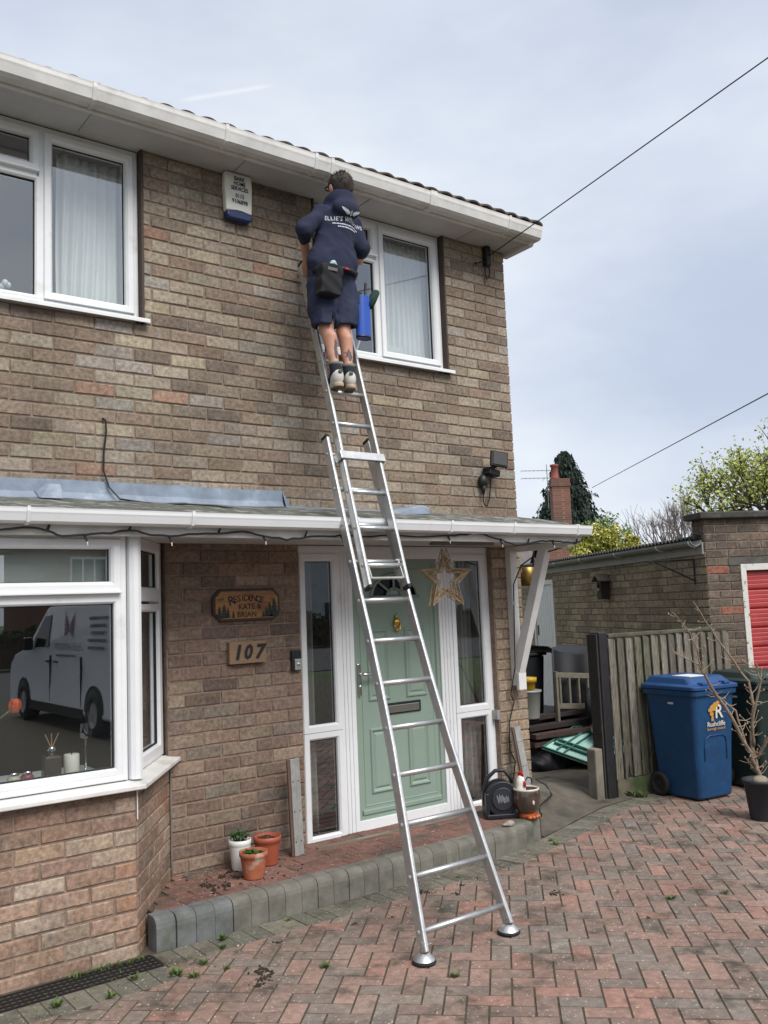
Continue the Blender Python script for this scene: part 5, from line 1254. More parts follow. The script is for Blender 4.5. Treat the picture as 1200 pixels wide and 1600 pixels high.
# print on the hoodie
ho = bvh_of(HO); dy = Vector((0, 1, 0)); M_PRINT = material('white_print', lin(206, 210, 220), .8)
wrapf = lambda p: tuple(stick(p, ho, .0025, dy))
pc = -1.845
text('print', "ELLIE'S WINDOWS", (pc, -.6, 1.757), .036, (1, 0, .02), (0, 0, 1), M_PRINT, HO, wrap=wrapf, squeeze=.9, spacing=1.12, bold=.0004)
for half, zz in ((.105, 1.727), (.075, 1.709)):      # two lines of print too small to read
    m = MB(); x_ = pc-half
    while x_ < pc+half:
        w_ = RNG.uniform(.004, .011); h_ = RNG.uniform(.003, .0042)
        m.add([wrapf((x_+a, -.6, zz+b+.02*(x_-pc))) for a, b in ((0, -h_), (w_, -h_), (w_, h_), (0, h_))], [(0, 1, 2, 3)]); x_ += w_+.0022
    m.build('print', M_PRINT, HO)
m = MB()
for s_ in (-1, 1):
    for q in range(4):
        a0 = np.array([pc+s_*.008, -.6, 1.783+q*.003]); a1 = np.array([pc+s_*(.035+.012*q), -.6, 1.792+.009*q]); a2 = np.array([pc+s_*(.03+.010*q), -.6, 1.780+.007*q])
        pts_ = [a0, (a0*2+a1)/3+np.array([0, 0, .003]), (a0+a1*2)/3+np.array([0, 0, .004]), a1, (a1+a2)/2, a2, (a0+a2)/2]
        m.add([wrapf(v) for v in pts_], [tuple(range(7))])
m.add([wrapf((pc+x, -.6, 1.793+z)) for x, z in ((-.004, -.016), (.004, -.016), (.005, .004), (0, .014), (-.005, .004))], [(0, 1, 2, 3, 4)])
m.build('print', M_PRINT, HO)
# belt pouch with a scrim cloth
t = thing('tool_pouch', 'black tool pouch hanging on the belt of the window cleaner', 'pouch', (-2.0, -.53, 1.32))
PO = surfnet(lambda P: np.maximum(np.abs(P[:, 0]+2.035-.10*(P[:, 2]-1.3))-.062, np.maximum(np.abs(P[:, 2]-1.325)-.082, np.abs(P[:, 1]+.528)-.026))-.012+.003*np.sin(P[:, 2]*70+P[:, 0]*50), (-2.14, -.59, 1.2), (-1.93, -.46, 1.44), .008).build('pouch_body', material('black_nylon', lin(24, 25, 30), .85, var=.2, vscale=30, bump=.4, bscale=300), t, smooth=True)
MB().box(-2.068, -2.0, -.572, -.566, 1.372, 1.392).build('pouch_label', material('pouch_label', lin(88, 90, 94), .6), PO)
m = MB(); m.tube([(pel[0]-.17, pel[1]-.04, 1.405), (pel[0]-.09, pel[1]-.125, 1.41), (pel[0]+.02, pel[1]-.135, 1.42), (pel[0]+.12, pel[1]-.10, 1.425), (pel[0]+.165, pel[1]-.02, 1.425)], .013, 8); m.build('belt', M_BLACK, t, smooth=True)
MB().box(pel[0]-.0, pel[0]+.03, pel[1]-.152, pel[1]-.146, 1.412, 1.422).build('red_tag', material('red_tag', lin(170, 40, 44), .6), t)
cl = surfnet(lambda P: ell(P, (-2.0, -.53, 1.425), (.028, .022, .028))+.006*np.sin(P[:, 0]*120)*np.sin(P[:, 2]*110), (-2.06, -.58, 1.36), (-1.94, -.48, 1.48), .005).build('cleaning_cloth', material('mint_cloth', lin(172, 200, 196), .9), smooth=True); tag(cl, 'pale mint cloth tucked into the black tool pouch', 'cloth')
# blue holster bucket with tools
t = thing('tool_holster', 'bright blue plastic bucket holster at the right hip of the window cleaner', 'bucket', (-1.745, -.44, 1.03))
M_BLUEH = material('bright_blue_plastic', lin(36, 82, 178), .35, var=.08)
ax_ = np.array([.02, .01, 1.0]); b0 = np.array([-1.735, -.45, 1.035])
def slot(m, sc, z, c0):
    for q in range(20):
        a = 6.2832*q/20; m.v.append((c0[0]+ax_[0]*z+.052*sc*math.cos(a), c0[1]+ax_[1]*z+.034*sc*math.sin(a), c0[2]+z))
m = MB(); lv = [(.9, 0), (1.0, .006), (1.0, .27), (.93, .27), (.93, .02), (.02, .018)]
for sc, z in lv: slot(m, sc, z, b0)
for i in range(len(lv)-1):
    for q in range(20): m.f.append((i*20+q, i*20+(q+1) % 20, (i+1)*20+(q+1) % 20, (i+1)*20+q))
m.f.append(tuple(range(20))[::-1]); m.build('holster_body', M_BLUEH, t, smooth=False, bevel=.002)
m = MB(); m.obox(b0+np.array([-.045, 0, .25]), (1, 0, 0), (0, 1, 0), (0, 0, 1), .03, .02, .04); m.build('belt_loop', M_BLACK, t, bevel=.004)
MB().lathe([(.050, -.002), (.053, -.004), (.053, .012), (.046, .014)], tuple(b0+np.array([0, 0, 0])), 20, ey=.66).build('base_trim', material('dark_navy_plastic', lin(22, 30, 56), .4), t, smooth=True)
t = thing('squeegee', 'black squeegee handle standing upright in the blue holster', 'squeegee', tuple(b0+np.array([.012, 0, .2])))
MB().tube([tuple(b0+np.array([.018, 0, .1])), tuple(b0+np.array([.03, .0, .36]))], [.010, .008], 8).build('handle', M_BLACK, t, smooth=True)
MB().bar(tuple(b0+np.array([-.03, 0, .285])), tuple(b0+np.array([.0, 0, .29])), .012, .02).build('blade_clamp', material('olive_metal', lin(86, 84, 58), .5), t, bevel=.003)
t = thing('applicator', 'dark green washing sleeve tilted out of the blue holster', 'window washer', tuple(b0+np.array([.05, -.01, .22])))
d0 = b0+np.array([.045, -.01, .21]); d1 = b0+np.array([.115, .01, .315])
MB().tube([tuple(d0), tuple(d0*.5+d1*.5), tuple(d1)], [.026, .028, .026], 12).build('sleeve', material('dark_green_pile', lin(30, 66, 52), .95, var=.4, vscale=60, bump=1, bscale=200), t, smooth=True)
MB().tube([tuple(d1), tuple(d1+np.array([.018, 0, .008]))], [.022, .016], 12).build('end_cap', material('green_plastic', lin(36, 92, 66), .5), t, smooth=True)
# ------------------------------------------------------------------ garage
g0 = np.array([2.40, -.02]); gd = np.array([.47, .883]); gd /= np.linalg.norm(gd); gf = np.array([gd[1], -gd[0]])
GS = Plane(tuple(g0+gd*6.0), tuple(-gd))      # side wall, u = 6 - distance from the front corner
GF = Plane(tuple(g0), tuple(gf))              # front wall
GA = thing('garage', 'brown brick garage with low grey roof and red panelled door', 'garage', (float(g0[0]), float(g0[1]), ZG))
su = lambda s_: 6.0-s_
m = MB()
ZE = -.24
GS.box(m, su(5.9), su(5.0), -.2, -.0065, ZG-.1, ZE+.1); GS.box(m, su(5.0), su(4.13), -.2, -.0065, -.345, ZE+.1); GS.box(m, su(4.13), su(.0)-.012, -.2, -.0065, ZG-.1, ZE+.1)
GF.box(m, .0065, .34, -.2, -.0065, ZG-.1, .06); GF.box(m, .34, 2.6, -.2, -.0065, -.37, .06); GF.box(m, 2.6, 2.95, -.2, -.0065, ZG-.1, .06)
GS.box(m, su(.22), su(.0)-.0125, -.2, -.0066, ZE+.1, .06)
GF.box(m, 2.75, 2.95, -5.8, -.2, ZG-.1, ZE); GF.box(m, .2, 2.75, -5.8, -5.6, ZG-.1, ZE)
gw = m.build('wall', M_MORTAR, GA)
bs = BrickSet()
bs.wall(GS, lay(su(5.9), su(0), ZG, ZE, [(su(5.0), su(4.13), ZG, -.345)], 6.0, 0), PAL_GAR)
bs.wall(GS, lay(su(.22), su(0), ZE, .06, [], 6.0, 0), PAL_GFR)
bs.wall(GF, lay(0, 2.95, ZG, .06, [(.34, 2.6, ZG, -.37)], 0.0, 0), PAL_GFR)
bs.finish(gw)
# coping, lintel
m = MB(); GF.box(m, -.06, 3.0, -.26, .06, .062, .125); m.build('coping', material('dark_coping', lin(78, 76, 72), .9, var=.35, vscale=8, bump=.6, bscale=40, col2=lin(110, 104, 92), c2scale=6, c2lo=.55, c2hi=.7), GA, bevel=.012)
m = MB(); GF.box(m, .22, 2.7, .001, .006, -.372, -.302); m.build('lintel', material('stone_lintel', lin(100, 98, 94), .9, var=.3, vscale=7), GA)
# door
m = MB(); GF.box(m, .335, .39, -.1, .008, ZG, -.365); GF.box(m, .39, 2.6, -.1, .008, -.425, -.365); GF.box(m, 2.6, 2.66, -.1, .008, ZG, -.365)
m.build('door_frame', material('flaking_white_paint', lin(216, 214, 208), .6, var=.1, vscale=10, col2=lin(120, 108, 92), c2scale=16, c2lo=.60, c2hi=.64), GA, bevel=.004)
M_RED = material('red_door_paint', lin(178, 62, 64), .5, var=.2, vscale=5)
z = -.43
while z > ZG:
    m = MB(); zt = z; zb2 = max(ZG, z-.175)
    pr = [(-.05, zb2+.001), (-.035, zb2+.012)]
    for q in range(4):
        a = zb2+.016+(zt-zb2-.024)*q/4; b = zb2+.016+(zt-zb2-.024)*(q+1)/4; pr += [(-.034, a), (-.031, a+.006), (-.031, b-.006)]
    pr += [(-.034, zt-.006), (-.05, zt-.001)]
    k = len(pr)
    for u in (.392, 2.6):
        for w_, zz in pr: m.v.append(GF.P(u, w_, zz))
    for i in range(k-1): m.f.append((i, k+i, k+i+1, i+1))
    m.f.append((k-1, 2*k-1, k, 0)); m.build('door_panel', M_RED, GA); z -= .175
# side door
m = MB(); GS.box(m, su(5.0), su(4.13), -.06, -.02, ZG+.05, -.345)
sdoor = m.build('side_door', M_WPAINT, GA)
for q in range(7):
    m = MB(); a = su(4.93)+.104*q; GS.box(m, a+.002, a+.099, -.0198, -.012, ZG+.1, -.43); m.build('door_board', M_WPAINT, sdoor, bevel=.004)
m = MB(); GS.box(m, su(5.0), su(4.94), -.0195, .006, ZG+.05, -.345); GS.box(m, su(4.19), su(4.13), -.0195, .006, ZG+.05, -.345); GS.box(m, su(4.94), su(4.19), -.0195, .006, -.41, -.345); m.build('side_door_frame', M_WPAINT, GA, bevel=.003)
m = MB(); GS.box(m, su(4.88), su(4.85), -.011, .0, -1.12, -.98); m.build('door_handle', M_BLACK, sdoor, bevel=.003)
# roof, fascia and gutter along the side
m = MB(); GS.box(m, su(6.0), su(-.0)-.02, -.03, .02, -.262, -.15); m.build('fascia', material('grey_white_fascia', lin(160, 158, 150), .6, var=.2, vscale=6), GA, bevel=.003)
pr = [(.02+.055*(1+math.cos(a)), -.135-.05*math.sin(a)) for a in np.linspace(0, math.pi, 9)]; m = MB()
for u in (su(6.0), su(.02)):
    for w_, z in pr: m.v.append(GS.P(u, w_, z))
    for w_, z in pr[::-1]: m.v.append(GS.P(u, .075+(w_-.075)*.9, z+.004))
k = len(pr)*2
for i in range(k-1): m.f.append((i, i+1, k+i+1, k+i))
m.f += [tuple(range(k)), tuple(range(2*k-1, k-1, -1))]; gg = m.build('gutter', material('grey_gutter', lin(150, 150, 146), .5, var=.2, vscale=5), GA)
for s_ in (.06, .72, 1.75, 2.8, 3.7): 
    m = MB(); m.tube([GS.P(su(s_), w_*1.0+.003*(w_-.07)/.05, z-.004) for w_, z in pr], .007, 5); m.build('gutter_bracket', M_WPAINT, gg)
m = MB(); ns = 150
for i in range(ns+1):
    s_ = 5.95*i/ns
    for w_, z in ((.05, -.10), (-.6, -.02), (-2.9, .0)): m.v.append(GS.P(su(s_), w_, z+.013*math.cos(s_*6.283/.0793)))
for i in range(ns):
    for j in range(2): m.f.append((i*3+j, (i+1)*3+j, (i+1)*3+j+1, i*3+j+1))
m = MB(); ns = 75*6
for lay_ in (0, -.008):
    for i in range(ns+1):
        s_ = .05+5.9*i/ns
        for w_, z in ((.06, -.098), (-.6, -.05), (-2.75, .02)): m.v.append(GS.P(su(s_), w_, z+lay_+.013*math.cos(i*6.2832/6)))
nb = 3*(ns+1)
for i in range(ns):
    for j in range(2): m.f += [(i*3+j, (i+1)*3+j, (i+1)*3+j+1, i*3+j+1), (nb+i*3+j, nb+i*3+j+1, nb+(i+1)*3+j+1, nb+(i+1)*3+j)]
    m.f.append((i*3, nb+i*3, nb+(i+1)*3, (i+1)*3))
m.build('corrugated_roof', material('corrugated_sheet', lin(74, 74, 72), .85, var=.35, vscale=12, bump=.5, bscale=50), GA)
# bird box and plant bracket on the side wall
def gp(s_, w_, z): return np.array(GS.P(su(s_), w_, z))
t = thing('bird_box', 'small dark wooden bird box on the garage side wall', 'bird box', tuple(gp(2.3, 0, -.64)))
M_DW = material('dark_weathered_wood', lin(62, 54, 48), .85, var=.3, vscale=12)
m = MB(); GS.box(m, su(2.34), su(2.22), .002, .11, -.64, -.42); bx_ = m.build('box', M_DW, t, bevel=.004)
m = MB(); a = su(2.28); m.prism([GS.P(a-.11, .002, -.435), GS.P(a, .002, -.36), GS.P(a+.11, .002, -.435), GS.P(a+.11, .002, -.42), GS.P(a, .002, -.345), GS.P(a-.11, .002, -.42)], np.array([*(GS.n*.15), 0])); m.build('pitched_roof', material('grey_shingle', lin(120, 112, 100), .85, var=.2), t)
m = MB(); m.sphere(GS.P(a, .112, -.48), .022, .022, .022, 10, 7); m.build('entrance_hole', M_BLACK, bx_); m = MB(); m.sphere(GS.P(a, .115, -.53), .018, .018, .018, 8, 6); m.build('perch', material('pale_knob', lin(170, 164, 150), .7), bx_)
t = thing('hanging_bracket', 'black iron plant bracket on the garage wall near its corner', 'bracket', tuple(gp(.21, 0, -.5)))
m = MB(); m.tube([gp(.21, .012, -.29), gp(.21, .012, -.53)], .008, 6); m.tube([gp(.21, .012, -.30), gp(.48, .30, -.295)], .007, 6); m.tube([gp(.21, .012, -.5), gp(.46, .28, -.30)], .007, 6); m.sphere(tuple(gp(.49, .31, -.30)), .014); m.build('iron_arm', material('black_iron', lin(30, 29, 30), .6), t)

# ------------------------------------------------------------------ fence across the passage
FN = thing('fence_panel', 'weathered grey green vertical board fence beside the blue bin', 'fence', (.9, -.08, ZG))
fa, fb = np.array([.86, -.06]), np.array([2.33, -.22]); FL = np.linalg.norm(fb-fa); FP_ = Plane(tuple(fa), tuple(fb-fa))
nb_ = 15
BCOL = [lin(146, 140, 126), lin(134, 128, 114), lin(154, 148, 136), lin(130, 128, 106), lin(140, 132, 120)]
M_BOARD = material('weathered_board', (0, 0, 0), .9, var=.55, vscale=14, bump=.8, bscale=60, objcol='obj', stretch=(5, 5, .6), col2=lin(116, 118, 76), c2scale=2.5, c2lo=.58, c2hi=.74)
for q in range(nb_):
    u0 = FL*q/nb_; u1 = FL*(q+1)/nb_+.018; zt = -.95-.0*u0+RNG.uniform(-.008, .004); zb3 = -2.06+RNG.uniform(-.01, .02)
    if q == 1: zb3 += .0
    m = MB(); tl = RNG.uniform(-.006, .006)
    v = [(u0-.016, .034, zb3), (u1-.016, .004, zb3), (u1-.016+tl, .004, zt), (u0-.016+tl, .034, zt)]
    if q == 1: v = [(u0-.016, .034, zb3), (u0+.01, .026, zb3), (u0+.04, .018, zb3+.12), (u0+.065, .010, zb3+.02), (u1-.016, .004, zb3), (u1-.016+tl, .004, zt), (u0-.016+tl, .034, zt)]
    m.prism([FP_.P(a, b+.012, c) for a, b, c in v], np.array([*(-FP_.n*.012), 0])); o = m.build('board', M_BOARD, FN, bevel=.003); k_ = RNG.uniform(.75, 1.2); o.color = (*[c*k_ for c in BCOL[RNG.randrange(5)]], 1)
m = MB(); FP_.box(m, -.01, FL+.02, -.03, .045, -.945, -.915); m.build('top_rail', material('rail_wood', lin(92, 90, 76), .9, var=.35, vscale=12), FN, bevel=.006)
m = MB(); FP_.box(m, .0, FL, .001, .035, ZG-.02, -2.062); m.build('gravel_board', material('gravel_board', lin(112, 106, 88), .9, var=.35, vscale=10, col2=lin(84, 104, 60), c2scale=4), FN, bevel=.004)
m = MB(); FP_.box(m, 0, FL, -.07, -.012, -1.25, -1.18); FP_.box(m, 0, FL, -.07, -.012, -1.95, -1.88); m.build('back_rail', M_DW, FN)
t = thing('gate_post', 'black tarred timber gate post at the end of the fence', 'post', (.80, -.03, ZG))
M_TAR = material('tarred_timber', lin(32, 32, 36), .6, var=.3, vscale=10, bump=.4, bscale=40)
m = MB(); FP_.box(m, -.105, -.012, -.09, .035, ZG-.05, -.895); m.build('post', M_TAR, t, bevel=.012)
m = MB(); FP_.box(m, -.122, -.1055, -.09, .02, ZG-.05, -.91); m.build('post_batten', material('grey_batten', lin(58, 56, 54), .85, var=.3, vscale=12), t, bevel=.006)
m = MB(); m.obox((*FP_.P(-.18, -.02, 0)[:2], -2.0), (FP_.d[0], FP_.d[1], 0), (FP_.n[0], FP_.n[1], 0), (0, 0, 1), .04, .05, .20); tag(m.build('concrete_spur', M_CONC, bevel=.01), 'short grey concrete spur beside the black gate post', 'spur')

# ------------------------------------------------------------------ wheelie bins
def wheelie(label, cx, cy, yaw, mat, matlid, wheels=True, logo=False, z0=ZG):
    t = thing('wheelie_bin', label, 'wheelie bin', (cx, cy, z0), 'wheelie bins by the fence')
    c, s = math.cos(yaw), math.sin(yaw)
    T = lambda x, y, z: (cx+x*c-y*s, cy+x*s+y*c, z0+z)        # local: front = -y
    def loft(lv, name, mt, par, bev=.004, cap_top=True):
        m = MB(); n = 0
        for (hx, y0, y1, z, r) in lv:
            pts = []
            for (px, py, a0) in ((hx-r, y1-r, 0), (-hx+r, y1-r, 90), (-hx+r, y0+r, 180), (hx-r, y0+r, 270)):
                for q in range(5): a = math.radians(a0+22.5*q); pts.append((px+r*math.cos(a), py+r*math.sin(a)))
            n = len(pts); m.v += [T(x, y, z) for x, y in pts]
        for i in range(len(lv)-1):
            for j in range(n): m.f.append((i*n+j, i*n+(j+1) % n, (i+1)*n+(j+1) % n, (i+1)*n+j))
        m.f.append(tuple(range(n))[::-1]); m.f.append(tuple((len(lv)-1)*n+j for j in range(n)))
        return m.build(name, mt, par, smooth=False, bevel=bev)
    bd = loft([(.175, -.20, .19, .015, .03), (.183, -.215, .20, .03, .035), (.205, -.235, .225, .42, .04), (.228, -.262, .25, .80, .04)], 'body', mat, t)
    loft([(.240, -.275, .262, .795, .04), (.246, -.282, .268, .80, .04), (.246, -.282, .268, .835, .04), (.240, -.275, .262, .84, .04)], 'rim', mat, t)
    loft([(.252, -.292, .27, .842, .04), (.254, -.296, .275, .846, .04), (.254, -.296, .275, .868, .04), (.246, -.285, .27, .874, .04), (.225, -.24, .25, .886, .04), (.205, -.20, .235, .925, .05), (.195, -.185, .228, .934, .05)], 'lid', matlid, t)
    m = MB(); 
    for x in (-.12, .12): m.obox(T(x, -.255, .885), (c, s, 0), (-s, c, 0), (0, 0, 1), .03, .035, .012)
    m.build('lid_rib', matlid, t, bevel=.006)
    m = MB(); m.tube([T(-.2, .29, .84), T(.2, .29, .84)], .014, 8); 
    for x in (-.2, 0, .2): m.tube([T(x, .24, .82), T(x, .29, .84)], .014, 8)
    m.build('handle', mat, t, smooth=True)
    for x in (-.205, .205):
        m = MB(); m.lathe([(.085, -.022), (.092, -.016), (.092, .016), (.085, .022), (.055, .024), (.05, .012), (.02, .012), (.001, .02)], (0, 0, 0), 22); sg = 1 if x > 0 else -1
        m.v = [T(x+zz*sg, .165+yy, .093+xx) for xx, yy, zz in m.v]; m.build('wheel', M_RUBBER, t, smooth=True)
    m = MB(); m.tube([T(-.2, .165, .093), T(.2, .165, .093)], .012, 8); m.build('axle', M_ALU_DULL, t)
    # moulded arch on the front and a pale tag on the side
    fr = lambda u, z: T(u, -.2345-.0315*(z-.42)/.38-.0035, z)
    m = MB(); m.tube([fr(-.12, .30), fr(-.122, .42), fr(-.11, .47), fr(-.07, .49), fr(.07, .49), fr(.11, .47), fr(.122, .42), fr(.12, .30)], .006, 6); m.build('moulded_arch', mat, bd, smooth=True)
    m = MB(); m.obox(T(-.2225, -.02, .735), (c, s, 0), (-s, c, 0), (0, 0, 1), .003, .028, .008); m.build('side_tag', material('pale_tag', lin(186, 192, 198), .5), bd)
    if logo:
        M_GOLD = material('gold_print', lin(190, 140, 62), .5); M_PALE = material('pale_print_bin', lin(214, 206, 190), .5)
        up_ = np.array([0, -s*0, 1.0]); rt_ = np.array([c, s, 0]); upv = np.array(fr(0, .8))-np.array(fr(0, .6)); nrm = np.cross(rt_, upv/np.linalg.norm(upv))
        at = lambda u, z: tuple(np.array(fr(u, z))+nrm*.002)
        text('print', 'R', at(.035, .665), .15, rt_, upv, M_PALE, bd, depth=.001, bold=.002)
        m = MB()
        for u, z, r in ((-.03, .70, .034), (-.06, .685, .022), (-.005, .72, .028), (-.045, .655, .02), (.02, .735, .02)):
            k = len(m.v); m.v += [tuple(np.array(at(u+r*1.1*math.cos(6.283*q/10), z+r*.8*math.sin(6.283*q/10)))+nrm*.0012*(1+r*10)) for q in range(10)]; m.f.append(tuple(range(k, k+10)))
        m.add([tuple(np.array(at(u, z))+nrm*.0008) for u, z in ((-.045, .66), (-.03, .66), (-.02, .60), (-.05, .60))], [(0, 1, 2, 3)])
        m.build('print', M_GOLD, bd)
        text('print', 'Rushcliffe', at(.005, .575), .052, rt_, upv, M_PALE, bd, bold=.0006); text('print', 'borough council', at(.005, .54), .030, rt_, upv, M_GOLD, bd, bold=.0005)
    return t
M_BINB = material('blue_bin_plastic', lin(16, 68, 112), .45, var=.22, vscale=7, bump=.15, bscale=120, col2=lin(44, 88, 122), c2scale=9, c2lo=.6, c2hi=.8); M_BINBL = material('blue_bin_lid', lin(30, 72, 124), .45, var=.12, vscale=6)
M_BING = material('green_bin_plastic', lin(24, 44, 42), .45, var=.12, vscale=5); M_BINGL = material('green_bin_lid', lin(40, 56, 50), .5, var=.15, vscale=6)
wheelie('blue wheelie bin with gold council crest in front of the fence', 1.345, -.455, -.14, M_BINB, M_BINBL, logo=True)
wheelie('dark green wheelie bin partly hidden behind the blue one', 1.99, -.62, -.2, M_BING, M_BINGL)
# pale paper on the blue lid
m = MB(); m.obox((1.31, -.50, ZG+.936), (.97, -.2, 0), (.2, .97, 0), (0, 0, 1), .09, .10, .002); tag(m.build('paper_sheet', material('paper', lin(210, 214, 212), .8)), 'pale paper sheet lying on the blue bin lid', 'paper')

# ------------------------------------------------------------------ potted bare shrub
t = thing('potted_shrub', 'bare branching shrub in a dark plastic pot at the right edge', 'shrub', (.985, -1.24, ZG))
MB().lathe([(.001, 0), (.085, 0), (.09, .01), (.118, .25), (.128, .252), (.130, .272), (.120, .274), (.116, .25), (.001, .245)], (.985, -1.24, ZG), 28).build('pot', material('charcoal_pot', lin(44, 48, 56), .6, var=.15, vscale=12), t, smooth=True)
M_BARK = material('pale_bark', lin(150, 132, 112), .85, var=.35, vscale=30, bump=.6, bscale=120)
STEMS = [[(.982, -1.238, -1.96), (.945, -1.242, -1.85), (.877, -1.244, -1.742), (.71, -1.215, -1.473), (.519, -1.171, -1.181), (.438, -1.183, -1.102), (.25, -1.115, -1.006)],
         [(.99, -1.235, -1.96), (.975, -1.22, -1.83), (.976, -1.196, -1.719), (1.021, -1.205, -1.43), (1.033, -1.173, -1.267), (.898, -1.047, -.96), (.79, -.938, -.678)],
         [(.976, -1.21, -1.70), (.93, -1.243, -1.542), (.961, -1.311, -1.237), (.936, -1.307, -1.125)], [(.955, -1.242, -1.78), (.95, -1.341, -1.636), (.974, -1.478, -1.482), (1.0, -1.55, -1.35)],
         [(.46, -1.18, -1.12), (.42, -1.19, -.99), (.37, -1.16, -.86), (.25, -1.14, -.74)], [(.86, -1.24, -1.72), (.802, -1.195, -1.44), (.67, -1.084, -1.28)]]
RAD = [(.018, .015, .014, .012, .008, .005, .003), (.017, .015, .014, .012, .009, .006, .003), (.011, .010, .007, .004), (.012, .009, .006, .004), (.006, .005, .004, .002), (.008, .007, .003)]
m = MB(); tw = MB()
for st_, rd in zip(STEMS, RAD):
    f_, r_ = [], []
    for i in range(len(st_)-1):
        for q in range(4): u = q/4; f_.append(np.array(st_[i])*(1-u)+np.array(st_[i+1])*u+np.array([RNG.uniform(-1, 1)*.006 for _ in range(3)])); r_.append(rd[i]*(1-u)+rd[i+1]*u)
    f_.append(np.array(st_[-1])); r_.append(rd[-1]); m.tube(f_, r_, 7)
    for q in range(2, len(f_)-1):
        for rep in range(1 if q % 2 else 2):
            d = np.array([RNG.uniform(-1, 1), RNG.uniform(-1, 1), RNG.uniform(-.15, .7)]); d /= np.linalg.norm(d); L_ = RNG.uniform(.03, .11); p0 = f_[q]; p1 = p0+d*L_*.5; p2 = p1+(d+np.array([0, 0, .5]))*L_*.4; tw.tube([p0, p1, p2], [.003, .0024, .0014], 4)
            if RNG.random() < .5: tw.sphere(tuple(p2), .005, .005, .009, 5, 4)
m.build('stems', M_BARK, t, smooth=True); TWG = tw.build('twigs', material('pale_twig', lin(178, 160, 138), .8, var=.3, vscale=40), t); stuff(TWG)
MB().lathe([(.001, .246), (.05, .25), (.116, .247)], (.985, -1.24, ZG), 20).build('soil', M_SOIL, t)
st = surfnet(lambda P: ell(P, (.925, -1.27, ZG+.275), (.06, .05, .034)), (.84, -1.35, ZG+.2), (1.0, -1.18, ZG+.33), .008); tag(st.build('stone', material('tan_stone', lin(150, 138, 122), .85, var=.2, vscale=25), smooth=True), 'tan cobble lying in the dark pot of the bare shrub', 'stone')
bg_ = surfnet(lambda P: ell(P, (1.03, -1.33, ZG+.275), (.045, .035, .075))+.010*np.sin(P[:, 2]*70)*np.sin(P[:, 0]*90), (.95, -1.42, ZG+.17), (1.12, -1.26, ZG+.38), .006).build('plastic_packet', material('blue_white_packet', lin(120, 190, 220), .25, col2=lin(232, 236, 238), c2scale=14, c2lo=.48, c2hi=.55), smooth=True)
tag(bg_, 'crumpled blue and white packet in the dark shrub pot', 'packet')

# ------------------------------------------------------------------ clutter in the passage
M_DKBIN = material('charcoal_bin', lin(20, 22, 28), .6, var=.15, vscale=8)
# raised lean-to bins
def crate(name, label, cat, x0, x1, y0, y1, z0, z1, mat, lidmat=None, flare=.03, tilt=0.0):
    t = thing(name, label, cat, ((x0+x1)/2, (y0+y1)/2, z0)); m = MB()
    b = [(x0+flare, y0+flare), (x1-flare, y0+flare), (x1-flare, y1-flare), (x0+flare, y1-flare)]; T_ = [(x0, y0), (x1, y0), (x1, y1), (x0, y1)]
    m.add([(*p, z0) for p in b]+[(*p, z1) for p in T_], [(3, 2, 1, 0), (4, 5, 6, 7), (0, 1, 5, 4), (1, 2, 6, 5), (2, 3, 7, 6), (3, 0, 4, 7)]); m.build('body', mat, t, bevel=.015)
    m = MB(); m.box(x0-.02, x1+.02, y0-.02, y1+.02, z1+.002, z1+.03); m.v = [(x, y, z+tilt*(x-x0)) for x, y, z in m.v]; m.build('lid', lidmat or mat, t, bevel=.01)
    return t
crate('storage_bin', 'black plastic bin with flat lid beside the white side door', 'bin', 1.22, 1.66, 1.36, 1.9, -2.15, -1.16, M_DKBIN, flare=.04)
t = thing('black_sheet', 'wavy black plastic cover over the clutter behind the gate post', 'cover', (1.9, 1.45, -1.3)); m = MB(); nx = 24
for i in range(nx+1):
    u = i/nx; x = 1.55+.85*u; z = -1.065-.10*u-.05*math.sin(u*4.2)
    for y, dz in ((1.16, -.9), (1.15, -.02), (1.2, .0), (1.75, .02)): m.v.append((x, y+.02*math.sin(u*14), z+dz))
for i in range(nx):
    for j in range(3): m.f.append((i*4+j, (i+1)*4+j, (i+1)*4+j+1, i*4+j+1))
o = m.build('sheet', M_DKBIN, t, smooth=True); md = o.modifiers.new('s', 'SOLIDIFY'); md.thickness = .01
t = thing('bucket', 'light grey plastic bucket on the clutter by the pier', 'bucket', (1.26, 1.22, -1.72))
MB().lathe([(.001, 0), (.085, 0), (.09, .01), (.108, .24), (.118, .245), (.12, .262), (.11, .264), (.105, .25), (.001, .05)], (1.27, 1.22, -1.72), 26).build('bucket_body', material('light_grey_plastic', lin(160, 162, 158), .5, var=.1), t, smooth=True)
t = thing('yellow_pot', 'yellow tub standing on the grey bucket', 'tub', (1.27, 1.22, -1.46))
MB().lathe([(.001, 0), (.05, 0), (.06, .01), (.066, .07), (.078, .072), (.080, .115), (.07, .117), (.064, .08), (.001, .06)], (1.27, 1.22, -1.456), 24).build('tub', material('yellow_plastic', lin(204, 164, 40), .45, var=.15, vscale=20), t, smooth=True)
t = thing('wooden_ladder', 'short grey wooden ladder lying on its side in the passage', 'ladder', (1.75, 1.12, -1.6)); M_GW = material('grey_wood', lin(122, 116, 104), .85, var=.25, vscale=14, stretch=(1, 1, 5))
for z in (-1.33, -1.62): m = MB(); m.bar((1.50, 1.10, z), (2.25, 1.02, z-.07), .02, .05, (0, 1, 0)); m.build('stile', M_GW, t, bevel=.003)
for q in range(6): x = 1.56+.12*q; m = MB(); m.bar((x, 1.093-.0107*q*10*.1, -1.335-.0112*q), (x, 1.093-.0107*q, -1.625-.0112*q), .022, .022); m.build('rung', M_GW, t)
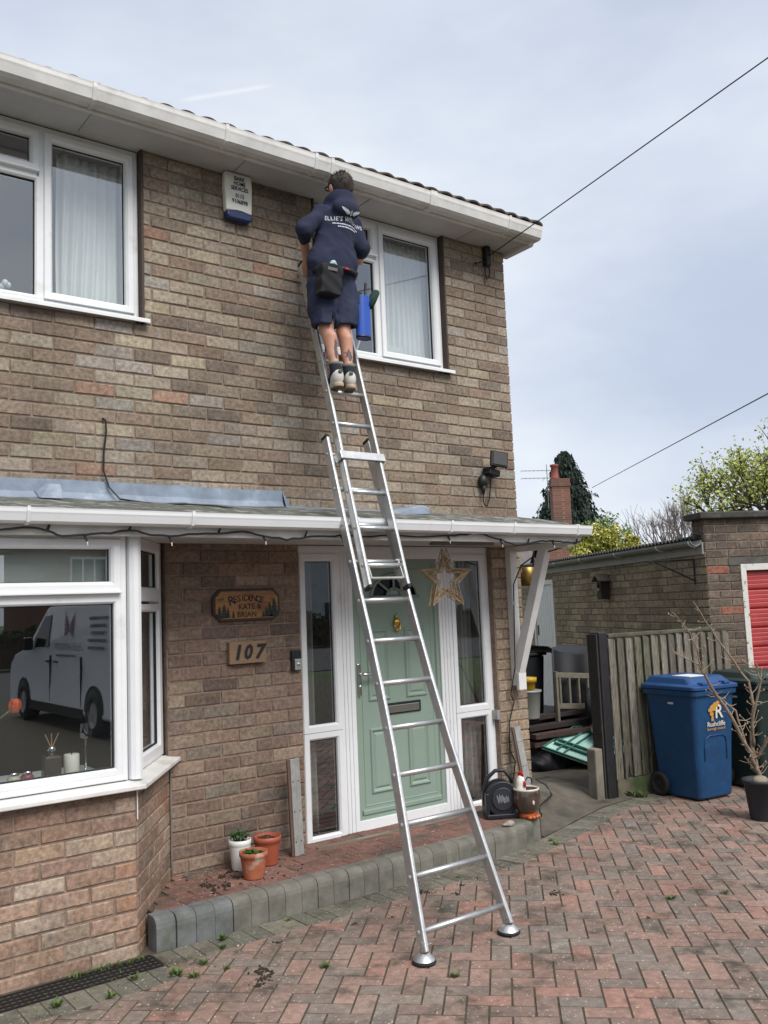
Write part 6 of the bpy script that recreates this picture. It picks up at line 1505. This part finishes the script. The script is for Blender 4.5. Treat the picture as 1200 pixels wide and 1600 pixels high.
m = MB(); m.bar((1.515, 1.098, -1.30), (1.515, 1.098, -1.98), .03, .04); m.build('end_post', M_GW, t, bevel=.003)
t = thing('barrow_wheel', 'pneumatic barrow wheel with red hub behind the gate post', 'wheel', (1.80, .88, -1.75)); m = MB()
tor = [(.115+.038*math.cos(a), .038*math.sin(a)) for a in np.linspace(0, 6.2832, 13)]; wx = np.array([.35, -.94, 0]); wy = np.array([.94, .35, 0])
m.lathe(tor, (0, 0, 0), 26); m.v = [tuple(np.array([1.77, .88, -1.60])+wy*x+np.array([0, 0, 1])*y+wx*z) for x, y, z in m.v]; m.build('tyre', M_RUBBER, t, smooth=True)
m = MB(); m.lathe([(.08, -.02), (.06, -.012), (.02, -.03), (.001, -.03)], (0, 0, 0), 20); m.lathe([(.001, .03), (.02, .03), (.06, .012), (.08, .02)], (0, 0, 0), 20); m.v = [tuple(np.array([1.77, .88, -1.60])+wy*x+np.array([0, 0, 1])*y+wx*z) for x, y, z in m.v]; m.build('hub', material('red_hub', lin(150, 40, 44), .5), t, smooth=True)
m = MB(); m.tube([(1.77, .88, -1.60), (1.80, 1.0, -1.9), (1.9, 1.1, -2.18)], .014, 8); m.build('fork', M_BLACK, t)
M_PLK = material('dark_plank', lin(58, 48, 46), .8, var=.3, vscale=12, stretch=(.6, 5, 5)); M_PLK2 = material('brown_plank', lin(92, 72, 66), .8, var=.3, vscale=12, stretch=(.6, 5, 5))
for q, (y, z, mt, lb) in enumerate(((1.08, -1.72, M_PLK, 'dark plank lying topmost on the passage pile'), (1.0, -1.80, M_PLK, 'dark plank second from the top of the passage pile'), (.93, -1.865, M_PLK2, 'brown plank third from the top of the passage pile'), (.95, -1.94, M_PLK2, 'brown plank at the bottom of the passage pile'))):
    m = MB(); m.bar((1.16, y+.16, z), (1.95, y-.02, z+.03), .10, .045, (0, 1, 0)); tag(m.build('plank', mt, bevel=.003), lb, 'plank', 'planks in the passage')
for x, y, lb in ((1.24, 1.24, 'dark timber block under the left end of the planks'), (1.78, 1.10, 'dark timber block under the right end of the planks')): tag(MB().box(x-.03, x+.03, y-.15, y+.05, -2.19, -1.975).build('timber_block', M_DW), lb, 'block')
m = MB(); m.box(1.12, 2.3, 1.32, 2.1, -2.19, -1.74); tag(m.build('storage_chest', M_DKBIN, bevel=.02), 'long dark storage chest under the passage clutter', 'chest')
hp = surfnet(lambda P: ell(P, (1.5, 1.12, -2.12), (.42, .2, .17))+.03*folds(P, 26, 9)+.012*folds(P, 60, 2), (.98, .85, -2.22), (2.0, 1.4, -1.88), .018); tag(hp.build('tarpaulin_heap', M_DKBIN, smooth=True), 'dark crumpled tarpaulin heaped under the planks', 'tarpaulin')
# teal bin lid lying ribbed side up
t = thing('teal_lid', 'teal plastic bin lid leaning ribbed side out in the passage', 'bin lid', (1.55, .85, -2.0))
M_TEAL = material('teal_plastic', lin(186, 232, 222), .35, var=.08); M_TEALD = material('teal_rib', lin(30, 110, 96), .4)
A_, B_2, C_ = np.array([1.20, 1.03, -1.96]), np.array([1.60, .66, -2.17]), np.array([1.70, 1.02, -1.80]); ex_ = B_2-A_; ey_ = C_-A_; nz = np.cross(ex_, ey_); nz /= np.linalg.norm(nz); nz = nz if nz[2] > 0 else -nz
def tq(u, v_, h): return A_+ex_*u+ey_*v_+nz*h
m = MB(); m.add([tq(u, v_, h) for h in (-.02, 0) for u, v_ in ((0, 0), (1, 0), (1, 1), (0, 1))], [(3, 2, 1, 0), (4, 5, 6, 7), (0, 1, 5, 4), (1, 2, 6, 5), (2, 3, 7, 6), (3, 0, 4, 7)]); m.build('panel', M_TEAL, t, bevel=.006)
def rib(u0, v0, u1, v1, h=.03):
    a, b = tq(u0, v0, .0015), tq(u1, v1, .0015); d = (b-a)/np.linalg.norm(b-a); s_ = np.cross(nz, d); m = MB(); m.obox((a+b)/2+nz*h/2, d, s_, nz, np.linalg.norm(b-a)/2, .005, h/2); m.build('rib', M_TEALD, t)
for q in (.22, .34, .86): rib(.06, q, .96, q)
for q in (.2, .32, .8): rib(q, .06, q, .96, .026)
rib(.0, .01, 1, .01, .02); rib(0.01, .0, .01, 1, .02); rib(.99, 0, .99, 1, .02)
# grey bags
for i, (c, r, cl_, lb) in enumerate((((1.74, .80, -1.83), (.075, .07, .085), (176, 178, 182), 'silver grey plastic bag against the gate post'), ((1.70, .74, -1.97), (.10, .08, .06), (140, 138, 142), 'crumpled grey bag with open mouth below the silver one'), ((1.70, .74, -2.10), (.08, .07, .09), (66, 66, 74), 'dark bag at the foot of the gate post'))):
    o = surfnet(lambda P: ell(P, c, r)+.014*np.sin(P[:, 0]*60+i)*np.sin(P[:, 2]*66)*np.cos(P[:, 1]*50)+.006*np.sin(P[:, 2]*140+P[:, 0]*90), tuple(np.array(c)-np.array(r)-.04), tuple(np.array(c)+np.array(r)+.04), .009).build('plastic_bag', material('bag_%d' % i, lin(*cl_), .3, var=.3, vscale=20), smooth=True); tag(o, lb, 'bag', 'bags by the gate post')
# lantern hanging behind the bracket
t = thing('lantern', 'brass hanging lantern on the house side beyond the bracket', 'lantern', (.48, .45, -.50)); lx, ly = .50, .42
MB().lathe([(.001, -.50), (.05, -.50), (.075, -.485), (.08, -.35), (.072, -.345), (.068, -.47), (.001, -.47)], (lx, ly, 0), 22).build('brass_bowl', material('aged_brass', lin(150, 124, 66), .35, metal=.8, var=.3, vscale=14), t, smooth=True)
m = MB()
for a in (0, 1.57, 3.14, 4.71): m.tube([(lx+.074*math.cos(a), ly+.074*math.sin(a), -.35), (lx+.095*math.cos(a), ly+.095*math.sin(a), -.22), (lx+.05*math.cos(a), ly+.05*math.sin(a), -.10)], .005, 5)
m.lathe([(.08, -.345), (.084, -.335), (.078, -.33)], (lx, ly, 0), 20); m.tube([(-.02, .42, -.06), (lx, ly, -.06)], .008, 6); m.tube([(lx, ly, -.06), (lx, ly, -.10)], .006, 6); m.lathe([(.001, -.085), (.055, -.105), (.05, -.11)], (lx, ly, 0), 18); m.build('iron_frame', M_BLACK, t)
m = MB(); m.box(.0005, .012, .39, .45, -.12, .0); m.build('wall_plate', M_BLACK, t)
# ------------------------------------------------------------------ beyond the garage
M_CHIM = material('red_chimney_brick', lin(124, 92, 80), .9, var=.3, vscale=10)
def brick_tex(m_, c1, c2, mo, sc):
    t = m_.node_tree; N = t.nodes; b = N['Principled BSDF']; br = N.new('ShaderNodeTexBrick'); br.inputs['Color1'].default_value = (*c1, 1); br.inputs['Color2'].default_value = (*c2, 1); br.inputs['Mortar'].default_value = (*mo, 1)
    br.inputs['Scale'].default_value = 1; br.inputs['Brick Width'].default_value = .225; br.inputs['Row Height'].default_value = .075; br.inputs['Mortar Size'].default_value = .008
    g = N.new('ShaderNodeNewGeometry'); sx = N.new('ShaderNodeSeparateXYZ'); ad = N.new('ShaderNodeMath'); ad.operation = 'ADD'; cb = N.new('ShaderNodeCombineXYZ')
    t.links.new(g.outputs['Position'], sx.inputs[0]); t.links.new(sx.outputs[0], ad.inputs[0]); t.links.new(sx.outputs[1], ad.inputs[1]); t.links.new(ad.outputs[0], cb.inputs[0]); t.links.new(sx.outputs[2], cb.inputs[1]); t.links.new(cb.outputs[0], br.inputs['Vector'])
    for l in list(b.inputs['Base Color'].links): t.links.remove(l)
    t.links.new(br.outputs['Color'], b.inputs['Base Color'])
M_CHIMB = material('chimney_brickwork', lin(140, 92, 78), .9); brick_tex(M_CHIMB, lin(128, 88, 76), lin(96, 72, 66), lin(138, 104, 90), 1)
NH = thing('neighbour_house', 'red brick neighbouring house with tall chimney behind the garage', 'house', (14.5, 13.5, ZG))
ang = .62; hx_ = np.array([math.cos(-ang), math.sin(-ang), 0]); hy_ = np.array([math.sin(ang), math.cos(ang), 0]); n0 = np.array([14.0, 12.2, 0])
def nb(u, v, z): return tuple(n0+hx_*u+hy_*v+np.array([0, 0, z]))
m = MB(); m.add([nb(u, v, z) for z in (ZG-.1, -.1) for v in (0, 6) for u in (-6, 1.35)], [(0, 2, 3, 1), (4, 5, 7, 6), (0, 1, 5, 4), (2, 6, 7, 3), (0, 4, 6, 2), (1, 3, 7, 5)])
m.add([nb(1.35, 0, -.1), nb(1.35, 6, -.1), nb(1.35, 2.2, 1.55), nb(-6, 0, -.1), nb(-6, 6, -.1), nb(-6, 2.2, 1.55)], [(0, 1, 2), (5, 4, 3)])
m.add([nb(u, -.02, z) for u, z in ((-1.05, -.1), (1.32, -.1), (.55, .92), (-.25, .92))], [(0, 1, 2, 3)])
m.build('wall', M_CHIMB, NH)
m = MB(); m.add([nb(-6.3, -.35, -.15), nb(-1.0, -.35, -.15), nb(.05, 2.2, 1.62), nb(-6.3, 2.2, 1.62)], [(0, 1, 2, 3)]); m.add([nb(1.6, -.35, -.2), nb(1.6, 6, -.2), nb(.9, 2.2, 1.62), nb(.05, 2.2, 1.62)], [(0, 1, 2, 3)]); m.add([nb(-6.3, 6.4, -.15), nb(1.6, 6.4, -.2), nb(.9, 2.2, 1.62), nb(-6.3, 2.2, 1.62)], [(3, 2, 1, 0)])
ro = m.build('roof', material('grey_slate', lin(112, 108, 104), .85, var=.25, vscale=8), NH); md = ro.modifiers.new('s', 'SOLIDIFY'); md.thickness = .08
c0 = np.array([14.85, 12.68, 0]); q1 = np.array([.80, -.60, 0]); q2 = np.array([.60, .80, 0])
def ch(hw, z0, z1, nm, mt, par):
    m = MB(); m.obox(c0+np.array([0, 0, (z0+z1)/2]), q1, q2, (0, 0, 1), hw, hw*.8, (z1-z0)/2); return m.build(nm, mt, par)
CHM = ch(.255, .3, 2.62, 'chimney', M_CHIMB, NH); ch(.285, 2.62, 2.70, 'chimney_band', M_CHIM, CHM); ch(.27, 2.702, 2.85, 'chimney_cap', M_CHIM, CHM)
cpx = tuple(c0-q1*.12+np.array([0, 0, 2.852]))
MB().lathe([(.001, 0), (.13, 0), (.14, .03), (.11, .06), (.10, .36), (.125, .38), (.125, .43), (.085, .44), (.08, .2)], cpx, 14).build('chimney_pot', material('red_clay_pot', lin(136, 74, 62), .8), CHM, smooth=True)
AE = thing('television_aerial', 'thin metal television aerial beside the red chimney', 'aerial', (14.35, 12.95, 2.5)); a0 = c0-q1*.34+np.array([0, 0, 2.0])
m = MB(); m.tube([a0, a0+np.array([0, 0, 1.3])], .014, 5)
for z, L_ in ((1.12, .75), (.90, .75)):
    m.tube([a0+np.array([0, 0, z])+q1*.15, a0+np.array([0, 0, z+.02])-q1*L_], .010, 4)
    for q in range(7): p = a0+np.array([0, 0, z])-q1*(L_*q/6); m.tube([p-q2*.11, p+q2*.11], .006, 3)
m.build('aerial_rods', M_ALU_DULL, AE)

# ------------------------------------------------------------------ trees
def leaf_quad(m, c, n, s, asp=1.6):
    n = n/np.linalg.norm(n); a = np.cross(n, NPR.normal(size=3)); a /= np.linalg.norm(a); b = np.cross(n, a)
    m.add([c-a*s*asp*.5, c+b*s*.45, c+a*s*asp*.5, c-b*s*.45], [(0, 1, 2, 3)])
def branchy(base, hgt, rad, m, tips, depth=4, spread=.55, up=.35, r0=.12, seed=1, n0=5, kids=3, lean=(0, 0, 0)):
    rg = np.random.default_rng(seed)
    def grow(p, d, L, r, k):
        pts = [p]; q = p.copy(); dd = d.copy()
        for i in range(3):
            dd = dd+rg.normal(size=3)*.12+np.array([0, 0, .06]); dd /= np.linalg.norm(dd); q = q+dd*L/3; pts.append(q.copy())
        m.tube(pts, [r, r*.85, r*.72, r*.6], 5 if k > 1 else 4, cap=False)
        if k <= 1: tips.extend(pts[1:])
        if k == 0: return
        for i in range(kids):
            f = rg.uniform(.45, 1); b = pts[1+int(f*2)]; nd = dd+rg.normal(size=3)*spread+np.array([0, 0, up*.3]); nd /= np.linalg.norm(nd); grow(b, nd, L*rg.uniform(.55, .8), r*.58, k-1)
    m.tube([base, base+np.array([0, 0, hgt*.25])+np.array(lean)*.3], [r0, r0*.85], 8); top = base+np.array([0, 0, hgt*.25])+np.array(lean)*.3
    for i in range(n0):
        a = 6.283*i/n0+rg.uniform(-.3, .3); d = np.array([math.cos(a)*spread*1.2, math.sin(a)*spread*1.2, 1.0])+np.array(lean); d /= np.linalg.norm(d); grow(top, d, hgt*.36, r0*.6, depth)
# dark conifer
CT = thing('conifer_tree', 'tall dark green conifer behind the red chimney', 'tree', (25.6, 21.8, ZG)); cb = np.array([25.6, 21.8, ZG])
MB().tube([cb, cb+np.array([0, 0, 4]), cb+np.array([.1, 0, 7.7])], [.28, .18, .03], 8).build('trunk', material('dark_bark', lin(60, 50, 44), .9), CT)
m = MB(); tot = 7.95
for q in range(950):
    f = NPR.random()**.8; z = 1.2+f*(tot-1.2); rmax = 3.3*(1-f)**.8*(.75+.5*NPR.random())+.06; a = NPR.random()*6.283
    out = np.array([math.cos(a), math.sin(a), 0]); L_ = rmax*(.55+.45*NPR.random())
    for i in range(26):
        u = .25+.75*NPR.random(); p = cb+np.array([0, 0, z])+out*L_*u+np.array([0, 0, .12*u-.55*u*u*L_*.8])+NPR.normal(size=3)*np.array([.09, .09, .07])
        s_ = .10+.08*NPR.random(); dn = out*.5+np.array([0, 0, -.9])+NPR.normal(size=3)*.25; dn /= np.linalg.norm(dn); sd_ = np.cross(dn, NPR.normal(size=3)); sd_ /= np.linalg.norm(sd_)
        m.add([p-sd_*s_*.35, p+sd_*s_*.35, p+dn*s_*1.7], [(0, 1, 2)])
m.build('crown', material('conifer_needles', lin(48, 66, 54), .85, var=.5, vscale=3), CT)
# yellow-green shrub with flowers
def leafy(name, label, base, blobs, n, size, mat, trunkr, cat='tree', seed=3, fl=None):
    t = thing(name, label, cat, tuple(base)); rg = np.random.default_rng(seed); tr_ = MB(); b = np.array(base)
    for c, r in blobs:
        c = np.array(c); mid = b*.45+c*.55; mid[0] = b[0]*.8+c[0]*.2; mid[1] = b[1]*.8+c[1]*.2; tr_.tube([b, mid, c], [trunkr, trunkr*.5, trunkr*.15], 6)
        for q in range(10): e = c+rg.normal(size=3)*np.array(r)*.6; tr_.tube([c*.6+mid*.4, (c+e)/2, e], [trunkr*.3, trunkr*.16, trunkr*.06], 4, cap=False)
    tr_.build('trunk', M_TBARK, t)
    m = MB(); m2 = MB()
    for c, r in blobs:
        c = np.array(c); r = np.array(r); cl = [(c+rg.normal(size=3)*r*.55) for _ in range(26)]
        for q in range(n):
            k = cl[rg.integers(26)]; p = k+rg.normal(size=3)*r*.16
            d = (p-c)/r; 
            if d@d > 1.35: continue
            leaf_quad(m2 if fl and rg.random() < fl[1] else m, p, rg.normal(size=3)+np.array([0, 0, .7]), size*rg.uniform(.6, 1.3))
    m.build('crown', mat, t)
    if fl: m2.build('blossom', fl[0], t)
    return t
M_TBARK = material('tree_bark', lin(92, 78, 66), .9, var=.3, vscale=8)
leafy('flowering_bush', 'yellow green flowering bush behind the corrugated garage roof', (12.7, 9.4, ZG), [((12.3, 9.6, .35), (.52, .52, .50)), ((12.75, 9.3, .45), (.55, .55, .62)), ((13.1, 9.05, .30), (.45, .45, .52)), ((12.5, 9.5, .85), (.45, .45, .40)), ((12.8, 9.2, -.4), (.8, .8, .6))], 5200, .052, material('yellow_green_leaf', lin(186, 186, 84), .7, var=.35, vscale=4), .09, 'bush', 3, (material('cream_blossom', lin(224, 220, 150), .7), .16))
t = leafy('small_tree', 'light green feathery small tree behind the flowering bush', (13.6, 10.2, ZG), [((13.2, 10.3, .9), (.45, .45, .35)), ((13.55, 10.15, 1.2), (.5, .5, .45)), ((13.9, 9.95, .95), (.4, .4, .35))], 420, .06, material('pale_green_leaf', lin(126, 152, 92), .7, var=.3, vscale=5), .05, 'tree', 5)
# bare tree
BT = thing('bare_tree', 'leafless grey tree rising behind the corrugated roof', 'tree', (21.3, 12.8, ZG)); m = MB(); tips = []
branchy(np.array([21.25, 12.85, ZG]), 5.2, 1, m, tips, 4, .34, .9, .10, 4, 7, 3); m.build('branches', material('grey_twig', lin(122, 112, 108), .9), BT)
# leafy tree at right
LT = thing('leafy_tree', 'young leaved round tree above the garage parapet at right', 'tree', (12.35, 4.5, ZG)); m = MB(); tips = []
branchy(np.array([12.35, 4.5, ZG]), 5.5, 1, m, tips, 4, .58, .4, .15, 9, 6, 3); m.build('trunk', M_TBARK, LT)
m = MB(); cc = np.array([12.35, 4.6, 1.05])
for p in tips:
    for q in range(6):
        w_ = p+NPR.normal(size=3)*.10; leaf_quad(m, w_, NPR.normal(size=3)+np.array([0, 0, .6]), .048*NPR.uniform(.6, 1.3))
m.build('crown', material('spring_leaf', lin(186, 194, 104), .7, var=.25, vscale=6), LT)
BN = MB()
for q in range(160): d = NPR.normal(size=3)*.11; BN.tube([np.array([12.0, 4.75, 1.75])+d, np.array([12.0, 4.75, 1.75])+d+NPR.normal(size=3)*.12], .006, 3, cap=False)
tag(BN.build('bird_nest', M_TBARK), 'dark twig nest in the leafy tree at right', 'nest')
# far hedges and houses so the horizon closes
def hedge(label, pts, h, mat, seed, w=.9, n=5200):
    t = thing('hedge', label, 'hedge', (*pts[0], ZG)); m = MB(); rg = np.random.default_rng(seed); core = MB()
    for (x0, y0), (x1, y1) in zip(pts, pts[1:]):
        d = np.array([x1-x0, y1-y0]); L_ = np.linalg.norm(d); d /= L_; s_ = np.array([-d[1], d[0]])
        core.obox(((x0+x1)/2, (y0+y1)/2, ZG+h*.42), (*d, 0), (*s_, 0), (0, 0, 1), L_/2, w*.35, h*.42)
        for q in range(n):
            u, v, z = rg.random()*L_, rg.uniform(-.5, .5)*w, rg.random()**.6*h; leaf_quad(m, np.array([x0+d[0]*u+s_[0]*v, y0+d[1]*u+s_[1]*v, ZG+z+.15*math.sin(u*2.3)]), rg.normal(size=3), .13)
    core.build('inner_twigs', M_TBARK, t); m.build('leaves', mat, t); return t
hedge('dark green hedge across the back of the gardens', [(6.5, 14.5), (20, 9.5)], 1.5, material('hedge_leaf', lin(58, 76, 48), .8, var=.4, vscale=4), 5)
# ------------------------------------------------------------------ behind the camera: what the windows mirror
VN = thing('parked_van', 'white signwritten work van parked on the drive, mirrored in the bay window', 'van', (.25, -10.0, ZG))
M_VAN = material('white_van_paint', lin(226, 229, 232), .25, coat=.6); M_TINT = material('tinted_glass', lin(20, 23, 27), .08)
VX = -.72; VL = 1.68; yb, yf = -7.55, -12.45        # rear near the house, nose to the street
prof = [(yb, -1.98), (yb-.02, -.55), (yb-.12, -.38), (yb-2.9, -.36), (yb-3.15, -.42), (yb-3.95, -1.03), (yb-4.6, -1.16), (yb-4.85, -1.32), (yf, -1.62), (yf, -1.98)]
m = MB(); lvl = [(0, 0, 1.0), (.0, .04, 1.0)]
sec = []
for x, sh in ((VX, .05), (VX+.06, 0), (VX+VL-.06, 0), (VX+VL, .05)):
    cy_ = (yb+yf)/2
    sec.append([(x+(.10*max(0, (z+1.2)/.85) if x < VX+.5 else -.10*max(0, (z+1.2)/.85)), y+(cy_-y)*sh*.12, z+(-1.3-z)*sh) for y, z in prof])
k = len(prof)
for s_ in sec: m.v += s_
for i in range(3):
    for j in range(k): m.f.append((i*k+j, i*k+(j+1) % k, (i+1)*k+(j+1) % k, (i+1)*k+j))
m.f += [tuple(range(k))[::-1], tuple(range(3*k, 4*k))]; vb = m.build('body', M_VAN, VN, bevel=.03, segs=3)
def vx(z): return VX+.10*max(0, (z+1.2)/.85)
def vpl(nm, pts_, mt, off=-.012, par=None):
    m = MB(); m.prism([(vx(z)+off, y, z) for y, z in pts_], (.03, 0, 0)); return m.build(nm, mt, par or VN)
vpl('side_window', [(yb-2.82, -1.02), (yb-2.82, -.55), (yb-3.12, -.56), (yb-3.72, -1.04)], M_TINT, -.010)
m = MB(); m.add([(VX+.2, yb-3.20, -.47), (VX+VL-.2, yb-3.20, -.47), (VX+VL-.1, yb-3.92, -1.0), (VX+.1, yb-3.92, -1.0)], [(0, 1, 2, 3)]); m.v = [(x, y-.012, z+.02) for x, y, z in m.v]; m.build('windscreen', M_TINT, VN)
for y in (yb-.82, yb-4.05):
    for x, sg in ((VX+.085, -1), (VX+VL-.085, 1)):
        m = MB(); m.lathe([(.20, -.11), (.30, -.10), (.32, -.07), (.32, .07), (.30, .10), (.20, .11)], (0, 0, 0), 28); m.v = [(x+zz, y+xx, ZG+.32+yy) for xx, yy, zz in m.v]; wh = m.build('tyre', M_RUBBER, VN, smooth=True)
        m = MB(); m.lathe([(.205, sg*.10), (.19, sg*.085), (.06, sg*.10), (.001, sg*.10)], (0, 0, 0), 24); m.v = [(x+zz, y+xx, ZG+.32+yy) for xx, yy, zz in m.v]; m.build('wheel_rim', M_ALU_DULL, wh, smooth=True)
    m = MB(); m.prism([(VX-.006, y+.36*math.cos(a), max(-1.985, ZG+.32+.36*math.sin(a))) for a in np.linspace(0, math.pi, 14)], (.02, 0, 0)); m.build('wheel_arch', M_BLACK, VN)
m = MB(); m.box(VX-.004, VX+.02, yf+.9, yb-1.25, -2.0, -1.86); m.build('sill_trim', M_BLACK, VN); m = MB(); m.box(VX+.02, VX+VL-.02, yf-.03, yf+.1, -2.02, -1.72); m.build('bumper', M_BLACK, VN, bevel=.02)
m = MB(); m.obox((VX-.08, yb-3.55, -.98), (1, 0, 0), (0, 1, 0), (0, 0, 1), .07, .05, .10); m.build('door_mirror', M_BLACK, VN, bevel=.02)
for y in (yb-2.72, yb-1.35): m = MB(); m.box(VX-.002, VX+.03, y-.003, y+.003, -1.85, -1.15); m.build('door_gap', M_BLACK, VN)
for y in (yb-2.85, yb-2.45): m = MB(); m.box(VX-.016, VX+.02, y-.06, y+.06, -1.255, -1.225); m.build('door_handle', M_BLACK, VN, bevel=.008)
M_VINK = material('van_lettering', lin(70, 66, 84), .5)
vr, vu = (0, -1, 0), (.117, 0, 1)
def vt(s_, y, z, sz): text('lettering', s_, (vx(z)-.006, y, z), sz, vr, vu, M_VINK, vb, depth=.006)
vt("ELLIE'S WINDOWS", yb-1.95, -1.02, .15)
for y_, half, z_, hh in [(yb-1.95, .42, -1.14, .016)]+[(yb-.75, .33-.03*(q % 3), -.62-.10*q, .022) for q in range(5)]:      # lines too small to read in the glass
    m = MB(); a = -half
    while a < half:
        w_ = RNG.uniform(.02, .07); m.add([(vx(z)-.008, y_-yy, z) for yy, z in ((a, z_-hh), (a+w_, z_-hh), (a+w_, z_+hh), (a, z_+hh))], [(0, 1, 2, 3)]); a += w_+.016
    m.build('lettering', M_VINK, vb)
m = MB()
for sg in (-1, 1):
    for q in range(6):
        for (r0, a0) in ((.05, .3+.25*q),):
            y0 = yb-1.95; p = [(sg*.03, -.80), (sg*(.16+.02*q), -.86+.075*q), (sg*(.21+.012*q), -.82+.07*q), (sg*.05, -.74+.012*q)]
            m.add([(vx(z)-.008-.0005*q, y0+yy, z) for yy, z in p], [(0, 1, 2, 3)])
m.build('wing_emblem', material('van_emblem', lin(120, 96, 110), .5), vb)
M_REND = material('pale_render', lin(176, 180, 184), .9, var=.1, vscale=2)
# houses and hedge across the street
def street_house(label, cx, cy, w_, h_, brick):
    t = thing('street_house', label, 'house', (cx, cy, ZG), 'houses across the street'); m = MB(); m.box(cx-w_/2, cx+w_/2, cy-6, cy, ZG-.1, ZG+h_); wl_ = m.build('wall', brick, t)
    m = MB(); m.prism([(cx-w_/2-.3, cy+.4, ZG+h_), (cx-w_/2-.3, cy-6.4, ZG+h_), (cx-w_/2-.3, cy-3, ZG+h_+2.1)], (w_+.6, 0, 0)); m.build('roof', material('brown_roof_tile', lin(96, 74, 66), .9, var=.2, vscale=3), t)
    for ux in (-.28, .28):
        for z in (.9, 3.0):
            x = cx+ux*w_; m = MB(); m.box(x-.75, x+.75, cy-.02, cy+.03, ZG+z, ZG+z+1.1); wn_ = m.build('window', M_WPAINT, t)
            for s_ in (-1, 0, 1): m = MB(); m.box(x+s_*.48-.2, x+s_*.48+.2, cy+.031, cy+.036, ZG+z+.1, ZG+z+1.0); m.build('pane', M_TINT, wn_)
    m = MB(); m.box(cx-.42, cx+.42, cy-.02, cy+.04, ZG, ZG+1.9); m.build('door', material('dark_blue_door', lin(40, 50, 76), .4), t)
street_house('brick semi across the street facing the drive', -2.0, -33, 9, 4.6, M_CHIMB); street_house('brick house across the street to the right of the drive', 10, -33, 8, 4.6, M_CHIMB); street_house('brick house across the street to the left of the drive', -13.5, -33, 8, 4.6, M_CHIMB)
for x_, l_ in ((20.5, 'second pale house to the right across the street'), (31, 'third pale house to the right across the street'), (41.5, 'furthest pale house to the right across the street')): street_house(l_, x_, -33, 8.4, 4.6, M_REND)
hedge('clipped hedge along the far pavement', [(-18, -28.6), (-4.5, -28.6)], 1.2, material('hedge_leaf_b', lin(60, 82, 44), .8, var=.4, vscale=4), 6, n=4000)
hedge('clipped hedge in front of the far right house', [(1.5, -28.6), (45, -28.6)], 1.4, material('hedge_leaf_c', lin(62, 84, 46), .8, var=.4, vscale=4), 7, n=11000)

# ------------------------------------------------------------------ to metres
for o in list(bpy.data.objects):
    if '_o' in o: del o['_o']
    if o.parent is None and o.type in ('MESH', 'EMPTY'):
        o.location = Vector(o.location)*S; o.scale = Vector(o.scale)*S
